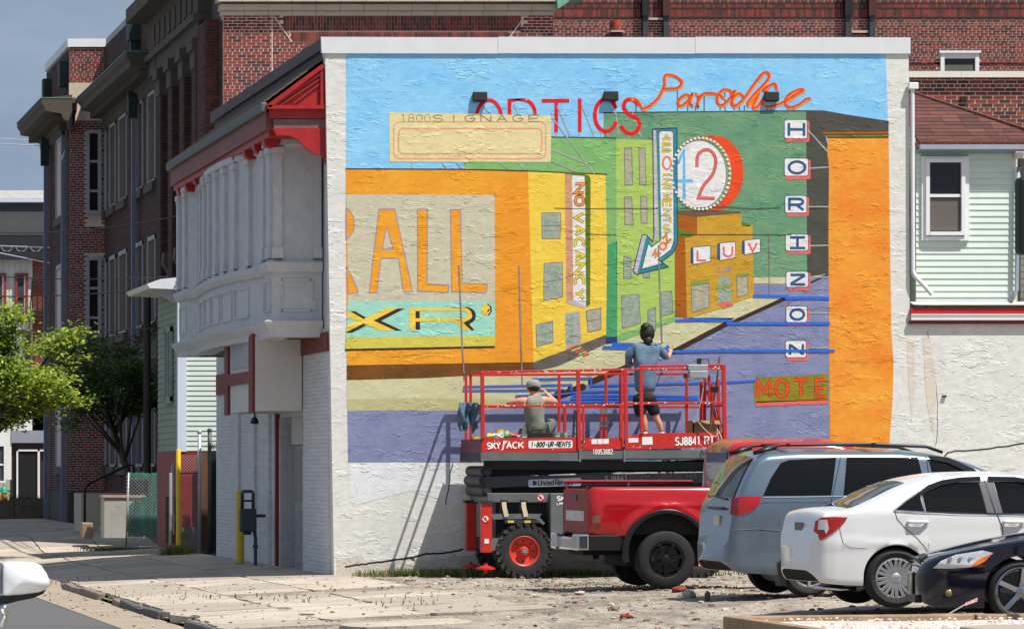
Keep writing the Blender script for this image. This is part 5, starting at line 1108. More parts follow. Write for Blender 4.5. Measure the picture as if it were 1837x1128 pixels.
# roof: courses of shingles rising to the back, clipped by the hip
ye0, ze0 = YG-.24, PZ(257, YG-.24); ncs = 17
SHR = [M('shingle_brown', (92, 54, 48), rough=.95, var=.25, vs=6, bump=.5, bs=60), M('shingle_brown_dark', (80, 48, 44), rough=.95, var=.25, vs=6, bump=.5, bs=60), M('shingle_brown_light', (102, 62, 54), rough=.95, var=.25, vs=6, bump=.5, bs=60)]
hipx = lambda z: gx0+.06+(ze0+1.13-z)/1.13*(PX(1897, YG)-gx0)
for i in range(ncs):
    ya, yb = ye0+i*.13, ye0+(i+1)*.13; za, zb_ = ze0+i*.068, ze0+(i+1)*.068
    xe = hipx(zb_-.034); x = gx0-.0+(-.15 if i % 2 else 0); x = max(x, gx0); rr_ = 0
    while x < xe-.05:
        e = min(xe, x+random.choice((.3, .45, .6))); m = MB(); t = .012
        m.add([(x+.003, ya, za+t), (e-.003, ya, za+t), (e-.003, yb, zb_), (x+.003, yb, zb_), (x+.003, ya, za-.002), (e-.003, ya, za-.002)], [(0, 1, 2, 3), (4, 5, 1, 0)]); m.build('shingle', random.choice(SHR), gh, fix=False); x = e
b = MB(); b.add([(gx0, ye0, ze0-.006), (hipx(ze0), ye0, ze0-.006), (hipx(ze0), ye0+.01, ze0-.006), (gx0, ye0+ncs*.13, ze0+ncs*.068-.006)], [(0, 1, 2, 3)]); b.build('roof_deck', SHR[1], gh)
b = MB(); b.bar((gx0+.06, ye0+ncs*.13, ze0+ncs*.068+.0), (hipx(ze0), ye0, ze0+.02), .12, .03); b.build('hip_ridge', SHR[2], gh)
b = MB(); b.box((gx0, ye0-.02, ze0-.0), (gx1+1.6, ye0+.14, ze0+.035)); b.build('eave_edge', SHR[2], gh)
b = MB(); b.box((gx0, ye0-.03, PZ(268, ye0)), (gx1+1.6, ye0+.06, PZ(259.5, ye0))); b.box((gx0, ye0+.06, PZ(272, YG)), (gx1+1.6, YG, PZ(268, ye0))); b.build('fascia', M('fascia_grey', (150, 158, 172), rough=.5, var=.08), gh)
t = thing('grey_downpipe', 'grey downpipe with a rusty white head at the right end of the green house', 'downpipe', (gx1+.06, YG-.1, wz(540)))
b = MB(); b.tube([P(1827, 300, YG-.1), P(1825, 430, YG-.1), P(1824, 520, YG-.1), P(1815, 538, YG-.2)], .034, 10); b.build('pipe', M('downpipe_lightgrey', (140, 148, 160), rough=.4, var=.15), t, smooth=True)
b = MB(); b.lathe([(.055, -.1), (.07, -.09), (.075, 0), (.06, 0)], P(1828, 274, YG-.1), n=14); b.build('pipe_head', M('rusty_white', (214, 210, 204), var=.1, dirt=.9, dirtc=(150, 80, 30), vs=5), t, smooth=True, autosm=40)
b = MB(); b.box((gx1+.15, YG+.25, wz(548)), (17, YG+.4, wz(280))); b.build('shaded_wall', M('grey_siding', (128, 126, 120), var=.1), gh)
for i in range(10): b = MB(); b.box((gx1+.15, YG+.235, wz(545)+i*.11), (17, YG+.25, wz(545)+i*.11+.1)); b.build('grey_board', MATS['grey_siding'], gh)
# dark signal head at the right edge, hung from a pole that stands outside the picture
t = thing('signal_head', 'black rounded box seen from behind at the right edge beside the grey downpipe', 'traffic signal', (P(1850, 400, -30).x, -30, 0))
b = MB(); pa = P(1824, 318, -30); pb = P(1866, 457, -30); b.box((pa.x, -30.12, pb.z), (pb.x, -29.9, pa.z)); b.build('housing', BLK, t, bevel=.04)
b = MB(); b.tube([(pb.x+.25, -30, -.1), (pb.x+.25, -30, pa.z+.3)], .06, 12); b.bar((pb.x-.05, -30, pa.z-.15), (pb.x+.25, -30, pa.z-.15), .04); b.bar((pb.x-.05, -30, pb.z+.15), (pb.x+.25, -30, pb.z+.15), .04); b.build('pole', DPG, t)
# ================================================================== green house on the left, behind the painted building
YH = 19.0; hx = PX(322, YH)
gl = thing('green_clapboard_house', 'narrow mint clapboard house with white corner board and red base behind the chain link gate', 'house', (1.5, 18.5, -.2))
z_b, z_t = PZ(808, YH), PZ(520, YH)
b = MB(); b.box((hx+.01, YH+.01, -.4), (5, YH+4.2, z_t)); b.build('wall', MINTD, gl)
clapboards(gl, hx+.14, 2.6, z_b, z_t, YH, .1016, MINT)
# weathered street face: boards along y
n = int((z_t-z_b)/.13)
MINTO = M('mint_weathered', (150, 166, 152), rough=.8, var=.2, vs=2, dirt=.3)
for i in range(n):
    za = z_b+i*(z_t-z_b)/n; p = (z_t-z_b)/n
    m = MB(); m.add([(hx-.02, YH+.15, za), (hx-.02, YH+4.1, za), (hx-.004, YH+4.1, za+p-.003), (hx-.004, YH+.15, za+p-.003), (hx+.01, YH+.15, za), (hx+.01, YH+4.1, za)], [(0, 3, 2, 1), (0, 1, 5, 4)]); m.build('clapboard', MINTO, gl, fix=False)
b = MB(); b.box((hx-.04, YH-.04, z_b-.02), (hx+.14, YH+.15, z_t)); b.build('corner_board', M('white_board', (214, 222, 236), rough=.5, var=.05), gl)
b = MB(); b.box((hx-.03, YH-.02, -.1), (2.6, YH+.0, z_b-.03)); b.box((hx-.03, YH-.0, -.1), (hx+.0, YH+4.1, z_b-.03)); b.build('base_panel', M('red_base_paint', (140, 34, 36), rough=.6, var=.15, vs=2, dirt=.2), gl)
b = MB(); b.box((hx-.05, YH-.06, -.4), (2.6, YH+.0, .35)); b.build('rubble_footing', M('rubble_wall', (120, 108, 92), rough=.95, var=.5, vs=6, bump=1, bs=8), gl)
b = MB(); b.box((hx+.02, YH-.12, z_t+.0), (3.2, YH+4.3, z_t+.27)); b.build('roof_edge', METALW, gl)
b = MB(); b.prism([(hx+.02, z_t+.0), (hx-.3, z_t+.02), (hx-.62, z_t+.03), (hx-.68, z_t+.12), (hx-.4, z_t+.22), (hx+.02, z_t+.26)], YH-.1, YH+4.3, 'xz'); b.build('eave', METALW, gl)
b = MB(); b.prism([(hx-.02, z_t-.28), (hx-.58, z_t+.0), (hx-.02, z_t+.0)], YH+.2, YH+.3, 'xz'); b.build('eave_return', TRIM, gl)
b = MB(); b.box((hx-.05, YH+1.1, 3.05), (hx-.025, YH+2.1, 4.4)); wo = b.build('window', M('old_window', (120, 122, 130), rough=.3, var=.2), gl)
b = MB()
for a in ((YH+1.0, YH+1.1, 2.95, 4.5), (YH+2.1, YH+2.2, 2.95, 4.5), (YH+1.0, YH+2.2, 4.4, 4.52), (YH+1.0, YH+2.2, 2.9, 3.05), (YH+1.55, YH+1.62, 3.05, 4.4)): b.box((hx-.08, a[0], a[2]), (hx-.03, a[1], a[3]))
b.build('window_frame', MINTO, wo)
# ================================================================== chain link gate with green slats
YT = 25.2
def chain(m, x0, x1, z0, z1, y, pitch, r, z0b=None, lean=0):
    """diagonal wires as thin flat bars"""
    w_ = x1-x0; h = z1-z0; n = int((w_+h)/pitch)
    for i in range(n+1):
        t = i*pitch
        for sgn in (1, -1):
            ax, az = (x0, z0+t) if t < h else (x0+(t-h), z1)
            bx, bz = (x0+t, z0) if t < w_ else (x1, z0+(t-w_))
            if sgn < 0: ax, bx = x1-(ax-x0), x1-(bx-x0)
            m.bar((ax, y+sgn*r*.5, az), (bx, y+sgn*r*.5, bz), r)
GALV = M('galvanised', (168, 172, 174), rough=.45, metal=.3, var=.15)
gt = thing('chain_link_gate', 'open chain link gate half filled with torn green plastic slats', 'gate', P(262, 980, YT))
gx0, gx1, gz0, gz1 = PX(226, YT), PX(298, YT), PZ(981, YT), PZ(849, YT)
b = MB(); chain(b, gx0, gx1, gz0, gz1, YT, .078, .008); o = b.build('wire_mesh', GALV, gt); o['kind'] = 'stuff'
for p, q in (((gx0, gz0-.04), (gx0+.06, gz1+.02)), ((gx1, gz0), (gx1+.03, gz1)), ((gx0, gz0), (gx1, gz0))): b = MB(); b.tube([(p[0], YT, p[1]), (q[0], YT, q[1])], .02, 8); b.build('frame_tube', GALV, gt, smooth=True)
rnd = random.Random(8); GS = [M('slat_green', (30, 150, 120), rough=.5, var=.15), M('slat_green_dark', (34, 128, 106), rough=.5, var=.15), M('slat_green_pale', (84, 178, 152), rough=.5, var=.15)]
b = MB()
for i in range(460):
    u = rnd.random(); x = gx0+.03+u*(gx1-gx0-.06); top = gz1+rnd.uniform(-.05, .03); bot = gz0+.32+rnd.uniform(-.12, .1) if u > .0 else gz0
    if u < .5: bot_a = gz1-.12 if rnd.random() < .35 else None
    else: bot_a = None
    segs = [(bot, top)] if u > .55 else [(gz1-.1+rnd.uniform(-.05, .03), top), (bot, gz0+.85+rnd.uniform(-.15, .15)+u*.3)]
    for za, zb_ in segs:
        b.cur = rnd.randrange(3); wd = .016; dx = rnd.uniform(-.05, .05)+.06
        b.add([(x, YT+.016, za), (x+wd, YT+.012, za), (x+wd+dx*(zb_-za), YT+.012+rnd.uniform(-.012, .01), zb_), (x+dx*(zb_-za), YT+.016, zb_)], [(0, 1, 2, 3)])
o = b.build('slats', GS, gt, fix=False); o['kind'] = 'stuff'
# yellow post, fence run and steel posts
def post(name, lab, px, pyt, pyb, y, r, mat, cat='post', group=None):
    b = MB(); p, q = P(px, pyb, y), P(px, pyt, y); b.lathe([(r, -.1), (r, q.z-p.z-.02), (r*.8, q.z-p.z+.0), (0, q.z-p.z+.01)], p, n=14); o = b.build(name, mat, None, smooth=True, autosm=40); return tag(o, lab, cat, group)
YP = 18.5
post('yellow_post', 'tall bright yellow steel post beside the green slatted gate', 320, 806, 984, YP, .05, M('post_yellow', (236, 196, 28), rough=.45, var=.08), 'post')
fl = thing('chain_link_fence', 'short run of chain link fence between the yellow post and the dark gate', 'fence', P(345, 985, YP))
fx0, fx1 = PX(325, YP), PX(358, YP); b = MB(); chain(b, fx0, fx1, PZ(985, YP), PZ(815, YP), YP, .066, .006); o = b.build('wire_mesh', GALV, fl); o['kind'] = 'stuff'
b = MB(); b.tube([(fx0-.03, YP, PZ(848, YP)), (fx1, YP, PZ(847, YP))], .015, 6); b.build('rail', DPB, fl)
b = MB(); p, q = P(358, 990, YP), P(358, 775, YP); b.tube([p, q], .04, 10); b.sphere(q, .05, 10, 6); b.build('steel_post', GALV, fl, smooth=True)
dg = thing('dark_gate', 'tall narrow black gate with round topped post against the white building', 'gate', P(378, 992, YP-.2))
b = MB(); p, q = P(376, 992, YP-.2), P(376, 772, YP-.2); b.tube([p, q], .042, 10); b.sphere(q, .052, 10, 6); b.build('gate_post', M('post_slate', (60, 66, 78), rough=.5, var=.1), dg, smooth=True)
b = MB(); b.box(P(379, 990, YP-.1), P(391, 808, YP-.06)); b.build('gate_leaf', BLK, dg)
b = MB(); b.box(P(361, 985, YP+.3), P(373, 812, YP+.34)); b.build('timber_infill', M('old_timber', (110, 76, 54), rough=.9, var=.4, vs=8, stretch=(1, 1, .2)), dg)
for k in range(16): z = PZ(806, YP)+random.uniform(-.02, .05); b = MB(); xx = PX(379+k*.8, YP); b.bar((xx, YP-.08, z), (xx+random.uniform(-.02, .02), YP-.08, z+.1), .008); b.build('wire_tip', BLK, dg)
# old fence wood and leaning tube beside the gate
for k, (px, pyt, pyb, r_) in enumerate(((306, 848, 975, .035), (309, 835, 910, .02), (312, 830, 950, .02))): post('grey_tube', ['bent grey tube leaning behind the yellow post', 'thin grey tube next to the gate hinge', 'thin upright grey tube just left of the yellow post'][k], px, pyt, pyb, YP+.5+k*.2, r_, GALV)
b = MB(); b.box(P(297, 975, YP+1), P(317, 890, YP+1.05)); o = b.build('scrap_boards', M('scrap_wood', (120, 92, 60), rough=.9, var=.5, vs=10), None); tag(o, 'stack of old scrap boards behind the yellow post', 'boards')
weeds('post_foot_weeds', 420, lambda r: (r.gauss(PX(312, YP), .12), YP-.3+r.uniform(-.1, .3), -.25), .05, .28, WD, 31, 'dark weeds growing at the foot of the yellow post')
weeds('block_foot_weeds', 900, lambda r: (lambda yy: (r.gauss(PX(212, 25.3), .3), yy, gz(-1, yy)+.0))(25.3+r.uniform(-.5, .2)), .02, .07, WD, 32, 'grass strip at the foot of the concrete block')
# concrete block and small stone
YK = 26.0
cb = thing('concrete_block', 'large grey concrete block standing at the school wall beside the gate', 'concrete block', P(215, 958, YK))
b = MB(); b.box((PX(186, YK), YK, .0), (PX(260, YK), YK+.7, PZ(892, YK))); b.build('block', M('block_concrete', (176, 172, 166), rough=.9, var=.12, vs=3, dirt=.4, bump=.5, bs=20), cb, bevel=.02)
b = MB(); b.box((PX(184, YK), YK-.03, PZ(892, YK)), (PX(261, YK), YK+.73, PZ(888, YK))); b.build('cap_slab', M('cap_pinkish', (190, 160, 146), var=.15), cb)
b = MB(); b.box((PX(147, 27), 27, -.02), (PX(167, 27), 27.5, PZ(937, 27))); o = b.build('stone_block', M('stone_brown', (150, 128, 108), rough=.9, var=.3, vs=7), None, bevel=.03); tag(o, 'small rough brown stone block beside the big concrete block', 'stone')
# steps and handrail at the school door, retaining wall further on
st_ = thing('entrance_steps', 'shaded stone steps and cheek wall in front of the school door', 'steps', (-.6, 34, 0))
for k in range(5): b = MB(); b.box((-.6+k*.33, 31, .0), (XS-.06, 35, .16*(k+1))); b.build('step', LIME, st_)
b = MB(); b.box((-1.0, 35, 0), (XS-.06, 37, .95)); b.build('cheek_wall', LIME, st_)
hr = thing('handrail', 'black iron handrail rising beside the shaded school steps', 'handrail', P(152, 945, 32))
b = MB(); b.tube([P(152, 948, 32), P(152, 876, 32), P(158, 868, 32), P(230, 834, 33), P(238, 834, 33), P(242, 850, 33)], .03, 8); b.build('rail', BLK, hr, smooth=True)
YV = 60.5
rt = thing('retaining_wall', 'low dark stone retaining wall with a hedge of ground cover in the shade of the school', 'wall', (-4, YV, 0))
for k in range(9): b = MB(); a = -7.4+k*.95; b.box((a+.01, YV, -.2), (a+.94, YV+.4, .62+random.uniform(-.02, .02))); b.build('wall_stone', M('wall_stone', (104, 92, 80), rough=.95, var=.35, vs=4, bump=.6, bs=12), rt)
weeds('bank_cover', 900, lambda r: (r.uniform(-7, XW), r.uniform(YV+.05, YV+.5), .55), .05, .3, [WD[2]], 33, 'dark ground cover along the top of the retaining wall')
# ================================================================== far houses across the side street
YQ = 84.0
fh = thing('far_rowhouse', 'white and brick rowhouse with red window frames and grey mansard beyond the school', 'house', (-7, YQ, 0))
RDF = M('far_red_brick', (150, 58, 50), rough=.85, var=.25, vs=4); WSD = M('far_white_siding', (206, 206, 202), rough=.6, var=.06)
bx = PX(58, YQ); ex_ = PX(-90, YQ); rx = 4.0
b = MB(); b.box((bx, YQ+.02, -.3), (rx, YQ+5, PZ(466, YQ))); b.build('brick_wall', MORT, fh)
brick_face(fh, bx, 2.6, PZ(700, YQ), PZ(466, YQ), YQ, ch=.075, bl=.22, seed=41, wts=(5, 1, 5, 0, 4))
b = MB(); b.box((ex_, YQ-.08, PZ(592, YQ)), (bx, YQ+4, PZ(466, YQ))); b.build('upper_wall', WSD, fh)
for i in range(14):
    b = MB(); a = ex_+(bx-ex_)*i/14; b.box((a+.02, YQ-.1, PZ(592, YQ)), (a+(bx-ex_)/14-.02, YQ-.08, PZ(466, YQ))); b.build('siding_board', WSD, fh)
b = MB(); b.box((ex_, YQ-.15, PZ(860, YQ)), (PX(20, YQ), YQ+4, PZ(592, YQ))); b.box((PX(20, YQ), YQ+.02, PZ(780, YQ)), (rx, YQ+4, PZ(700, YQ))); b.build('lower_wall', M('far_white_render', (220, 220, 218), var=.08), fh)
DKR = M('window_red', (140, 44, 40), rough=.6, var=.15); fgl = M('far_glass', (70, 76, 80), rough=.12, var=.3, vs=2)
for px0, px1 in ((-18, 6), (31, 45)):
    w_ = frontwin(fh, PX(px0, YQ), PX(px1, YQ), PZ(566, YQ), PZ(495, YQ), YQ-.12, [PZ(532, YQ)], fgl, DKR, .06, .09)
    b = MB(); b.box((PX(px1-2.5, YQ), YQ-.17, PZ(566, YQ)), (PX(px1, YQ), YQ-.145, PZ(495, YQ))); b.build('sash', METALW, w_)
b = MB(); b.box((ex_, YQ-.5, PZ(466, YQ)), (rx, YQ+3, PZ(452, YQ))); b.box((ex_, YQ-.25, PZ(452, YQ)), (rx, YQ+3, PZ(424, YQ))); b.build('dark_cornice', M('cornice_dark', (30, 30, 34), var=.3), fh)
for k in range(5):
    b = MB(); c = P(12+k*26, 449, YQ-.3); b.tube([c+Vector((-.2, 0, .1)), c+Vector((-.12, 0, -.02)), c+Vector((0, 0, -.06)), c+Vector((.12, 0, -.02)), c+Vector((.2, 0, .1))], .025, 6); b.build('swag', M('swag_grey', (110, 120, 130), var=.1), fh)
b = MB(); b.box((ex_, YQ-.0, PZ(424, YQ)), (rx, YQ+.4, PZ(364, YQ))); b.build('mansard_wall', M('mansard_grey', (64, 76, 90), var=.1), fh)
for i in range(10): b = MB(); za = PZ(422, YQ)+i*.074*1.12; b.box((ex_, YQ-.03, za), (rx, YQ-.001, za+.076)); b.build('siding_course', M('siding_grey', (150, 150, 146), var=.08), fh)
b = MB(); b.box((ex_, YQ-.5, PZ(364, YQ)), (rx, YQ+.2, PZ(358, YQ))); b.build('fascia', M('fascia_white', (200, 208, 222), var=.05), fh)
for i in range(7):
    b = MB(); ya, yb = YQ-.5+i*.5, YQ-.5+(i+1)*.5; za, zb_ = PZ(358, YQ)+i*.072, PZ(358, YQ)+(i+1)*.072; b.add([(ex_, ya, za+.02), (rx, ya, za+.02), (rx, yb, zb_), (ex_, yb, zb_), (ex_, ya, za), (rx, ya, za)], [(0, 1, 2, 3), (4, 5, 1, 0)]); b.build('roof_course', M('roof_pale_shingle', (176, 176, 172), rough=.9, var=.25, vs=5), fh, fix=False)
# ground floor: door, small window, lintel
b = MB(); b.box((PX(18, YQ), YQ-.02, -.2), (PX(88, YQ), YQ+.0, PZ(790, YQ))); b.build('shop_recess', M('dark_maroon', (44, 26, 26), var=.2), fh)
b = MB(); b.box((PX(20, YQ), YQ-.2, PZ(794, YQ)), (PX(92, YQ), YQ-.03, PZ(772, YQ))); b.build('lintel', M('lintel_grey', (140, 144, 156), var=.1), fh)
dw = MB(); dw.box((PX(30, YQ), YQ-.1, PZ(893, YQ)), (PX(72, YQ), YQ-.05, PZ(808, YQ))); d_ = dw.build('door', DARKI, fh)
b = MB()
for a, e in ((29, 32), (67, 71)): b.box((PX(a, YQ), YQ-.14, PZ(893, YQ)), (PX(e, YQ), YQ-.101, PZ(806, YQ)))
b.box((PX(29, YQ), YQ-.14, PZ(809, YQ)), (PX(84, YQ), YQ-.101, PZ(806, YQ))); b.build('door_frame', METALW, d_)
frontwin(fh, PX(-12, YQ), PX(6, YQ), PZ(862, YQ), PZ(800, YQ), YQ-.2, [PZ(833, YQ)], fgl, METALW, .06, .06)
b = MB()
for k in range(4): b.tube([P(58+k*9, 500+(k % 2)*3, YQ-.6), P(58+k*9, 560, YQ-.6)], .02, 6)
b.box(P(52, 562, YQ-1), P(90, 559, YQ-.05)); b.tube([P(52, 590, YQ-1), P(58, 500, YQ-1), P(90, 500, YQ-1)], .025, 6); o = b.build('balcony_rail', BLK, fh)
hy = thing('fire_hydrant', 'green fire hydrant with yellow collar in front of the far white house', 'fire hydrant', P(7, 895, 76))
b = MB(); p = P(7, 893, 76); b.lathe([(.14, -.05), (.14, .03)], p, n=12, caps=True); b.lathe([(.11, .03), (.1, .2)], p, n=12); b.build('base', M('hydrant_yellow', (190, 160, 60), var=.2), hy)
b = MB(); b.lathe([(.15, .2), (.13, .24), (.12, .3), (.08, .36), (.03, .4), (.03, .44), (0, .44)], p, n=12); b.tube([p+Vector((-.2, 0, .26)), p+Vector((.2, 0, .26))], .05, 8); b.build('bonnet', M('hydrant_green', (30, 140, 110), rough=.4, var=.1), hy, smooth=True, autosm=50)
# utility pole and overhead wires
YU = 40.0
up = post('utility_pole', 'slim dark utility pole standing in front of the school windows', 264, 512, 935, 30, .085, M('pole_dark', (48, 44, 40), rough=.8, var=.3), 'pole')
def wire(p, q, sag, r=.012, lab=None):
    b = MB(); pts = []
    for i in range(15):
        t = i/14; v = p.lerp(q, t); v.z -= sag*4*t*(1-t); pts.append(v)
    b.tube(pts, r, 5); o = b.build('overhead_wire', M('wire_black', (20, 20, 22), rough=.6, var=0), None, smooth=True); return tag(o, lab, 'wire', 'overhead wires on the left')
for (a, c, sg, l) in ((P(-60, 413, 45), P(325, 386, 22), .2, 'upper black overhead wire crossing the school front'), (P(-60, 490, 45), P(300, 496, 20), .1, 'overhead wire crossing the upper school windows from the far rowhouse'), (P(-60, 530, 45), P(330, 512, 18), .1, 'overhead wire meeting the roof edge of the small mint house'), (P(-60, 585, 45), P(285, 588, 21), .1, 'lowest overhead wire crossing just above the tree')): wire(a, c, sg, .014, l)
PW = M('wire_pale', (196, 200, 206), rough=.4, var=0)
for (a, c, l) in ((P(-40, 246, 70), P(88, 255, 59), 'upper pale cable against the sky left of the school'), (P(-40, 256, 70), P(88, 263, 59), 'lower pale cable against the sky left of the school'), (P(-40, 440, 70), P(90, 444, 59), 'pale cable in front of the dark cornice of the far rowhouse'), (P(-40, 446, 70), P(90, 472, 59), 'slanting pale cable in front of the far rowhouse')):
    b = MB(); b.tube([a, c], .018, 5); o = b.build('overhead_cable', PW, None); tag(o, l, 'cable', 'pale overhead cables')
# ================================================================== street trees
def tree(name, lab, base, h, crown, rc, seed, nclump, mats, leaf=.1, asp=.75, group=None):
    rnd = random.Random(seed); t = thing(name, lab, 'tree', base, 0, group)
    B = Vector(base); C = Vector(crown)
    m = MB(); top = Vector((C.x, C.y, C.z-rc*.2)); fork = B.lerp(C, .45)
    m.tube([B-Vector((0, 0, .3)), B.lerp(fork, .5)+Vector((.05, 0, 0)), fork, top], [.13, .11, .09, .04], 8)
    tips = []
    for i in range(26):
        a = rnd.uniform(0, 2*PI); el = rnd.uniform(-.25, 1.1); r_ = rc*rnd.uniform(.65, 1.0)
        e = C+Vector((math.cos(a)*math.cos(el)*r_, math.sin(a)*math.cos(el)*r_, math.sin(el)*r_*asp)); s_ = fork.lerp(top, rnd.random()); mid = s_.lerp(e, .5)+Vector((rnd.uniform(-.15, .15), rnd.uniform(-.15, .15), rnd.uniform(0, .25)))
        m.tube([s_, mid, e], [.035, .022, .008], 5); tips.append((s_, mid, e))
        for _ in range(3):
            f = mid.lerp(e, rnd.random()); g = f+Vector((rnd.gauss(0, .35), rnd.gauss(0, .35), rnd.gauss(.05, .2))); m.tube([f, g], [.012, .005], 4); tips.append((f, f.lerp(g, .5), g))
    m.build('trunk', M('bark', (70, 58, 48), rough=.9, var=.4, vs=10), t, smooth=True)
    m = MB()
    for _ in range(nclump):
        s_, mid, e = rnd.choice(tips); c = mid.lerp(e, rnd.uniform(.1, 1.1))+Vector((rnd.gauss(0, .12), rnd.gauss(0, .12), rnd.gauss(0, .07)))
        flat = rnd.uniform(.2, .5); cr = rnd.uniform(.1, .24)
        for _ in range(rnd.randint(8, 16)):
            p = c+Vector((rnd.gauss(0, cr), rnd.gauss(0, cr), rnd.gauss(0, cr*flat)))
            n_ = Vector((rnd.gauss(0, .5), rnd.gauss(0, .5)-.2, 1)).normalized(); u = n_.orthogonal().normalized(); u.rotate(Matrix.Rotation(rnd.uniform(0, 6.3), 3, n_)); v = n_.cross(u); l = leaf*rnd.uniform(.6, 1.2)
            m.cur = rnd.randrange(len(mats)); m.add([p-u*l*.5, p+v*l*.28, p+u*l*.55, p-v*l*.28], [(0, 1, 2, 3)])
    o = m.build('crown', mats, t, fix=False); return t
def leafmat(name, c):
    m = M(name, c, rough=.5, var=.2, vs=3); b = m.node_tree.nodes['Principled BSDF']; nt = m.node_tree
    tr = nt.nodes.new('ShaderNodeBsdfTranslucent'); tr.inputs['Color'].default_value = tuple(min(1, v*1.5) for v in lin(c))+(1,); mx_ = nt.nodes.new('ShaderNodeMixShader'); mx_.inputs[0].default_value = .4
    out = nt.nodes['Material Output']; nt.links.new(b.outputs[0], mx_.inputs[1]); nt.links.new(tr.outputs[0], mx_.inputs[2]); nt.links.new(mx_.outputs[0], out.inputs['Surface']); return m
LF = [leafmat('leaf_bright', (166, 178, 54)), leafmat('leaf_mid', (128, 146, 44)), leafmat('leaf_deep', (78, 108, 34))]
tree('street_tree', 'spring green street tree at the left edge catching the sun', (PX(-150, 22), 22, -.4), 6, P(28, 688, 22), 1.8, 5, 2100, LF, leaf=.12, asp=.98)
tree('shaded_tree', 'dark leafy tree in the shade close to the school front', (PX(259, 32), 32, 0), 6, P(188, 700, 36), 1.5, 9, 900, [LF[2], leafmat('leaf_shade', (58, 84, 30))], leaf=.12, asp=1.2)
# ================================================================== scissor lift
YN, YF = -2.05, -.27
def LN(px, py): return P(px, py, YN)
RED = M('lift_red', (192, 36, 26), rough=.45, var=.12, vs=8, dirt=.35, dirtc=(120, 60, 50), coat=.1)
LGR = M('lift_grey', (92, 98, 98), rough=.6, var=.2, vs=4, dirt=.4, dirtc=(50, 50, 48)); LDK = M('lift_dark', (34, 37, 40), rough=.6, var=.25, vs=3); WHP = M('label_white', (226, 226, 222), rough=.5, var=.05, vs=20); CHR = M('chipped_white', (220, 214, 206), rough=.7, var=.1)
lift = thing('scissor_lift', 'red and grey rough terrain scissor lift parked against the mural carrying two painters', 'scissor lift', (P(1080, 1000, YN).x, -1.2, -.17))
def lbox(name, px0, py0, px1, py1, mat, d=.03, y=YN, bev=.004, par=lift):
    b = MB(); p, q = P(px0, py0, y), P(px1, py1, y); b.box((p.x, y-.0, q.z), (q.x, y+d, p.z)); return b.build(name, mat, par, bevel=bev)
def xw(px, y=YN): return P(px, 0, y).x
def zN(py): return P(0, py, YN).z
# toe boards with print
def skq(pts, mat, name, y=YN-.004, par=lift):
    m = MB(); m.add([Vector((P(a, b_, YN).x, y, P(a, b_, YN).z)) for a, b_ in pts], [tuple(range(len(pts)))]); return m.build(name, mat, par)
def sktext(txt, quad, w, mat, par, name='lettering', y=YN-.007, wch=.72, slant=0, Y=YN):
    m = MB(); k = 0
    for pl in text_lines(txt, quad, wch):
        if slant: pl = [(x-(yy-(quad[0][1]+quad[3][1])/2)*slant, yy) for x, yy in pl]
        k += 1
        for kk, q in enumerate(ribbon(pl, w)): m.add([Vector((P(a[0], a[1], Y).x, y-k % 3*.0004-kk*.00002, P(a[0], a[1], Y).z)) for a in q], [(0, 1, 2, 3)])
    return m.build(name, mat, par)
def toe(pts, name='toe_board'):
    m = MB(); fr = [P(a, b_, YN) for a, b_ in pts]; bk = [v+Vector((0, .02, 0)) for v in fr]; n = len(fr)
    m.add(fr+bk, [tuple(range(n)), tuple(range(2*n-1, n-1, -1))]+[(i, (i+1) % n, n+(i+1) % n, n+i) for i in range(n)]); return m.build(name, RED, lift)
t1 = toe([(864, 786), (1041, 784), (1041, 809), (864, 813)]); t2 = toe([(1046, 786), (1114, 785), (1116, 805), (1046, 807)]); t3 = toe([(1121, 784), (1150, 777), (1302, 775), (1302, 802), (1121, 806)])
YC = M('decal_white', (236, 236, 232), rough=.5, var=0); BKL = M('decal_black', (26, 26, 28), rough=.5, var=0)
sktext('SKY', [(873, 794), (898, 793.5), (898, 804), (873, 804.5)], 2.4, YC, t1, wch=.74); sktext('ACK', [(908, 793), (940, 792.5), (940, 803), (908, 803.6)], 2.4, YC, t1, wch=.78)
skq([(903, 790), (906, 790), (903, 806), (898, 808), (901, 804)], YC, 'logo_mark', par=t1); skq([(907.5, 790), (911, 790), (905, 797), (906, 793)], YC, 'logo_mark', par=t1)
skq([(950, 790), (1025, 789), (1027, 791), (1027, 801), (1025, 803), (950, 804), (948, 802), (948, 792)], WHP, 'rental_label', par=t1)
sktext('1-800-UR-RENTS', [(952, 792.6), (1024, 791.6), (1024, 800), (952, 801)], 1.7, BKL, t1, wch=.72, slant=.2, y=YN-.008)
for q in ([(1061, 787.5), (1071, 787.2), (1071, 796), (1061, 796.3)], [(1072, 787.1), (1081, 787), (1081, 796), (1072, 796.2)], [(1082, 787), (1092, 786.7), (1092, 795.6), (1082, 795.8)]): skq(q, WHP, 'warning_label', par=t2)
skq([(1127, 785.5), (1145, 785), (1145, 793), (1127, 793.6)], WHP, 'warning_label', par=t3); skq([(1152, 783.5), (1170, 783), (1171, 797), (1152, 797.6)], WHP, 'warning_label', par=t3)
sktext('SJ8841', [(1211, 784.6), (1257, 783.2), (1257, 796.8), (1211, 798)], 2.5, YC, t3, wch=.72); sktext('RT', [(1263, 783), (1282, 782.6), (1282, 796), (1263, 796.6)], 2.5, YC, t3, wch=.74)
m = MB(); rnd = random.Random(4)
for _ in range(60):
    a = rnd.uniform(868, 1296); c = rnd.uniform(787, 806); s_ = rnd.uniform(.3, .9); v = P(a, c, YN); m.add([v+Vector((dx*s_*.01, -.0035, dz*s_*.012)) for dx, dz in ((-1, -1), (1, -.6), (.8, 1), (-.7, .8))], [(0, 1, 2, 3)])
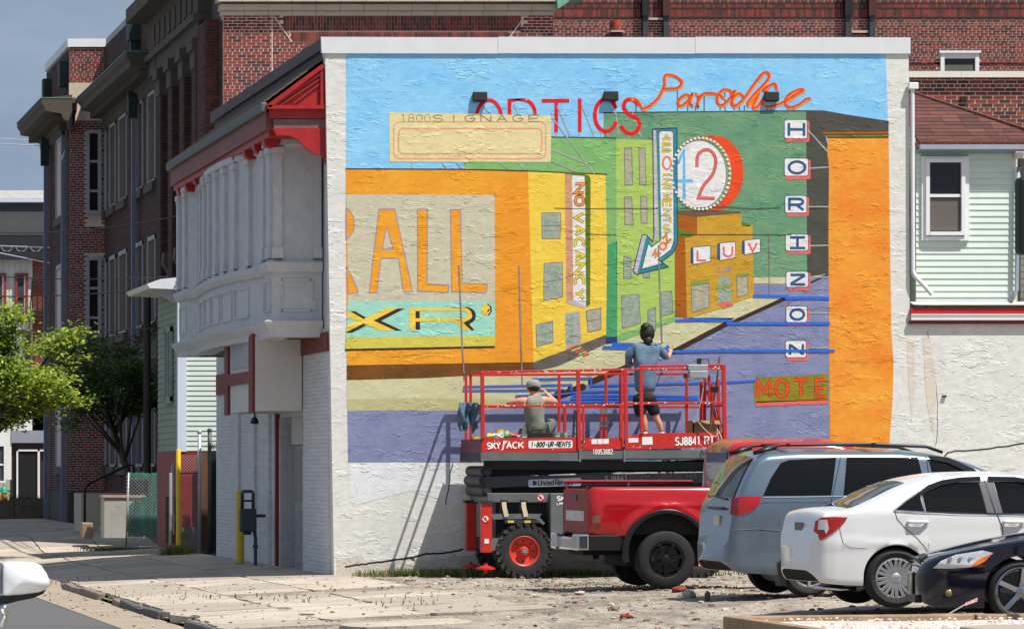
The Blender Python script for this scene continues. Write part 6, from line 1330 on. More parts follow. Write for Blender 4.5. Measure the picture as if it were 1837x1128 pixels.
o = m.build('paint_chips', CHR, lift); o['kind'] = 'stuff'
# deck and beams
b = MB(); b.box((xw(862), YN+.01, zN(824)), (xw(1302), YF, zN(812))); b.build('deck', LGR, lift)
dz0 = zN(789)
b = MB(); b.box((xw(864), YN+.025, dz0-.05), (xw(1300), YF, dz0)); b.build('deck_plate', M('deck_plate', (120, 118, 112), rough=.7, var=.3, dirt=.6), lift)
for a, c, d in ((862, 1037, 0), (1042, 1117, 3), (1122, 1302, 4)):
    m = MB(); m.add([P(a, 811-d, YN-.02), P(c, 811-d, YN-.02), P(c, 825-d, YN-.02), P(a, 826-d, YN-.02), P(a, 811-d, YN+.02), P(c, 811-d, YN+.02), P(c, 825-d, YN+.02), P(a, 826-d, YN+.02)], [(0, 3, 2, 1), (0, 1, 5, 4), (2, 3, 7, 6), (1, 2, 6, 5), (0, 4, 7, 3)]); o = m.build('side_beam', LGR, lift)
    if a == 1042: sktext('10053882', [(1062, 806), (1099, 805.6), (1099, 814), (1062, 814.4)], 1.2, YC, o, y=YN-.025)
for px in (1038, 1118): b = MB(); b.box((xw(px), YN-.03, zN(828)), (xw(px+4), YN-.018, zN(806))); b.build('latch', M('steel_grey', (120, 122, 122), rough=.4, metal=.4, var=.2), lift)
b = MB(); b.box((xw(862), YN, zN(812)), (xw(862)+.02, YF, zN(787))); b.build('end_toe_board', M('dark_red', (110, 34, 40), rough=.5, var=.2), lift); b = MB(); b.box((xw(861), YN, zN(828)), (xw(861)+.02, YF+.05, zN(812))); b.build('end_beam', LDK, lift)
# guard rails
zt, zm = zN(666), zN(727)
def rail(p, q, w=.038, nm='guard_rail'): b = MB(); b.bar(p, q, w, w, up=(0, 0, 1)); b.build(nm, RED, lift, bevel=.005)
def prl(px, py0, py1, y=YN, w=.05, nm='guard_post', px2=None): a = P(px, py0, YN); c = P(px2 or px, py1, YN); rail((a.x, y, a.z), (c.x, y, c.z), w, nm)
def near(px, py): v = P(px, py, YN); return (v.x, YN, v.z)
rail(near(862, 668), near(1122, 662.5), .042); rail(near(1122, 662.5), near(1302, 661), .036); rail(near(1148, 657), near(1302, 655), .04); rail(near(862, 728.5), near(1046, 727), .038); rail(near(1120, 723.5), near(1300, 722), .042); rail(near(1046, 727), near(1115, 726), .034)
for px, a, c, w, p2 in ((865, 667, 786, .058, 866), (1037, 664, 806, .055, 1039), (1121.5, 662, 806, .055, 1124), (1149.5, 655, 778, .05, 1151.5), (1298, 654, 800, .06, 1300.5), (1046.5, 726, 786, .036, 1046.5), (1115, 665, 800, .034, 1117), (1113, 727, 786, .034, 1114)): prl(px, a, c, YN, w, px2=p2)
xl_, xr_ = xw(862), xw(1300); y2 = YF
for z in (zt-.02, zm): rail((xl_, YN, z), (xl_, y2, z), .036)
rail((xl_, y2, zt-.02), (xr_, y2, zt-.0), .04); rail((xl_, y2, zm), (xr_, y2, zm), .036); rail((xr_, YN, zt+.08), (xr_, y2, zt+.08), .038); rail((xr_, YN, zm), (xr_, y2, zm), .036)
for px in (836, 1003, 1013, 1087, 1113, 1232): x = P(px, 0, y2).x; rail((x, y2, dz0), (x, y2, zt if px != 1013 else zm), .042 if px != 1013 else .05, 'guard_post')
rail((xl_, (YN+y2)/2, dz0), (xl_, (YN+y2)/2, zt), .042, 'guard_post')
for px in (1082, 1090): b = MB(); b.box((xw(px-2), YN+.12, dz0), (xw(px+2), YN+.15, zN(730))); b.build('gate_slat', RED, lift)
for px in (1081.5, 1089.5):
    for pa, pb in ((765, 755), (742, 733)): b = MB(); b.box((xw(px-3), YN+.1, zN(pa)), (xw(px+3), YN+.12, zN(pb))); b.build('hinge', MATS['steel_grey'], lift)
b = MB(); b.bar(near(862, 826), (xw(862), YF, zN(826)), .03)
b.build('end_tube', LDK, lift)
# folded rails and posts at the right end
for k, (pa, pb) in enumerate((((1258, 684), (1258, 775)), ((1264, 670), (1264, 775)), ((1271, 672), (1283, 768)), ((1279, 690), (1276, 770)), ((1268, 700), (1290, 765)), ((1288, 680), (1291, 775)))):
    a = P(pa[0], pa[1], -1.0-.1*k); c = P(pb[0], pb[1], -1.0-.1*k); rail(tuple(a), tuple(c), .045, 'folded_rail')
# chips on rails
m = MB(); rnd = random.Random(14)
for _ in range(90):
    a = rnd.uniform(866, 1290); base = 668-(a-862)*.021 if rnd.random() < .6 else 728-(a-862)*.014; v = P(a, base+rnd.uniform(-1.8, 1.6), YN); s_ = rnd.uniform(.4, 1.6)
    m.add([v+Vector((dx*s_*.011, -.0225, dz*s_*.007)) for dx, dz in ((-1, -1), (1, -.6), (.8, 1), (-.7, .8))], [(0, 1, 2, 3)])
o = m.build('rail_paint_chips', CHR, lift); o['kind'] = 'stuff'
# control box with joystick
b = MB(); b.box((xw(1232), YN-.1, zN(664)), (xw(1268), YN+.08, zN(654))); b.box((xw(1234), YN-.13, zN(678)), (xw(1267), YN-.0, zN(665))); cbx = b.build('control_box', M('control_aluminium', (168, 172, 174), rough=.35, metal=.5, var=.15), lift, bevel=.01)
b = MB(); b.box((xw(1250), YN-.05, zN(653)), (xw(1257), YN+.01, zN(643))); b.tube([P(1257, 646, YN), P(1264, 643, YN), P(1271, 644, YN), P(1272, 655, YN)], .008, 6); b.box((xw(1225), YN-.1, zN(678)), (xw(1231), YN-.05, zN(670))); b.build('joystick', BLK, cbx)
def cable(pts, r, mat, lab=None, par=lift, nm='cable'):
    o = MB().tube(pts, r, 6).build(nm, mat, par, smooth=True)
    if lab: tag(o, lab, 'cable')
    return o
def s3(pts, n=5):
    out = []; m_ = len(pts); pts = [Vector(p) for p in pts]
    for i in range(m_-1):
        p0, p1, p2, p3 = pts[max(i-1, 0)], pts[i], pts[i+1], pts[min(i+2, m_-1)]
        for k in range(n): t = k/n; out.append(.5*(2*p1+(p2-p0)*t+(2*p0-5*p1+4*p2-p3)*t*t+(3*p1-p0-3*p2+p3)*t**3))
    return out+[pts[-1]]
GC = M('cable_grey', (176, 172, 160), rough=.6, var=.1)
cable(s3([P(1262, 680, YN-.06), P(1261, 700, YN-.06), P(1256, 725, YN-.05), P(1250, 748, YN-.05), P(1258, 763, YN-.05), P(1270, 775, YN-.05), P(1282, 783, YN-.05), P(1288, 775, YN-.05)]), .008, GC)
cable(s3([P(1286, 770, YN-.05), P(1294, 785, YN-.06), P(1293, 805, YN-.06), P(1285, 818, YN-.06), P(1276, 828, YN)]), .012, GC); cable(s3([P(1286, 775, YN-.05), P(1290, 795, YN-.06), P(1288, 812, YN-.06), P(1284, 818, YN-.06)]), .009, GC)
cable(s3([P(1284, 730, YN-.02), P(1288, 745, YN-.03), P(1294, 760, YN-.03), P(1297, 775, YN-.04)]), .008, BLK); cable(s3([P(1259, 806, YN-.04), P(1262, 815, YN-.05), P(1270, 818, YN-.05), P(1277, 810, YN-.05)]), .008, BLK)
# scissor arms
def arm(px0, py0, px1, py1, w, mat=LDK, y=YN+.35, nm='scissor_arm', d=.12): a = P(px0, py0, y); c = P(px1, py1, y); b = MB(); b.bar(tuple(a), tuple(c), d, w); return b.build(nm, mat, lift, bevel=.01)
arm(868, 834, 1288, 836, .15); arm(872, 849, 1285, 830, .13, y=YN+.5); a2 = arm(868, 864, 1290, 856, .17, M('arm_slate', (44, 48, 56), rough=.5, var=.2), y=YN+.2); arm(870, 882, 1290, 872, .13, y=YN+.5); arm(868, 840, 1288, 838, .14, y=YF-.4); arm(868, 866, 1288, 860, .14, y=YF-.4); arm(880, 884, 1290, 882, .12, y=YF-.4)
for px, py in ((872, 845), (869, 862), (872, 880), (1284, 836)):
    a = P(px, py, YN+.15); b = MB(); b.tube([a, a+Vector((0, 1.4, 0))], .09, 12); b.lathe([(.03, -.03), (.045, -.03), (.05, 0)], a, 'y', 12, caps=True); b.build('pivot_tube', LDK, lift, smooth=True, autosm=40)
YA = YN+.14
def a2q(pts, mat, nm, k=.0):
    m = MB(); m.add([P(a, c, YA)+Vector((0, -.004-k, 0)) for a, c in pts], [tuple(range(len(pts)))]); return m.build(nm, mat, a2)
a2q([(950, 860), (1040, 856.5), (1043, 859), (1043, 868), (1040, 871), (950, 873), (947.5, 870), (947.5, 862)], M('sticker_silver', (166, 172, 184), rough=.4, var=.05), 'rental_sticker')
a2q(arc(958, 866, 5.2, 4.4, 0, 345, 20), M('sticker_navy', (24, 44, 96), rough=.4, var=0), 'logo_disc', .002); a2q(arc(955.5, 866, 3.4, 3.4, 90, 270, 10), MATS['sticker_silver'], 'logo_disc', .004)
UR = [(966, 861.2), (1039, 858.6), (1039, 868.2), (966, 870.4)]
m = MB(); k = 0
adv = [('U', 0, .075), ('n', .085, .06), ('i', .155, .03), ('t', .195, .045), ('e', .25, .055), ('d', .315, .06), ('R', .42, .075), ('e', .505, .055), ('n', .575, .06), ('t', .645, .045), ('a', .70, .055), ('l', .765, .025), ('s', .80, .05)]
for ch_, u0, uw in adv:
    for pl in GL[ch_]:
        k += 1; pts = [((Vector(UR[0]).lerp(Vector(UR[1]), u0+uw*x)).lerp(Vector(UR[3]).lerp(Vector(UR[2]), u0+uw*x-.012), y)) for x, y in pl]
        for kk, q in enumerate(ribbon(pts, 1.5)): m.add([P(a[0], a[1], YA)+Vector((0, -.0075-k % 4*.0004-kk*.00002, 0)) for a in q], [(0, 1, 2, 3)])
m.build('lettering', BKL, a2)
sktext('SJ8841', [(1085, 854), (1126, 852.4), (1126, 861.6), (1085, 863)], 1.3, M('print_light_grey', (150, 154, 158), var=0), a2, y=YA-.005, Y=YA); sktext('ROUGH TERRAIN 4X4', [(1130, 850.6), (1250, 846), (1250, 856), (1130, 861)], 1.0, M('print_grey', (92, 98, 104), var=0), a2, y=YA-.005, Y=YA)
# chassis
b = MB(); b.box((xw(876), YN+.1, zN(901)), (xw(1290), YF-.1, zN(884))); chs = b.build('chassis_top', LGR, lift, bevel=.01)
b = MB(); b.box((xw(896), YN+.35, zN(975)), (xw(1290), YF-.35, zN(901))); b.build('chassis_frame', LDK, lift)
b = MB(); b.box((xw(987), YN-.02, zN(985)), (xw(1022), YN+.5, zN(884))); bxg = b.build('hydraulic_box', LGR, lift, bevel=.015)
sktext('SK', [(998, 890), (1013, 889.6), (1013, 897), (998, 897.4)], 1.8, YC, bxg, y=YN-.026); sktext('LRN', [(998, 901), (1012, 900.8), (1012, 904.6), (998, 905)], 1.0, YC, bxg, y=YN-.026)
m = MB(); m.add([P(882, 921, YN-.03), P(972, 921, YN-.03), P(968, 927, YN-.03), P(978, 938, YN-.03), P(974, 941, YN-.03), P(960, 930, YN-.03), P(884, 931, YN-.03)]+[P(882, 921, YN+.35), P(972, 921, YN+.35), P(968, 927, YN+.35), P(978, 938, YN+.35), P(974, 941, YN+.35), P(960, 930, YN+.35), P(884, 931, YN+.35)], [(0, 1, 2, 3, 4, 5, 6), (13, 12, 11, 10, 9, 8, 7)]+[(i, (i+1) % 7, 7+(i+1) % 7, 7+i) for i in range(7)]); m.build('mudguard', LGR, lift)
b = MB(); b.box((xw(905), YN-.035, zN(938)), (xw(965), YN-.0, zN(932))); mg = b.build('step_plate', LDK, lift)
for k in range(2): skq([(910+k*30, 933), (921+k*30, 933), (921+k*30, 937), (910+k*30, 937)], M('decal_yellow', (220, 190, 30), var=.1), 'warning_label', y=YN-.04, par=mg)
STP = M('strap_cream', (206, 188, 158), rough=.8, var=.1)
for px in (903, 938):
    b = MB(); b.tube([P(px-3, 897, YN-.03), P(px+8, 897, YN-.03)], .02, 6); b.box((xw(px-6), YN-.02, zN(925)), (xw(px-4), YN, zN(896))); b.build('holder_frame', LDK, lift)
    m = MB(); pts = [(px, 900), (px+1, 910), (px+3, 918), (px+5, 926)]
    for q in ribbon(pts, 8): m.add([P(a[0], a[1], YN)+Vector((0, -.05, 0)) for a in q], [(0, 1, 2, 3)])
    m.build('strap', STP, lift)
# hydraulic outriggers
for nm_x, y in ((863, YN-.05), (863, YF-.45)):
    x = P(nm_x, 0, YN).x; g = -.17
    b = MB(); b.box((x, y, .22), (x+.165, y+.16, 1.02)); og = b.build('outrigger', RED, lift, bevel=.008)
    b = MB(); b.box((x-.02, y-.02, .99), (x+.185, y+.18, 1.04)); b.lathe([(.06, -.03), (.06, .14)], (x+.08, y+.08, .9), n=12, caps=True); b.build('outrigger_cap', LDK, og)
    b = MB(); b.lathe([(.03, .06), (.03, .22)], (x+.08, y+.08, g+.0), n=10); b.lathe([(.0, .0), (.15, .0), (.15, .03), (.03, .07)], (x+.08, y+.08, g+.12), n=18); b.build('foot_pad', RED, og, smooth=True, autosm=40)
    b = MB(); b.box((x+.165, y+.03, .25), (xw(905), y+.13, .45)); b.build('outrigger_link', LGR, lift)
for (cx_, cy_, yy, r_) in ((871, 930, YN-.055, 7), (970, 892, YN+.095, 7)):
    c = P(cx_, cy_, yy); m = MB()
    for r0, mt, dy in ((r_*.0089, 0, 0), (r_*.0066, 1, .001)):
        m.cur = mt; m.add([(c.x+r0*math.cos(a), yy-dy, c.z+r0*math.sin(a)) for a in [2*PI*i/20 for i in range(20)]], [tuple(range(20))])
    m.cur = 2; m.box((c.x-.02, yy-.003, c.z-.025), (c.x+.012, yy-.002, c.z+.025)); m.cur = 0; m.bar((c.x-.04, yy-.0045, c.z+.04), (c.x+.04, yy-.0045, c.z-.04), .003, .012, up=(0, 0, 1)); m.build('no_touch_sticker', [M('sticker_red', (206, 34, 40), var=0), WHP, BKL], lift)
skq([(868, 966), (876, 966), (876, 974), (868, 974)], WHP, 'warning_label', y=YN-.055)
# wheels
RUB = M('tyre_rubber', (38, 38, 38), rough=.85, var=.3, vs=8, dirt=.4, dirtc=(92, 84, 74)); RUBC = M('car_tyre', (26, 26, 27), rough=.8, var=.2, vs=8)
def knob_wheel(x, z, y, par):
    r = .425; w = MB(); w.lathe([(.24, .02), (.30, .0), (.385, .02), (r-.02, .07), (r-.02, .25), (.385, .31), (.3, .33), (.24, .31)], (x, y, z), 'y', 40)
    t = w.build('tyre', RUB, par, smooth=True, autosm=40)
    lg = MB()
    for k in range(22):
        for s_ in (0, 1):
            a = 2*PI*(k+s_*.5)/22; c, sn = math.cos(a), math.sin(a); rot = Matrix.Rotation(-a, 3, 'Y') @ Matrix.Rotation(R(22 if s_ else -22), 3, 'X')
            lg.cbox((x+(r-.0)*c, y+(.08 if s_ else .25), z+(r-.0)*sn), (.05, .17, .052), rot)
            if s_ == 0: lg.cbox((x+(r-.03)*c, y+.035, z+(r-.03)*sn), (.085, .05, .055), Matrix.Rotation(-a, 3, 'Y'))
    o = lg.build('tread_lugs', RUB, t); o['kind'] = 'stuff'
    rm = MB(); rm.lathe([(.245, .02), (.235, .015), (.215, .03), (.205, .09), (.12, .11), (.075, .08), (.07, .03), (.06, .02), (0, .02)], (x, y, z), 'y', 36); ro = rm.build('rim', M('rim_red', (196, 50, 36), rough=.5, var=.2, vs=10, dirt=.4, dirtc=(70, 30, 24)), par, smooth=True, autosm=35)
    hb = MB()
    for k in range(8): a = 2*PI*k/8; hb.lathe([(.0, -.005), (.014, -.005), (.014, .02)], (x+.16*math.cos(a), y+.098, z+.16*math.sin(a)), 'y', 8)
    hb.build('rim_hole', DARKI, ro)
    hb = MB()
    for k in range(8): a = 2*PI*k/8+.3; hb.lathe([(.0, -.02), (.012, -.02), (.012, .02)], (x+.045*math.cos(a), y+.02, z+.045*math.sin(a)), 'y', 6)
    hb.lathe([(0, -.01), (.03, -.01), (.03, .02)], (x, y, z), 'y', 10); hb.build('hub', M('hub_grey', (150, 146, 140), rough=.5, metal=.4, var=.3), ro)
xh = xw(940); zh = zN(988)
for x in (xh, xh+2.75):
    for y in (YN-.05, YF-.28):
        wt = MB(); wo = bpy.data.objects.new('wheel', None); col.objects.link(wo); wo.parent = lift; wo.location = Vector((0, 0, 0)); knob_wheel(x, zh, y, wo) if y < -1 or True else None
# ---------------- things on the deck
def can(name, lab, px, w, py0, py1, y, mat, band=None, cat='paint can'):
    c = P(px, py1, y); r = w/2*(y+CD)/F; h = P(0, py0, y).z-c.z; t = thing(name, lab, cat, (c.x, y, dz0))
    b = MB(); b.lathe([(0, 0), (r*.94, 0), (r, h), (r*.92, h), (r*.86, h*.15)], (c.x, y, dz0), n=18); b.build('can_body', mat, t, smooth=True, autosm=40)
    if band: b = MB(); b.lathe([(r*1.0, h*.25), (r*1.02, h*.75)], (c.x, y, dz0), n=18); b.build('label_band', band, t, smooth=True)
    b = MB(); b.tube([(c.x-r, y, dz0+h*.9), (c.x-r*.6, y-r, dz0+h*.5), (c.x+r*.6, y-r, dz0+h*.5), (c.x+r, y, dz0+h*.9)], .004, 5); b.build('handle', MATS['steel_grey'], t)
    return t
PY_ = M('paint_yellow', (226, 196, 40), rough=.5, var=.15); PGn = M('bucket_green', (150, 176, 152), rough=.5, var=.15, dirt=.4, dirtc=(210, 210, 200)); PWh = M('tub_white', (214, 212, 204), rough=.5, var=.15, dirt=.3, dirtc=(90, 90, 120))
can('paint_can', 'yellow paint can tilted on the crowded tray left of the seated painter', 896, 15, 767, 786, -1.7, PY_, M('can_band_white', (220, 218, 210)))
can('paint_can', 'small yellow can at the far left corner of the platform', 853, 14, 781, 788, -1.2, PY_)
can('bucket', 'pale green plastic bucket right of the seated painter', 1003, 30, 773, 787, -1.7, PGn, None, 'bucket')
can('tub', 'white plastic tub with pink lid beside the tilted yellow can', 925, 16, 778, 787, -1.75, PWh, M('lid_pink', (190, 70, 80)), 'tub')
can('tub', 'low white tub of brushes nearest the black tool bag', 941, 20, 776, 787, -1.6, PWh, None, 'tub')
can('jar', 'white jar lying behind the yellow can', 907, 12, 769, 786, -1.5, PWh, None, 'jar')
rnd = random.Random(77)
cols_ = [('rag_green', (90, 150, 80)), ('rag_yellow', (226, 190, 70)), ('rag_red', (190, 50, 48)), ('rag_white', (226, 222, 214)), ('rag_blue', (60, 90, 140))]
for k, (px, cn, lab) in enumerate(((880, 1, 'crumpled yellow paint rag on the deck edge nearest the left corner post'), (915, 0, 'green paint rag between the cans on the platform'), (920, 2, 'small red paint rag next to the pink lidded tub'), (889, 3, 'white crumpled paper on the deck beside the yellow rag'))):
    b = MB(); c = P(px, 784, -1.8); b.sphere((c.x, -1.8, dz0+.05), .07, 8, 6, (1.3, 1, .8)); o = b.build('paint_rag', M(cols_[cn][0], cols_[cn][1], rough=.9, var=.3, vs=20), None, smooth=True)
    for v in o.data.vertices: v.co += Vector((rnd.uniform(-.02, .02), rnd.uniform(-.02, .02), rnd.uniform(-.015, .02)))
    tag(o, lab, 'rag')
b = MB(); c = P(968, 787, -1.75); b.cbox((c.x, -1.75, dz0+.06), (.33, .16, .12)); b.tube([(c.x-.14, -1.75, dz0+.12), (c.x-.1, -1.75, dz0+.17), (c.x+.1, -1.75, dz0+.17), (c.x+.14, -1.75, dz0+.12)], .012, 6)
o = b.build('tool_bag', BLK, None, bevel=.02); tag(o, 'black tool bag with yellow spots right behind the seated painter', 'tool bag')
b = MB(); 
for k in range(5): q = P(958+k*5, 782-(k % 2)*3, -1.84); b.cbox((q.x, -1.84, q.z), (.022, .008, .018))
o = b.build('bag_spot', PY_, None)
bpy.data.objects.remove(o, do_unlink=True)
t = thing('cardboard_box', 'open brown cardboard box at the right end of the platform', 'cardboard box', P(1266, 780, -1.5))
KR = M('cardboard', (158, 124, 88), rough=.85, var=.15, vs=6); b = MB(); x0, x1 = P(1243, 0, -1.6).x, P(1290, 0, -1.6).x; z1 = P(0, 754, -1.6).z; b.box((x0, -1.6, dz0), (x1, -1.58, z1)); b.box((x0, -1.2, dz0), (x1, -1.18, z1)); b.box((x0, -1.6, dz0), (x0+.02, -1.18, z1)); b.box((x1-.02, -1.6, dz0), (x1, -1.18, z1)); b.build('box_wall', KR, t)
b = MB(); b.add([(x0, -1.6, z1), (x1, -1.6, z1), (x1+.02, -1.72, z1-.06), (x0-.02, -1.72, z1-.05)], [(0, 1, 2, 3)]); b.build('box_flap', M('cardboard_flap', (140, 108, 76), rough=.85, var=.15), t)
b = MB(); b.tube([P(1291, 640, -1.9), P(1285, 690, -1.85), P(1272, 778, -1.75)], .013, 6); o = b.build('extension_pole', M('pole_brown', (120, 84, 60), rough=.7, var=.4, vs=6), None); tag(o, 'long brown brush pole leaning upright at the right end of the lift', 'pole')
t = thing('step_ladder', 'small dark folding ladder standing near the middle of the platform', 'ladder', P(1032, 785, -.9)); 
for dx in (0, 9): b = MB(); b.bar(tuple(P(1028+dx*.8, 786, -.9)), tuple(P(1031+dx*.45, 735, -.9)), .025, .05); b.build('ladder_rail', LDK, t)
for k in range(3): z = dz0+.1+k*.13; b = MB(); b.box((P(1028, 0, -.9).x, -.92, z), (P(1036, 0, -.9).x, -.86, z+.02)); b.build('ladder_rung', LDK, t)
b = MB(); c = P(1282, 697, -1.9); b.lathe([(.0, -.06), (.06, -.06), (.075, .03), (.07, .03)], c, n=14); o = b.build('cup', M('cup_dark', (60, 60, 60), rough=.4), None, smooth=True, autosm=40); tag(o, 'dark metal cup hooked on the rail at the right end of the lift', 'cup')
# jacket over the left rail
jk = MB(); nx, nz = 14, 16; cx_, x0 = 840, 0; vs = []
rnd = random.Random(5)
for sd_ in (0, 1):
    for j in range(nz+1):
        for i in range(nx+1):
            u, v = i/nx, j/nz; wpx = 15+7*math.sin(min(1, v*1.6)*PI*.8)-4*v; px = 840+(u-.5)*2*wpx+2*math.sin(v*6); py = 722+v*(44+10*math.sin(u*9)+6*math.cos(u*17))
            f = .045*math.sin(u*21+v*3)+.03*math.sin(u*11-v*7); vs.append(P(px, py, YN+.25)+Vector((0, (-.10 if sd_ == 0 else .02)+f-(.0 if v > .1 else -.06*(1-v*10)), 0)))
N_ = (nx+1)*(nz+1); fs = []
for sd_ in (0, 1):
    for j in range(nz):
        for i in range(nx): a = sd_*N_+j*(nx+1)+i; fs.append((a, a+1, a+nx+2, a+nx+1))
for j in range(nz):
    for e in (0, nx): a = j*(nx+1)+e; fs.append((a, a+nx+1, N_+a+nx+1, N_+a))
for i in range(nx):
    for r_ in (0, nz): a = r_*(nx+1)+i; fs.append((a, a+1, N_+a+1, N_+a))
jk.add(vs, fs); o = jk.build('denim_jacket', M('denim', (84, 112, 134), rough=.85, var=.35, vs=9, tint=(52, 74, 92)), None, smooth=True); tag(o, 'faded denim jacket hung over the left end rail of the lift', 'jacket')
# ================================================================== people
SKIN = M('skin', (204, 140, 116), rough=.55, var=.1, vs=8)
def skinmesh(name, nodes, edges, mat, parent, sub=2, root=0):
    me = bpy.data.meshes.new(name); L0 = root_of(parent).location
    me.from_pydata([Vector(n[0])-L0 for n in nodes], edges, []); o = bpy.data.objects.new(name, me); col.objects.link(o); o.parent = parent
    md = o.modifiers.new('skin', 'SKIN'); md.use_smooth_shade = True
    ly = me.skin_vertices[0].data
    for i, n in enumerate(nodes):
        r = n[1]; ly[i].radius = r if isinstance(r, tuple) else (r, r)
    ly[root].use_root = True
    s_ = o.modifiers.new('sub', 'SUBSURF'); s_.levels = sub; s_.render_levels = sub
    dg_ = bpy.context.evaluated_depsgraph_get(); ev = o.evaluated_get(dg_); nm = bpy.data.meshes.new_from_object(ev); o.modifiers.clear(); o.data = nm; nm.materials.clear(); nm.materials.append(mat)
    nm.polygons.foreach_set('use_smooth', [True]*len(nm.polygons))
    return o
def hand_nodes(nodes, edges, w, d, side, curl=.6, sc=1.0):
    """palm and five fingers after wrist index w, pointing along d"""
    wp = Vector(nodes[w][0]); d = Vector(d).normalized(); a = d.cross(Vector((0, 0, 1)));
    a = a.normalized() if a.length > .1 else Vector((1, 0, 0)); dn = Vector((0, 0, -1))
    dn = (dn-d*dn.dot(d)).normalized() if abs(d.z) < .95 else Vector((0, 1, 0))
    palm = wp+d*.06*sc; nodes.append((palm, (.034*sc, .018*sc))); pi = len(nodes)-1; edges.append((w, pi))
    for k, ln in enumerate((.068, .076, .072, .058)):
        off = a*(k-1.5)*.02*sc; b1 = palm+off+d*.03*sc; b2 = b1+(d*(1-curl*.5)+dn*curl*.6)*ln*.5*sc; b3 = b2+(d*(1-curl)+dn*curl)*ln*.5*sc
        i0 = len(nodes); nodes += [(b1, .0095*sc), (b2, .0085*sc), (b3, .007*sc)]; edges += [(pi, i0), (i0, i0+1), (i0+1, i0+2)]
    t1_ = wp+d*.035*sc+a*side*.035*sc; t2_ = t1_+(d*.7+a*side*.5+dn*.3)*.035*sc; i0 = len(nodes); nodes += [(t1_, .012*sc), (t2_, .009*sc)]; edges += [(w, i0), (i0, i0+1)]
def head_bits(parent, hc, fwd, skinm, r=.1):
    f = Vector(fwd).normalized(); s_ = f.cross(Vector((0, 0, 1))).normalized()
    for k in (-1, 1):
        b = MB(); b.sphere(hc+s_*k*r*.8+Vector((0, 0, -.01)), .03, 8, 6, (.5 if abs(s_.x) > .5 else 1, 1 if abs(s_.x) > .5 else .5, 1.1)); b.build('ear', skinm, parent, smooth=True)
        b = MB(); b.sphere(hc+f*r*.85+s_*k*.032, .012, 8, 6); b.build('eye', WHP, parent, smooth=True)
    b = MB(); b.box(hc+f*r*.93+s_*-.025+Vector((0, 0, -.062)), hc+f*r*.96+s_*.025+Vector((0, .004, -.052))); b.build('mouth', M('lip', (150, 80, 74), var=0), parent)
# --- standing painter
YS1 = -.72
g = lambda px, py, y=YS1: P(px, py, y)
pn = thing('person', 'standing painter with black hair, faded blue shirt and black shorts facing the mural', 'person', (g(1160, 0).x, YS1, dz0))
zf_ = dz0
nodes = [(g(1156, 712), .085), (g(1157, 690), .085), (g(1158, 660), .09), (g(1158, 636), .09), (g(1160, 618), .06), (g(1161, 609), (.052, .055)), (g(1161, 600, YS1+.02), (.072, .085)), (g(1161, 591, YS1+.02), (.075, .09)),
         (g(1138, 623), .062), (g(1129, 640, YS1+.03), .048), (g(1130, 655, YS1+.12), .042), (g(1141, 650, YS1+.3), .028),
         (g(1180, 624), .062), (g(1192, 636, YS1+.06), .048), (g(1198, 642, YS1+.14), .04), (g(1204, 630, YS1+.33), .028),
         (g(1146, 716), .09), (g(1150, 735, YS1+.01), .075), (g(1155, 750, YS1), .056), (g(1157, 762, YS1-.01), .052), (g(1158, 776, YS1), .036),
         (g(1167, 716), .09), (g(1172, 735, YS1+.02), .075), (g(1178, 750, YS1), .056), (g(1184, 762, YS1-.01), .052), (g(1187, 777, YS1), .036)]
edges = [(0, 1), (1, 2), (2, 3), (3, 4), (4, 5), (5, 6), (6, 7), (3, 8), (8, 9), (9, 10), (10, 11), (3, 12), (12, 13), (13, 14), (14, 15), (0, 16), (16, 17), (17, 18), (18, 19), (19, 20), (0, 21), (21, 22), (22, 23), (23, 24), (24, 25)]
hand_nodes(nodes, edges, 11, (.3, 1, .3), 1); hand_nodes(nodes, edges, 15, (.0, 1, .5), -1)
skinmesh('body', nodes, edges, SKIN, pn)
SHB = M('shirt_blue', (104, 130, 152), rough=.85, var=.25, vs=5, tint=(78, 102, 126), bump=.8, bs=12)
sn = [(g(1157, 705), .185), (g(1157, 690), .185), (g(1157, 660), .18), (g(1158, 638), .19), (g(1160, 620), .13), (g(1160, 613), .075), (g(1138, 623), .085), (g(1128, 640, YS1+.03), .075), (g(1128, 655, YS1+.1), .068), (g(1181, 624), .085), (g(1191, 636, YS1+.06), .075), (g(1196, 642, YS1+.12), .064)]
so = skinmesh('shirt', sn, [(0, 1), (1, 2), (2, 3), (3, 4), (4, 5), (3, 6), (6, 7), (7, 8), (3, 9), (9, 10), (10, 11)], SHB, pn)
for v in so.data.vertices:
    n_ = mnoise.noise(v.co*9)*.018+mnoise.noise(Vector((v.co.x*22, v.co.y*22, v.co.z*6)))*.008; v.co += v.normal*n_ if v.normal.length else Vector()
SHO = M('shorts_black', (20, 20, 24), rough=.85, var=.3)
skinmesh('shorts', [(g(1156, 703), .165), (g(1156, 714), .17), (g(1145, 722), .115), (g(1148, 737), .105), (g(1152, 746), .1), (g(1168, 722), .115), (g(1173, 737, YS1+.01), .105), (g(1176, 745, YS1+.01), .1)], [(0, 1), (1, 2), (2, 3), (3, 4), (1, 5), (5, 6), (6, 7)], SHO, pn)
b = MB(); b.sphere(g(1161, 597, YS1+.0), .118, 20, 14, (1, 1.08, 1.28)); b.sphere(g(1159, 587, YS1-.03), .085, 16, 10, (1, 1, .9)); b.sphere(g(1162, 611, YS1-.06), .085, 16, 10, (.9, .8, 1.1)); b.sphere(g(1164, 619, YS1-.08), .045, 12, 8, (1, .8, 1.3))
hm = b.build('hair', M('hair_black', (16, 14, 14), rough=.6, var=.3), pn, smooth=True)
for v in hm.data.vertices: v.co += v.co.normalized()*0+Vector((mnoise.noise(v.co*24), mnoise.noise(v.co*24+Vector((5, 0, 0))), 0))*.02
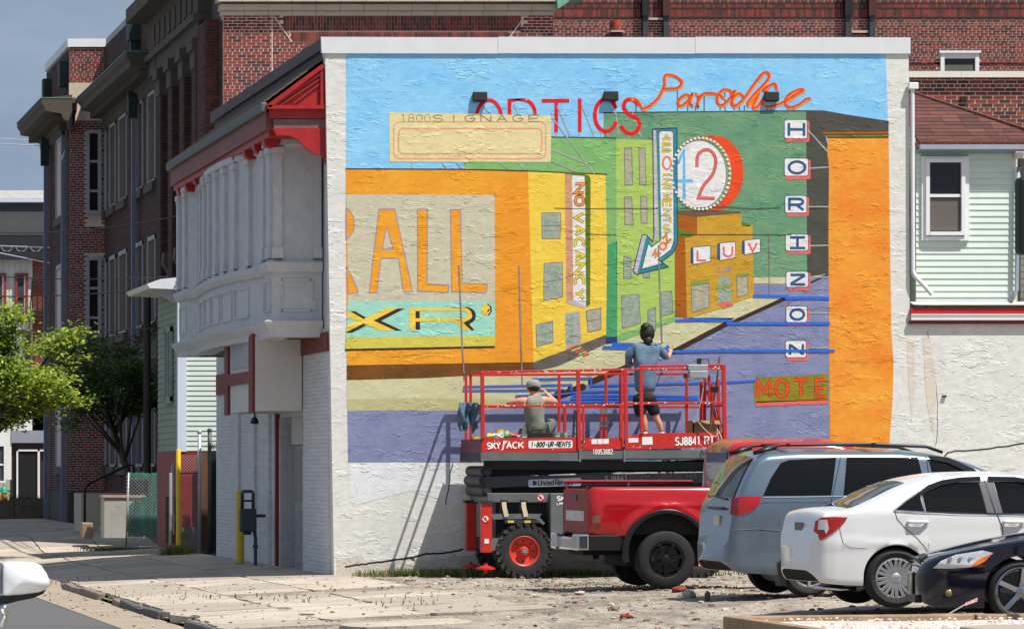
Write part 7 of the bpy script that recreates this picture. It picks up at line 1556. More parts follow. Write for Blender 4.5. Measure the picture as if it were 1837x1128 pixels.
head_bits(pn, g(1161, 597), (0, 1, 0), SKIN)
for k, (px, y) in enumerate(((1156, YS1), (1187, YS1))):
    b = MB(); c = g(px, 0, y); b.cbox((c.x, y+.05, dz0+.045), (.1, .27, .09)); b.build('shoe', M('shoe_grey', (120, 130, 140), rough=.7, var=.3), pn, bevel=.03, smooth=False); b = MB(); b.lathe([(.05, .09), (.047, .14)], (c.x, y, dz0), n=12); b.build('sock', WHP, pn, smooth=True)
b = MB(); b.tube([g(1204, 629, YS1+.36), g(1207, 622, YS1+.5), g(1206, 619, YS1+.56)], .008, 6); o = b.build('paint_brush', M('brush_wood', (150, 110, 70), var=.2), None); tag(o, 'thin paint brush in the standing painter\'s raised right hand', 'brush')
# --- seated painter
YS2 = -1.15
h = lambda px, py, y=YS2: P(px, py, y)
p2 = thing('person', 'seated painter in grey cap and olive sleeveless shirt with bare arms, seen from behind', 'person', (h(958, 0).x, YS2, dz0))
nodes = [(h(960, 774), .09), (h(959, 758), .09), (h(958, 738), .095), (h(958, 722), .095), (h(958, 711), .065), (h(957, 706), (.058, .06)), (h(957, 699, YS2+.02), (.075, .09)), (h(957, 691, YS2+.02), (.075, .09)),
         (h(937, 719), .072), (h(924, 721, YS2+.06), .055), (h(911, 724, YS2+.14), .045), (h(918, 724, YS2+.38), .032),
         (h(979, 717), .072), (h(990, 719, YS2+.06), .055), (h(998, 722, YS2+.12), .045), (h(982, 707, YS2+.2), .034),
         (h(948, 778, YS2+.06), .1), (h(937, 776, YS2+.4), .075), (h(950, 784, YS2+.62), .05), (h(952, 786, YS2+.7), .04),
         (h(972, 776, YS2+.06), .1), (h(990, 756, YS2+.36), .078), (h(984, 776, YS2+.62), .05), (h(984, 784, YS2+.7), .04)]
edges = [(0, 1), (1, 2), (2, 3), (3, 4), (4, 5), (5, 6), (6, 7), (3, 8), (8, 9), (9, 10), (10, 11), (3, 12), (12, 13), (13, 14), (14, 15), (0, 16), (16, 17), (17, 18), (18, 19), (0, 20), (20, 21), (21, 22), (22, 23)]
hand_nodes(nodes, edges, 11, (.2, 1, .1), 1); hand_nodes(nodes, edges, 15, (-.5, .3, .7), -1)
skinmesh('body', nodes, edges, SKIN, p2)
TK = M('tank_olive', (128, 132, 118), rough=.9, var=.2, vs=4, bump=.6, bs=14)
tk = skinmesh('tank_top', [(h(960, 778), .17), (h(960, 758), .165), (h(958, 738), .18), (h(958, 724), .175), (h(958, 715), .12), (h(946, 712), .05), (h(971, 711), .05)], [(0, 1), (1, 2), (2, 3), (3, 4), (4, 5), (4, 6)], TK, p2)
for v in tk.data.vertices: v.co += v.normal*(mnoise.noise(Vector((v.co.x*9, v.co.y*9, v.co.z*16)))*.014)
TR = M('trousers_splattered', (104, 108, 100), rough=.9, var=.5, vs=26, tint=(60, 62, 60), dirt=.8, dirtc=(200, 200, 190))
skinmesh('trousers', [(h(960, 780), (.18, .15)), (h(947, 779, YS2+.06), .118), (h(937, 776, YS2+.4), .092), (h(950, 784, YS2+.62), .062), (h(973, 777, YS2+.06), .12), (h(991, 756, YS2+.36), .1), (h(985, 777, YS2+.6), .07)], [(0, 1), (1, 2), (2, 3), (0, 4), (4, 5), (5, 6)], TR, p2)
b = MB(); b.sphere(h(957, 694, YS2+.02), .108, 16, 10, (1, 1.12, .85)); hr_ = b.build('hair', M('hair_dark', (38, 32, 28), rough=.7), p2, smooth=True)
cp = MB(); c = h(957, 692, YS2+.02); cp.lathe([(.114, -.02), (.117, .02), (.108, .06), (.075, .095), (.0, .108)], c, n=20); cp.build('cap', M('cap_grey', (140, 140, 132), rough=.9, var=.15, vs=8), p2, smooth=True)
cp = MB(); cp.add([c+Vector((.09*math.cos(a), .09*math.sin(a), .0)) for a in [R(30+k*12) for k in range(11)]]+[c+Vector((.1*math.cos(a), .10*math.sin(a)+.07*math.sin(a), -.01)) for a in [R(30+k*12) for k in range(11)]], [(k, k+1, k+12, k+11) for k in range(10)]); cp.build('cap_peak', MATS['cap_grey'], p2)
head_bits(p2, h(957, 697), (0, 1, 0), SKIN)
for (px, y) in ((952, YS2+.74), (984, YS2+.74)): b = MB(); c = h(px, 0, y); b.cbox((c.x, min(y, YF-.12), dz0+.05), (.1, .2, .1)); b.build('shoe', SHO, p2, bevel=.03)
# ================================================================== vehicles
import numpy as np
GLASS = M('car_glass', (7, 8, 10), rough=.03, var=0, spec=.32)
TRIMB = M('car_trim_black', (14, 14, 15), rough=.45, var=0); UNDER = M('car_underside', (12, 12, 12), rough=.9, var=0)
CHROME = M('chrome', (200, 202, 205), rough=.12, metal=1, var=.05); ALLOY = M('alloy', (186, 188, 192), rough=.3, metal=.7, var=.08); SEAM = M('panel_seam', (30, 30, 32), rough=.8, var=0)
LREDM = M('lamp_red', (176, 14, 22), rough=.12, coat=.6, var=.15, vs=20); LCLR = M('lamp_clear', (206, 208, 212), rough=.12, coat=.6, var=.2, vs=20); LAMB = M('lamp_amber', (230, 110, 40), rough=.2, var=0)
_pc = {}
def itp(tab, x):
    """monotone cubic interpolation of a table"""
    k = id(tab)
    if k not in _pc:
        X = [p[0] for p in tab]; Y = [p[1] for p in tab]; n = len(X); h = [X[i+1]-X[i] for i in range(n-1)]; dl = [(Y[i+1]-Y[i])/h[i] for i in range(n-1)]; m = [0.0]*n
        for i in range(1, n-1):
            if dl[i-1]*dl[i] > 0: w1 = 2*h[i]+h[i-1]; w2 = h[i]+2*h[i-1]; m[i] = (w1+w2)/(w1/dl[i-1]+w2/dl[i])
        m[0] = dl[0]; m[-1] = dl[-1]; _pc[k] = (X, Y, h, m, tab)
    X, Y, h, m, _ = _pc[k]
    if x <= X[0]: return Y[0]
    if x >= X[-1]: return Y[-1]
    i = int(np.searchsorted(X, x, side='right'))-1; t = (x-X[i])/h[i]
    return (2*t**3-3*t*t+1)*Y[i]+(t**3-2*t*t+t)*h[i]*m[i]+(3*t*t-2*t**3)*Y[i+1]+(t**3-t*t)*h[i]*m[i+1]
class Car:
    def __init__(s, name, label, cat, x, y, z, flip=False, **k):
        s.__dict__.update(k); s.t = thing(name, label, cat, (x, y, z), PI if flip else 0)
    def W(s, x): return itp(s.wt, x)
    def side(s, x, z):
        zs = itp(s.zst, x); w = s.W(x); lo = itp(s.zlt, x)
        if z > zs: return w-s.tum*(z-zs)-s.tum2*(z-zs)**2
        t = (zs-z)/max(.1, zs-lo); return w*(1-.012*t-.035*t**3)+.012*math.exp(-((z-s.crease)/.03)**2)
    def zl(s, x):
        z = itp(s.zlt, x)
        for xh in s.wheels:
            if abs(x-xh) < s.ra: z = max(z, s.zh+math.sqrt(s.ra**2-(x-xh)**2))
        return z
    def edge(s, x):
        """height of the roof/bonnet edge and half width there"""
        zt = itp(s.ztt, x); zs = itp(s.zst, x); rc = max(.02, min(s.rc, (zt-zs)*.8 if zt > zs+.03 else .03)); return zt-rc-s.crown*.5, rc
    def top(s, x, y):
        zt = itp(s.ztt, x); z1, rc = s.edge(x); y1 = s.side(x, z1); ye = y1-rc*1.1; a = abs(y)
        if a <= ye: return zt-s.crown*(a/ye)**2
        t = min(1, (a-ye)/(y1-ye)); zc = zt-s.crown; return z1+(zc-z1)*math.sqrt(max(0, 1-t*t))
    def body(s, mat, step=.035):
        xs = set(np.arange(0, s.L+1e-6, step).round(4)); xs.add(s.L)
        for xh in s.wheels:
            for sg in (-1, 1):
                xs.add(round(xh+sg*s.ra, 4)); xs.add(round(xh+sg*(s.ra+.002), 4))
                for f in (.995, .98, .955, .92, .87, .8): xs.add(round(xh+sg*s.ra*f, 4))
        for tab in (s.ztt, s.zst, s.zlt, s.wt):
            for p in tab:
                if 0 <= p[0] <= s.L: xs.add(round(p[0], 4))
        xs = sorted(xs); rows = []
        for x in xs:
            zl = s.zl(x); z1, rc = s.edge(x); r = []
            zl = min(zl, z1-.02); yb = s.side(x, zl); r.append((0, zl+.02)); r.append((yb-.16, zl+.02)); r.append((yb-.035, zl+.004)); r.append((yb-.008, zl))
            for k in range(13): z = zl+.012+(z1-zl-.012)*k/12; r.append((s.side(x, z), z))
            y1 = s.side(x, z1); zt = itp(s.ztt, x); ye = y1-rc*1.1; zc = zt-s.crown
            for k in range(1, 6): a = PI/2*k/5; r.append((y1-(y1-ye)*(1-math.cos(a)), z1+(zc-z1)*math.sin(a)))
            for k in range(1, 5): yy = ye*(1-k/4); r.append((yy, zt-s.crown*(yy/ye)**2))
            rows.append(r)
        n = len(rows[0]); vs = []
        for x, r in zip(xs, rows):
            vs += [(x, -y, z) for y, z in r]+[(x, y, z) for y, z in r[1:-1][::-1]]
        N = 2*n-2; m = MB(); fs = []; mi = []
        for i in range(len(xs)-1):
            for k in range(N):
                fs.append((i*N+k, i*N+(k+1) % N, (i+1)*N+(k+1) % N, (i+1)*N+k)); mi.append(1 if (k < 2 or k >= N-2) else 0)
        fs.append(tuple(range(N-1, -1, -1))); fs.append(tuple((len(xs)-1)*N+k for k in range(N))); mi += [0, 0]
        m.v = vs; m.f = fs; m.mi = mi
        s.b = m.build('body', [mat, UNDER], s.t, smooth=True, local=True, autosm=38); return s.b
    def patch(s, name, pts, mat, par=None, off=.004, both=False, ny=1, thick=0):
        """polygon in (x,z) laid on the near (-y) side; split into fine columns"""
        m = MB()
        xs0 = sorted({p[0] for p in pts}); x0, x1 = xs0[0], xs0[-1]; n = max(2, int((x1-x0)/.03)); xs = sorted(set([x0+(x1-x0)*k/n for k in range(n+1)]) | set(xs0))
        def span(x):
            zz = []
            for i in range(len(pts)):
                a, b = pts[i], pts[(i+1) % len(pts)]
                if min(a[0], b[0])-1e-6 <= x <= max(a[0], b[0])+1e-6:
                    if abs(a[0]-b[0]) < 1e-9: zz += [a[1], b[1]]
                    else: zz.append(a[1]+(b[1]-a[1])*(x-a[0])/(b[0]-a[0]))
            return min(zz), max(zz)
        for sg in ((-1, 1) if both else (-1,)):
            base = []; K = 6
            for x in xs:
                a, b = span(x); base += [(x, sg*(s.side(x, a+(b-a)*k/K)+off), a+(b-a)*k/K) for k in range(K+1)]
            m.add(base, [(i*(K+1)+k, i*(K+1)+k+1, (i+1)*(K+1)+k+1, (i+1)*(K+1)+k) for i in range(len(xs)-1) for k in range(K)])
        return m.build(name, mat, par or s.t, smooth=True, local=True, fix=False)
    def line(s, name, pts, w, mat=None, off=.0035, par=None):
        m = MB(); pp = []
        for i in range(len(pts)-1):
            a, b = Vector(pts[i]), Vector(pts[i+1]); n = max(1, int((b-a).length/.05)); pp += [tuple(a.lerp(b, k/n)) for k in range(n)]
        pp.append(pts[-1])
        for q in ribbon(pp, w): m.add([(a[0], -(s.side(a[0], a[1])+off), a[1]) for a in q], [(0, 1, 2, 3)])
        return m.build(name, mat or SEAM, par or s.t, local=True, fix=False)
    def ptop(s, name, x0, x1, hw0, hw1, mat, par=None, off=.004, y0=None):
        m = MB(); n = max(3, int(abs(x1-x0)/.03)); K = 16; vs = []
        for i in range(n+1):
            x = x0+(x1-x0)*i/n; hw = hw0+(hw1-hw0)*i/n
            for k in range(K+1):
                y = -hw+2*hw*k/K if y0 is None else y0+(hw-y0)*k/K
                vs.append((x-(off if itp(s.ztt, x+.01) > itp(s.ztt, x-.01)+.012 else 0), y, s.top(x, y)+off))
        m.add(vs, [(i*(K+1)+k, i*(K+1)+k+1, (i+1)*(K+1)+k+1, (i+1)*(K+1)+k) for i in range(n) for k in range(K)])
        return m.build(name, mat, par or s.t, smooth=True, local=True, fix=False)
    def wheel(s, x, sgn, r, w, rr, spokes, rimm, tyre=RUBC, yoff=.02, style='spoke'):
        yo = s.W(x)-yoff; e = bpy.data.objects.new('wheel', None); col.objects.link(e); e.parent = s.t; e.location = (x, sgn*yo, s.zw); e.rotation_euler = (0, 0, 0 if sgn < 0 else PI)
        m = MB(); m.lathe([(rr, .02), (rr+.02, .0), (r-.05, -.008), (r-.018, .012), (r, .045), (r, w-.045), (r-.02, w), (rr, w)], (0, 0, 0), 'y', 48); m.build('tyre', tyre, e, smooth=True, local=True, autosm=40)
        m = MB(); m.lathe([(rr+.004, .012), (rr-.012, .008), (rr-.022, .02), (rr-.03, .10), (.05, .11), (0, .11)], (0, 0, 0), 'y', 40); rim = m.build('rim', rimm if style != 'dark' else TRIMB, e, smooth=True, local=True, autosm=30)
        m = MB(); R1 = rr-.012
        for k in range(spokes):
            a = 2*PI*k/spokes+.2
            for da in ((-.13, .13) if style == 'pair' else (0,)):
                p0 = Vector((.045*math.cos(a+da*2), .022, .045*math.sin(a+da*2))); p1 = Vector((R1*math.cos(a+da), .012, R1*math.sin(a+da))); m.bar(p0, p1, .034 if style == 'pair' else (.05 if style == 'wide' else .034), .03, up=(0, 1, 0))
        m.build('spoke', rimm, e, local=True, bevel=.003)
        m = MB(); m.lathe([(0, .0), (.05, .002), (.062, .012), (.065, .03)], (0, 0, 0), 'y', 20)
        for k in range(5): a = 2*PI*k/5+.5; m.lathe([(0, .004), (.011, .004), (.011, .02)], (.078*math.cos(a), 0, .078*math.sin(a)), 'y', 8)
        m.build('hub_cap', rimm, e, smooth=True, local=True, autosm=40)
        m = MB(); m.lathe([(.0, .06), (rr-.04, .06)], (0, 0, 0), 'y', 24); m.build('brake_disc', M('brake_dark', (36, 36, 38), rough=.6, var=.2), e, local=True)
    def arch(s, mat=None):
        m = MB(); 
        for xh in s.wheels:
            for sg in (-1, 1):
                m.lathe([(s.ra+.0, 0), (s.ra+.0, .3)], (xh, -s.W(xh)+.03 if sg < 0 else s.W(xh)-.33, s.zh), 'y', 30)
        s_ = MB(); 
        for xh in s.wheels: s_.box((xh-s.ra, -s.W(xh)+.32, s.zw-.1), (xh+s.ra, s.W(xh)-.32, s.zh+s.ra))
        s_.build('wheel_well', UNDER, s.t, local=True)
# ---------------- white sedan
X0, Y0 = 1.77, -24.2
WP = M('paint_white_car', (222, 223, 224), rough=.22, coat=.5, var=.02, vs=2, spec=.5)
c = Car('white_sedan', 'white four door sedan parked third from the wall, seen from its rear left quarter', 'car', X0, Y0+.91, .035,
        L=4.4, wheels=(.88, 3.5), ra=.355, zh=.33, zw=.325, tum=.30, tum2=.24, rc=.11, crown=.035, crease=.70,
        ztt=[(0, .72), (.02, .80), (.05, .88), (.09, 1.01), (.13, 1.065), (.22, 1.085), (.42, 1.10), (.65, 1.19), (.98, 1.345), (1.25, 1.43), (1.6, 1.475), (2.1, 1.485), (2.6, 1.45), (2.9, 1.37), (3.4, 1.08), (3.8, .98), (4.15, .88), (4.3, .76), (4.4, .6)],
        zst=[(0, .84), (.1, .97), (.5, 1.03), (1.2, 1.045), (2.3, 1.02), (3.2, .96), (3.9, .84), (4.4, .6)], zlt=[(0, .38), (.10, .27), (.5, .24), (1.3, .21), (3.1, .2), (4.0, .2), (4.4, .3)],
        wt=[(0, .66), (.02, .74), (.06, .80), (.13, .85), (.25, .885), (.5, .905), (1.1, .91), (3.0, .91), (3.7, .89), (4.1, .8), (4.3, .64), (4.4, .5)])
c.body(WP); c.arch()
g1 = c.patch('rear_door_glass', [(1.20, 1.045), (1.17, 1.27), (1.38, 1.35), (1.6, 1.375), (1.80, 1.38), (1.86, 1.035)], GLASS)
c.patch('quarter_glass', [(.87, 1.065), (1.0, 1.165), (1.14, 1.25), (1.175, 1.05)], GLASS)
c.patch('front_door_glass', [(2.03, 1.03), (1.97, 1.38), (2.3, 1.37), (2.65, 1.29), (2.95, 1.13), (3.1, 1.0)], GLASS)
c.line('window_trim', [(.84, 1.058), (1.2, 1.04), (1.95, 1.027), (3.1, .995)], .014, CHROME, .008); c.line('window_trim', [(.85, 1.062), (1.0, 1.175), (1.14, 1.262)], .012, CHROME, .007); c.line('window_trim', [(1.19, 1.045), (1.16, 1.265)], .015, CHROME, .009)
c.patch('door_pillar', [(1.86, 1.035), (1.80, 1.39), (1.96, 1.392), (2.03, 1.03)], M('pillar_grey', (96, 96, 98), rough=.25, var=.1), off=.006); c.line('pillar_gap', [(1.95, 1.03), (1.87, 1.39)], .012, TRIMB, .01)
c.patch('rain_visor', [(1.12, 1.25), (1.25, 1.34), (1.4, 1.39), (1.6, 1.42), (1.82, 1.43), (1.83, 1.385), (1.6, 1.37), (1.4, 1.335), (1.25, 1.28), (1.16, 1.225)], M('visor_smoke', (16, 16, 18), rough=.08, var=0, coat=.4), off=.024)
c.patch('rain_visor', [(1.90, 1.43), (2.2, 1.425), (2.5, 1.375), (2.8, 1.27), (2.78, 1.235), (2.45, 1.33), (2.2, 1.375), (1.91, 1.385)], MATS['visor_smoke'], off=.024)
c.line('panel_gap', [(.86, 1.05), (.88, .97), (.96, .88), (1.1, .76), (1.2, .64), (1.27, .52), (1.31, .40)], .007); c.line('panel_gap', [(1.97, 1.02), (2.03, .86), (2.05, .5), (2.0, .3)], .008); c.line('panel_gap', [(.24, .96), (.30, .70), (.38, .655), (.55, .645)], .005)
c.line('panel_gap', [(1.3, .30), (2.1, .27), (3.0, .27)], .008)
for hx_ in (1.0, 2.04):
    b = MB(); yb = -(c.side(hx_+.1, .93)); b.tube([(hx_-.01, yb-.008, .935), (hx_+.03, yb-.035, .935), (hx_+.17, yb-.035, .935), (hx_+.22, yb-.008, .933)], .016, 10); b.build('door_handle', WP, c.t, smooth=True, local=True)
    c.patch('handle_recess_shade', [(hx_+.06, .905), (hx_+.10, .898), (hx_+.14, .905), (hx_+.15, .95), (hx_+.10, .96), (hx_+.06, .95)], M('recess_shade_grey', (196, 197, 199), rough=.3, var=0), off=.002)  # flat grey patch: shade of the handle hollow painted on the door
c.ptop('rear_window', .42, 1.06, .60, .54, GLASS, off=.006); c.ptop('windscreen', 2.84, 3.35, .56, .66, GLASS)
tl = c.patch('tail_light', [(.015, .83), (.03, .94), (.08, .985), (.20, .99), (.345, .985), (.30, .92), (.22, .84), (.14, .78), (.08, .735), (.06, .74), (.05, .80)], LREDM, off=.01)
c.patch('reverse_lamp', [(.045, .85), (.055, .955), (.13, .96), (.15, .86), (.12, .80), (.105, .85)], LCLR, tl, off=.016)
b = MB(); b.box((.032, -.16, .80), (.05, .16, .92)); pl = b.build('licence_plate', M('plate_dark', (70, 74, 66), rough=.4, var=.3, vs=30), c.t, local=True)
b = MB(); b.tube([(.5, -.66, .20), (.32, -.66, .2), (.04, -.64, .22)], .025, 8); b.build('exhaust', CHROME, c.t, smooth=True, local=True)
for xx in c.wheels:
    for sg in (-1, 1): c.wheel(xx, sg, .325, .2, .218, 10, ALLOY, style='pair')
b = MB(); b.tube([(2.85, -.93, 1.06), (2.87, -1.02, 1.08)], .03, 6); b.sphere((2.88, -1.06, 1.1), .1, 12, 8, (.7, 1, .75)); b.build('door_mirror', WP, c.t, smooth=True, local=True)
# ---------------- silver-blue minivan
X1, Y1 = 2.20, -18.3
VP_ = M('paint_silver_blue', (110, 126, 142), rough=.3, metal=.6, coat=.6, var=.04, vs=2)
v = Car('minivan', 'silver blue minivan with dark tinted windows and black roof rails behind the white sedan', 'minivan', X1, Y1+.98, gz(3, -18)-.005,
        L=4.75, wheels=(.99, 3.9), ra=.365, zh=.35, zw=.33, tum=.16, tum2=.16, rc=.13, crown=.04, crease=.92,
        ztt=[(0, .66), (.03, .72), (.05, .88), (.07, 1.08), (.10, 1.17), (.20, 1.40), (.33, 1.64), (.40, 1.73), (.52, 1.785), (1.0, 1.81), (2.0, 1.81), (2.5, 1.775), (2.9, 1.69), (3.4, 1.47), (3.75, 1.25), (4.2, 1.08), (4.55, .88), (4.75, .62)],
        zst=[(0, .7), (.06, 1.08), (.3, 1.16), (1.2, 1.17), (2.5, 1.15), (3.5, 1.1), (4.1, 1.0), (4.5, .85), (4.75, .6)], zlt=[(0, .40), (.12, .30), (.5, .27), (1.4, .22), (3.4, .2), (4.3, .22), (4.75, .3)],
        wt=[(0, .72), (.03, .81), (.07, .86), (.14, .905), (.28, .945), (.5, .97), (1.0, .98), (3.4, .98), (4.0, .95), (4.5, .82), (4.75, .5)])
v.body(VP_)
v.patch('rear_side_glass', [(.42, 1.225), (.53, 1.45), (.66, 1.63), (.76, 1.665), (1.34, 1.695), (1.25, 1.235)], GLASS); v.patch('sliding_door_glass', [(1.40, 1.235), (1.47, 1.70), (2.34, 1.70), (2.42, 1.24)], GLASS)
v.patch('front_door_glass', [(2.54, 1.24), (2.47, 1.68), (2.70, 1.65), (2.98, 1.53), (3.25, 1.32), (3.32, 1.24)], GLASS)
v.patch('rain_visor', [(2.47, 1.68), (2.46, 1.72), (2.7, 1.70), (3.0, 1.565), (3.28, 1.35), (3.25, 1.32), (2.95, 1.51), (2.7, 1.63)], MATS['visor_smoke'], off=.03)
LT = M('trim_light', (190, 196, 204), rough=.2, metal=.6)
v.line('window_trim', [(.42, 1.215), (.8, 1.217), (1.26, 1.225), (2.45, 1.225)], .012, LT, .007); v.line('panel_gap', [(1.40, 1.72), (1.26, 1.22), (1.22, .96), (1.20, .6), (1.2, .3)], .009); v.line('crease_line', [(.40, 1.145), (1.24, 1.15)], .005)
v.line('panel_gap', [(2.44, 1.72), (2.48, 1.2), (2.46, .3)], .009); v.line('panel_gap', [(.04, .80), (.35, .82), (.62, .80)], .007); v.line('chrome_strip', [(.06, .808), (.35, .828), (.62, .808)], .006, LT, .005)
tl = v.patch('tail_light', [(.045, 1.0), (.06, 1.20), (.2, 1.225), (.40, 1.222), (.38, 1.15), (.33, 1.08), (.24, 1.02), (.13, .99)], LREDM, off=.012)
v.patch('lamp_segment', [(.05, 1.0), (.065, 1.195), (.14, 1.21), (.135, .995)], M('lamp_dark_red', (120, 14, 22), rough=.12, coat=.6, var=.1), tl, off=.016)
v.ptop('rear_window', .12, .385, .70, .60, GLASS, off=.008)
b = MB(); b.box((.036, -.30, .86), (.055, -.0, .98)); b.build('licence_plate', M('plate_pale', (190, 186, 168), rough=.4, var=.2, vs=20), v.t, local=True)
b = MB(); b.bar((.10, -.45, 1.19), (.06, .05, 1.22), .02, .02); b.box((.03, -.5, 1.06), (.06, .3, 1.09)); b.build('rear_wiper', TRIMB, v.t, local=True)
b = MB(); b.prism([(.63, .13), (.71, .13), (.66, .42), (.60, .42)], -.97, -.72, 'xz'); b.build('mud_flap', TRIMB, v.t, local=True)
for sg in (-1, 1):
    yy = sg*.64; b = MB(); pts = [(.42, yy, 1.76), (.55, yy, 1.825), (.75, yy, 1.85), (1.8, yy, 1.86), (2.5, yy, 1.83), (2.7, yy, 1.76)]; b.tube(pts, .02, 8); b.bar((.38, yy, 1.75), (.66, yy, 1.82), .05, .05); b.build('roof_rail', TRIMB, v.t, smooth=True, local=True)
b = MB(); b.bar((.8, -.66, 1.85), (.8, .66, 1.85), .05, .03); b.build('roof_bar', TRIMB, v.t, local=True); b = MB(); b.bar((1.85, -.66, 1.86), (1.85, .66, 1.86), .05, .03); b.build('roof_bar', TRIMB, v.t, local=True)
for xx in v.wheels:
    for sg in (-1, 1): v.wheel(xx, sg, .335, .21, .215, 7, ALLOY)
# ---------------- red pickup
X2, Y2 = 12.34-CX+.0, -11.7
TP = M('paint_red_truck', (168, 10, 20), rough=.2, coat=.5, var=.05, vs=2)
t2 = Car('pickup_truck', 'red pickup truck with an open bed and black wheels parked nearest the lift', 'pickup truck', X2, Y2+1.0, gz(3, -11),
        L=1.92, wheels=(1.05,), ra=.545, zh=.50, zw=.40, tum=.10, tum2=.3, rc=.09, crown=.0, crease=1.15,
        ztt=[(0, 1.38), (.04, 1.40), (1.92, 1.40)], zst=[(0, 1.12), (.4, 1.16), (1.92, 1.16)], zlt=[(0, .72), (1.92, .70)], wt=[(0, .88), (.03, .93), (.08, .965), (.2, .985), (.6, 1.0), (1.4, 1.01), (1.92, .99)])
# bed: two side shells, tailgate and floor
SB = [-1, 1]
xs = sorted(set([round(k*.04, 3) for k in range(49)]+[1.05-.547, 1.05-.545, 1.05+.545, 1.05+.547]+[round(1.05+sg*.545*f, 4) for sg in (-1, 1) for f in (.995, .97, .93, .87, .8)]))
xs = [x for x in xs if x <= 1.92]
for sg in SB:
    m = MB(); vs = []; K = 22
    for x in xs:
        zl = t2.zl(x); col_ = [(t2.side(x, zl)-.05, zl+.01), (t2.side(x, zl)-.01, zl)]
        for k in range(K-8): z = zl+.01+(1.33-zl-.01)*k/(K-9); fl = .03*math.exp(-((math.hypot(x-1.05, z-.5)-.60)/.08)**2) if z > .7 else 0; col_.append((t2.side(x, z)+fl, z))
        y1 = t2.side(x, 1.33); col_ += [(y1-.012, 1.365), (y1-.04, 1.385), (y1-.09, 1.39), (y1-.13, 1.385), (y1-.135, 1.35), (y1-.14, .85)]
        vs += [(x, sg*y, z) for y, z in col_]
    n = len(col_); m.add(vs, [(i*n+k, i*n+k+1, (i+1)*n+k+1, (i+1)*n+k) for i in range(len(xs)-1) for k in range(n-1)])
    m.build('bed_side', TP, t2.t, smooth=True, local=True, autosm=45)
b = MB(); b.box((-.0, -.86, .74), (.06, .86, 1.36)); tg = b.build('tailgate', M('tailgate_dark_red', (132, 16, 22), rough=.5, spec=.25, var=.3, vs=6), t2.t, local=True, bevel=.02)  # darker, rougher copy of the truck red, toned down against pale reflections
b = MB(); b.box((-.012, -.12, 1.2), (.0, .12, 1.28)); b.build('tailgate_handle', TRIMB, tg, local=True)
b = MB(); b.box((-.008, -.62, .92), (-.001, .62, 1.06)); b.build('tailgate_band', M('worn_silver', (170, 172, 176), rough=.25, metal=.5, var=.3, vs=8), tg, local=True)
b = MB(); b.box((.06, -.84, .80), (1.92, .84, .84)); b.box((1.86, -.86, .8), (1.92, .86, 1.36)); b.build('bed_floor', TRIMB, t2.t, local=True)
for sg in (-1, 1): b = MB(); b.box((.0, sg*.83-.05, 1.385), (1.9, sg*.83+.11 if sg > 0 else sg*.83+.05, 1.40)); b.build('rail_cap', TRIMB, t2.t, local=True)
for x in (.55, 1.83): b = MB(); b.box((x, -.87, 1.39), (x+.02, -.85, 1.47)); b.build('stake_pin', CHROME, t2.t, local=True)
b = MB(); b.tube([(.0, .78, 1.46), (1.8, .78, 1.46)], .022, 8); b.build('bed_bar', TP, t2.t, local=True)
tl = t2.patch('tail_light', [(.03, .88), (.03, 1.27), (.1, 1.30), (.17, 1.22), (.19, 1.0), (.17, .88)], LREDM, off=.012); t2.patch('reverse_lamp', [(.04, .90), (.04, 1.0), (.14, 1.0), (.14, .90)], M('lamp_smoky', (120, 84, 70), rough=.15, coat=.5), tl, off=.016)
b = MB(); b.box((-.17, -.97, .52), (-.0, -.60, .75)); b.box((-.13, -.60, .52), (-.02, .60, .70)); b.box((-.17, .60, .52), (-.0, .93, .75)); b.build('rear_bumper', CHROME, t2.t, local=True, bevel=.03)
for sg in (-1, 1): b = MB(); b.box((-.0, sg*.96, .52), (.505, sg*.9, .73)); b.build('lower_valance', TRIMB, t2.t, local=True, bevel=.01)
for xh, r0 in ((1.05, .545),):
    for sg in (-1, 1):
        m = MB(); y0_ = sg*1.0; rr_ = []
        for k in range(41):
            a = R(-14+208*k/40); rr_.append((math.cos(a), math.sin(a)))
        vs = []
        for cx_, sx_ in rr_:
            for r_, yy in ((r0-.01, y0_-sg*.06), (r0-.012, y0_+sg*.045), (r0+.03, y0_+sg*.05), (r0+.065, y0_+sg*.012)): vs.append((xh+r_*cx_, yy, .50+r_*sx_))
        m.add(vs, [(i*4+k, i*4+k+1, (i+1)*4+k+1, (i+1)*4+k) for i in range(40) for k in range(3)])
        m.build('wheel_flare', M('flare_black', (24, 25, 27), rough=.35, var=.1), t2.t, smooth=True, local=True, autosm=50)
m = MB(); m.box((.42, -.93, .74), (1.68, .93, 1.1)); m.box((.42, -.93, .6), (.46, .93, 1.0)); m.box((1.64, -.93, .6), (1.68, .93, 1.0)); m.box((1.05-.5, -.72, .3), (1.05+.5, .72, 1.0)); m.box((.0, -.5, .45), (5.3, .5, .72)); m.build('chassis_frame', UNDER, t2.t, local=True)
for sg in (-1, 1): t2.wheel(1.05, sg, .40, .26, .235, 7, M('rim_black', (30, 31, 34), rough=.25, metal=.5, var=.1), style='wide', yoff=.03)
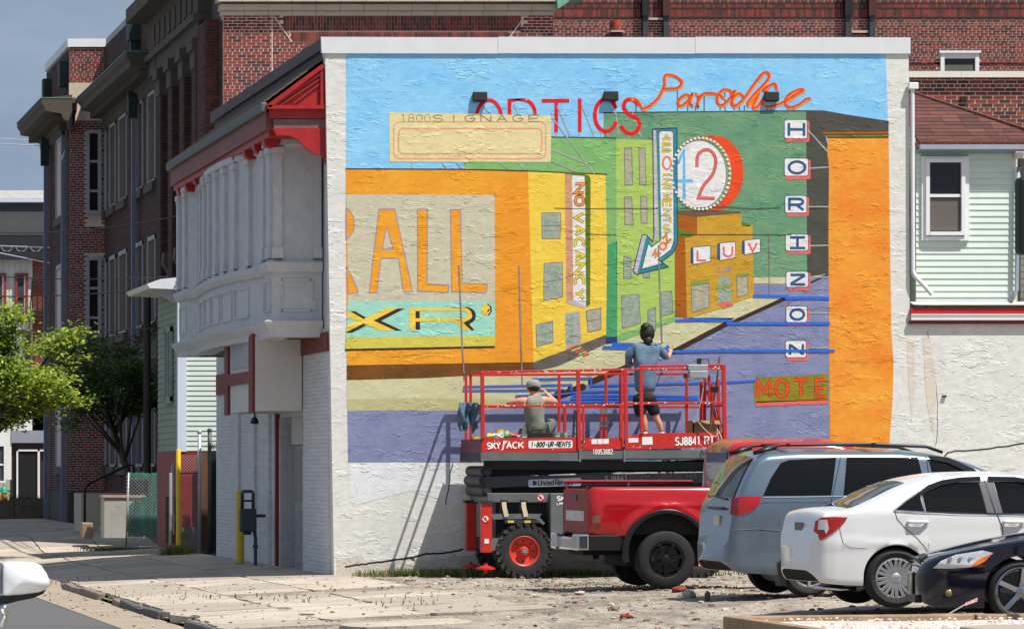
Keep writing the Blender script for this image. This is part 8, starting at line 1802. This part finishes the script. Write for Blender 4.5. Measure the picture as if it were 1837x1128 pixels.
# cab and front of the pickup
class Cab(Car): pass
cb_ = Car.__new__(Car); cb_.t = t2.t
cb_.__dict__.update(dict(L=3.85, wheels=(2.72,), ra=.53, zh=.5, zw=.4, tum=.14, tum2=.38, rc=.16, crown=.05, crease=1.15,
        ztt=[(0, 1.90), (.03, 1.94), (.10, 1.98), (.5, 2.0), (1.3, 2.0), (1.65, 1.94), (2.1, 1.55), (2.35, 1.40), (3.3, 1.30), (3.7, 1.15), (3.85, .8)], zst=[(0, 1.28), (2.2, 1.28), (3.85, 1.1)], zlt=[(0, .52), (3.85, .55)], wt=[(0, .92), (.06, .97), (.2, 1.0), (3.2, 1.0), (3.7, .93), (3.85, .85)]))
sub = bpy.data.objects.new('cab', None); col.objects.link(sub); sub.parent = t2.t; sub.location = (1.97, 0, .07)
tt = cb_.t; cb_.t = sub; bd = cb_.body(TP); bd.name = 'cab_shell'
cb_.patch('rear_door_glass', [(.22, 1.34), (.26, 1.78), (.36, 1.83), (.78, 1.83), (.78, 1.34)], GLASS); cb_.patch('front_door_glass', [(.9, 1.34), (.9, 1.83), (1.5, 1.82), (1.9, 1.45), (2.0, 1.34)], GLASS)
b = MB(); b.box((-.012, -.62, 1.42), (-.002, .62, 1.80)); b.build('rear_window', GLASS, sub, local=True, bevel=.003); cb_.ptop('windscreen', 1.68, 2.28, .66, .76, GLASS)
cb_.wheel(2.72, -1, .40, .26, .235, 7, MATS['rim_black'], style='wide', yoff=.03); cb_.wheel(2.72, 1, .40, .26, .235, 7, MATS['rim_black'], style='wide', yoff=.03)
# ---------------- dark blue sedan facing left
X3, Y3 = 12.44-CX, -27.5
NB = M('paint_navy', (7, 11, 34), rough=.1, coat=.5, var=.05, vs=2, spec=.4)
LL = 4.8
def rv(tab): return sorted([(LL-x, z) for x, z in tab])
d = Car('dark_sedan', 'very dark blue sedan facing left, nearest the kerb in the lower right corner', 'car', X3+.22, Y3+.95, gz(14, -27)-.01,
        L=LL, wheels=(1.0, 3.72), ra=.36, zh=.33, zw=.325, tum=.32, tum2=.2, rc=.10, crown=.04, crease=.6,
        ztt=[(0, .52), (.03, .60), (.08, .66), (.16, .705), (.35, .76), (.7, .84), (1.0, .895), (1.35, .945), (1.45, .96), (2.1, 1.33), (2.4, 1.42), (3.1, 1.43), (3.8, 1.2), (4.1, 1.08), (4.6, 1.02), (4.8, .9)],
        zst=[(0, .5), (.3, .66), (1.0, .80), (1.5, .9), (3.5, .93), (4.8, .9)], zlt=[(0, .24), (.15, .17), (.6, .16), (1.5, .2), (4.3, .22), (4.8, .35)],
        wt=[(0, .42), (.03, .54), (.08, .65), (.16, .745), (.3, .82), (.5, .87), (1.0, .905), (3.5, .905), (4.4, .86), (4.8, .6)])
d.t.rotation_euler = (0, 0, R(-10))
d.body(NB, .03)
hl = d.patch('headlight', [(.145, .56), (.22, .635), (.36, .70), (.62, .745), (.72, .72), (.64, .635), (.50, .575), (.30, .558)], LCLR, off=.008); d.patch('indicator', [(.50, .575), (.56, .64), (.68, .70), (.72, .72), (.64, .635), (.54, .58)], LAMB, hl, off=.013)
m = MB()
for k in range(3): x = .32+k*.095; m.lathe([(0, -.002), (.036, -.004), (.042, .004)], (x, -(d.side(x, .64)+.006), .64), 'y', 16)
m.build('lamp_reflector', M('reflector', (170, 172, 176), rough=.15, metal=.7, var=.1), hl, smooth=True, local=True)
d.ptop('windscreen', 1.5, 2.1, .66, .56, GLASS)
d.patch('front_door_glass', [(1.75, .99), (2.2, 1.27), (2.5, 1.32), (2.75, 1.33), (2.78, .98)], GLASS); d.patch('rear_door_glass', [(2.86, .98), (2.84, 1.33), (3.3, 1.3), (3.75, 1.02)], GLASS)
d.line('panel_gap', [(1.46, .9), (1.5, .7), (1.5, .3)], .008); d.line('bonnet_gap', [(.2, .68), (.5, .745), (.9, .82), (1.4, .9)], .008, TRIMB, .004); d.line('panel_gap', [(.62, .60), (.66, .52)], .006)
d.ptop('grille', .045, .13, .38, .40, TRIMB, off=.006)
b = MB()
for k in range(3): b.box((-.005+k*.02, -.36, .58+k*.035), (.02+k*.02, .36, .592+k*.035))
b.build('grille_bar', M('bar_gloss', (36, 40, 56), rough=.1, coat=1), d.t, local=True)
b = MB(); b.box((-.03, -.30, .30), (-.012, .02, .50)); pb = b.build('licence_plate', M('plate_olive', (150, 150, 104), rough=.4, var=.35, vs=18), d.t, local=True); b = MB(); b.box((-.036, -.33, .28), (-.028, .05, .31)); b.box((-.036, -.33, .49), (-.028, .05, .52)); b.box((-.036, -.34, .28), (-.028, -.31, .52)); b.box((-.036, .03, .28), (-.028, .06, .52)); b.build('plate_frame', ALLOY, pb, local=True)
b = MB(); b.box((-.01, -.52, .2), (.05, .52, .28)); b.build('lower_grille', TRIMB, d.t, local=True); x = .3; b = MB(); b.lathe([(0, -.01), (.035, -.008), (.04, .01)], (x, -(d.side(x, .3))+.0, .31), 'y', 14); b.build('fog_lamp', M('fog_yellow', (140, 120, 60), rough=.2), d.t, smooth=True, local=True)
b = MB(); b.bar((1.28, -.45, .965), (1.9, -.1, 1.2), .02, .02); b.box((1.18, -.5, .945), (1.34, .5, .975)); b.build('wiper', TRIMB, d.t, local=True)
for xx in d.wheels:
    for sg in (-1, 1): d.wheel(xx, sg, .325, .22, .25, 5, M('alloy_dark_chrome', (150, 152, 158), rough=.15, metal=.9, var=.1), style='wide')
# ---------------- white car at the left edge: front wing with its door mirror
DX = -CD+20.0
wc = thing('white_car', 'white car cut by the left edge, its door mirror and flank showing', 'car', (P(-60, 0, DX).x, DX, -.5))
def Wp(px, py, y=DX): return P(px, py, y)
m = MB(); prof = [(4, 1010), (12, 1006.5), (40, 1006), (62, 1008), (74, 1014), (84, 1028), (90, 1042), (89, 1050), (82, 1057), (70, 1062), (40, 1066), (10, 1068), (4, 1066)]
lay = [(-.09*math.sqrt(1-q*q), q) for q in (.05, .25, .45, .62, .76, .87, .94, .98, 1.0)]+[(.03, 1.0), (.08, .97)]; ctr = (42, 1037); vs = []
for dy, sc in lay: vs += [tuple(Wp(ctr[0]+(px-ctr[0])*sc, ctr[1]+(py-ctr[1])*sc)+Vector((0, dy, 0))) for px, py in prof]
n = len(prof); fs = [(i*n+k, i*n+(k+1) % n, (i+1)*n+(k+1) % n, (i+1)*n+k) for i in range(len(lay)-1) for k in range(n)]+[tuple(range(n-1, -1, -1)), tuple((len(lay)-1)*n+k for k in range(n))]
m.add(vs, fs); mo = m.build('mirror_housing', WP, wc, smooth=True, autosm=60)
m = MB(); pr2 = [(-30, 1070), (10, 1068), (40, 1067), (70, 1063), (84, 1055), (78, 1064), (60, 1072), (30, 1078), (0, 1086), (-30, 1092)]; vs = [tuple(Wp(*p)+Vector((0, -.0, 0))) for p in pr2]+[tuple(Wp(*p)+Vector((0, .09, 0))) for p in pr2]; n = len(pr2); m.add(vs, [tuple(range(n)), tuple(range(2*n-1, n-1, -1))]+[(i, (i+1) % n, n+(i+1) % n, n+i) for i in range(n)]); m.build('mirror_foot', TRIMB, wc)
m = MB(); pr3 = [(-60, 1000), (-6, 1004), (3, 1010), (3, 1062), (-6, 1070), (-60, 1075)]; vs = [tuple(Wp(*p)+Vector((0, -.01, 0))) for p in pr3]+[tuple(Wp(*p)+Vector((0, .06, 0))) for p in pr3]; n = 6; m.add(vs, [tuple(range(n)), tuple(range(2*n-1, n-1, -1))]+[(i, (i+1) % n, n+(i+1) % n, n+i) for i in range(n)]); m.build('mirror_base', M('mirror_grey', (110, 112, 116), rough=.4), wc)
# flank of that car: long white side running away and to the left
xa = Wp(14, 1128).x
m = MB(); sec = [(-.06, -.35), (-.02, -.1), (0, .25), (-.02, .50), (-.05, .62), (-.12, .70), (-.35, .82), (-.9, .9), (-1.5, .9)]
ys = [DX-2.6, DX-1.5, DX-.4, DX+.5, DX+1.2, DX+1.7, DX+1.95, DX+2.1]; ins = [0, 0, .0, .0, .02, .1, .25, .5]; vs = []
dzs = [0, 0, 0, -.04, -.1, -.17, -.25, -.4]
for y, i_, dz in zip(ys, ins, dzs): vs += [(xa+dx-i_-.06, y, z+(dz if z > .3 else 0)+.0) for dx, z in sec]
n = len(sec); m.add(vs, [(i*n+k, i*n+k+1, (i+1)*n+k+1, (i+1)*n+k) for i in range(len(ys)-1) for k in range(n-1)]); m.build('body_side', WP, wc, smooth=True, autosm=60)
b = MB()
for yy in (DX-1.6, DX+1.0): b.lathe([(.0, 0), (.3, 0), (.32, .04), (.32, .2)], (xa-.1, yy, -.18), 'x', 24)
b.build('wheel', RUBC, wc, smooth=True, autosm=40)
b = MB(); q = Wp(8, 1100); b.tube([q+Vector((-.01, -.1, .03)), q+Vector((.012, 0, .0)), q+Vector((.0, .1, -.05))], .018, 8); b.build('door_handle', CHROME, wc, smooth=True)
# ================================================================== kerb, gravel bed and litter in front of the cars
ky = lambda x: -30.2+(x-(P(1370, 0, -30.2).x))*.24
kx0, kx1 = P(1375, 0, -31.2).x, 22.0
gb = thing('timber_kerb', 'low weathered concrete kerb edging the white gravel bed in front of the cars', 'kerb', (kx0, -31, 0))
x = kx0
while x < kx1:
    e = x+2.4; m = MB(); z = .145
    m.add([(x, ky(x), -.1), (e-.02, ky(e), -.1), (e-.02, ky(e)+.2, -.1), (x, ky(x)+.2, -.1), (x, ky(x), z), (e-.02, ky(e), z), (e-.02, ky(e)+.2, z), (x, ky(x)+.2, z)], [(3, 2, 1, 0), (4, 5, 6, 7), (0, 1, 5, 4), (1, 2, 6, 5), (2, 3, 7, 6), (3, 0, 4, 7)]); m.build('kerb_block', M('kerb_brownish', (146, 122, 96), rough=.9, var=.3, vs=4, dirt=.4, bump=.6, bs=20), gb, bevel=.015); x = e
m = MB(); m.box((kx0-.14, -36, -.1), (kx0, ky(kx0)+.2, .143)); m.build('kerb_block', MATS['kerb_brownish'], gb, bevel=.015)
gbz = lambda x, y: .11+.02*mnoise.noise(Vector((x*1.2, y*1.2, 0)))
gm = MB(); nx, ny = 60, 10; vs = []
for j in range(ny+1):
    for i in range(nx+1): x = kx0+.02+(kx1-kx0)*i/nx; y0_ = ky(x); y = -36+(y0_+36)*j/ny; vs.append((x, y, gbz(x, y)-.02))
gm.add(vs, [(j*(nx+1)+i, j*(nx+1)+i+1, (j+1)*(nx+1)+i+1, (j+1)*(nx+1)+i) for j in range(ny) for i in range(nx)]); o = gm.build('gravel_bed', M('gravel_base', (196, 186, 176), rough=.9, var=.3, vs=20), None, smooth=True, fix=False); o['kind'] = 'structure'
WG = [M('gravel_white', (232, 224, 216), rough=.85, var=.1, vs=20), M('gravel_grey', (190, 182, 176), rough=.85, var=.1, vs=20), M('gravel_pink', (206, 184, 172), rough=.85, var=.1, vs=20)]
o = scatter('white_gravel', 9000, (kx0, kx1, -35.5, -27), .012, .034, WG, 55, zf=gbz, cond=lambda x, y: y < ky(x)-.02); tag(o, 'white gravel filling the bed in front of the kerb', 'gravel')
m = MB(); pts = [(P(1715, 0, -33.5).x, -33.6), (P(1780, 0, -33.5).x, -33.2), (P(1990, 0, -33.5).x, -32.9), (P(1990, 0, -33.5).x, -35), (P(1715, 0, -33.5).x, -35)]; m.prism(pts, -.1, .17, 'xy'); o = m.build('stepping_slab', CONC2, None, bevel=.02); tag(o, 'tan concrete slab lying in the white gravel at the lower right', 'slab')
b = MB(); b.tube([P(1702, 1100, -32), P(1733, 1082, -32.2)], .006, 5); fo = thing('marker_flag', 'tiny white and red marker flag leaning in the gravel below the dark sedan', 'flag', P(1702, 1100, -32)); b.build('stick', WHP, fo)
b = MB(); b.add([P(1731, 1086, -32.2), P(1733, 1080, -32.2), P(1754, 1071, -32.2), P(1753, 1078, -32.2)], [(0, 1, 2, 3)]); b.build('flag', M('flag_print', (226, 222, 220), var=.1, tint=(190, 60, 66), vs=60), fo)
rs = random.Random(31)
for k, (px, py, y, sx, sz, mt, lab) in enumerate(((1219, 1049, -13.5, .20, .06, 'brick_c', 'half red brick lying in the dirt below the pickup\'s rear wheel'), (1236, 1060, -16.5, .20, .09, 'pebble_pale', 'pale broken concrete lump in front of the half brick'), (1269, 1063, -17.5, .07, .10, 'pebble_dark', 'small dark upright stone right of the pale concrete lump'), (350, 1080, -15, .16, .05, 'pebble_dark', 'dark flat stone on the broken pavement near the lower left'), (250, 1072, -11, .16, .04, 'kerb_dark_stone', 'loose kerb fragment lying in the gutter'), (1100, 1068, -19, .16, .05, 'pebble_brown', 'brown clod in the middle of the lot'), (1125, 1079, -21, .14, .04, 'brick_e', 'flat brick shard in the middle of the lot'), (960, 1092, -25, .12, .05, 'pebble_grey', 'grey stone in the lot nearest the camera'), (1040, 1045, -13, .15, .04, 'pebble_pale', 'pale stone at the edge of the pickup shadow'))):
    m = MB(); x = P(px, 0, y).x; m.sphere((x, y, gz(x, y)+sz*.3), 1, 8, 6, (sx/2, .08, sz*.7)); o = m.build('rubble_piece', MATS[mt], None, smooth=False)
    for w_ in o.data.vertices: w_.co += Vector((rs.uniform(-.015, .015), rs.uniform(-.015, .015), rs.uniform(-.01, .01)))
    tag(o, lab, 'rubble')
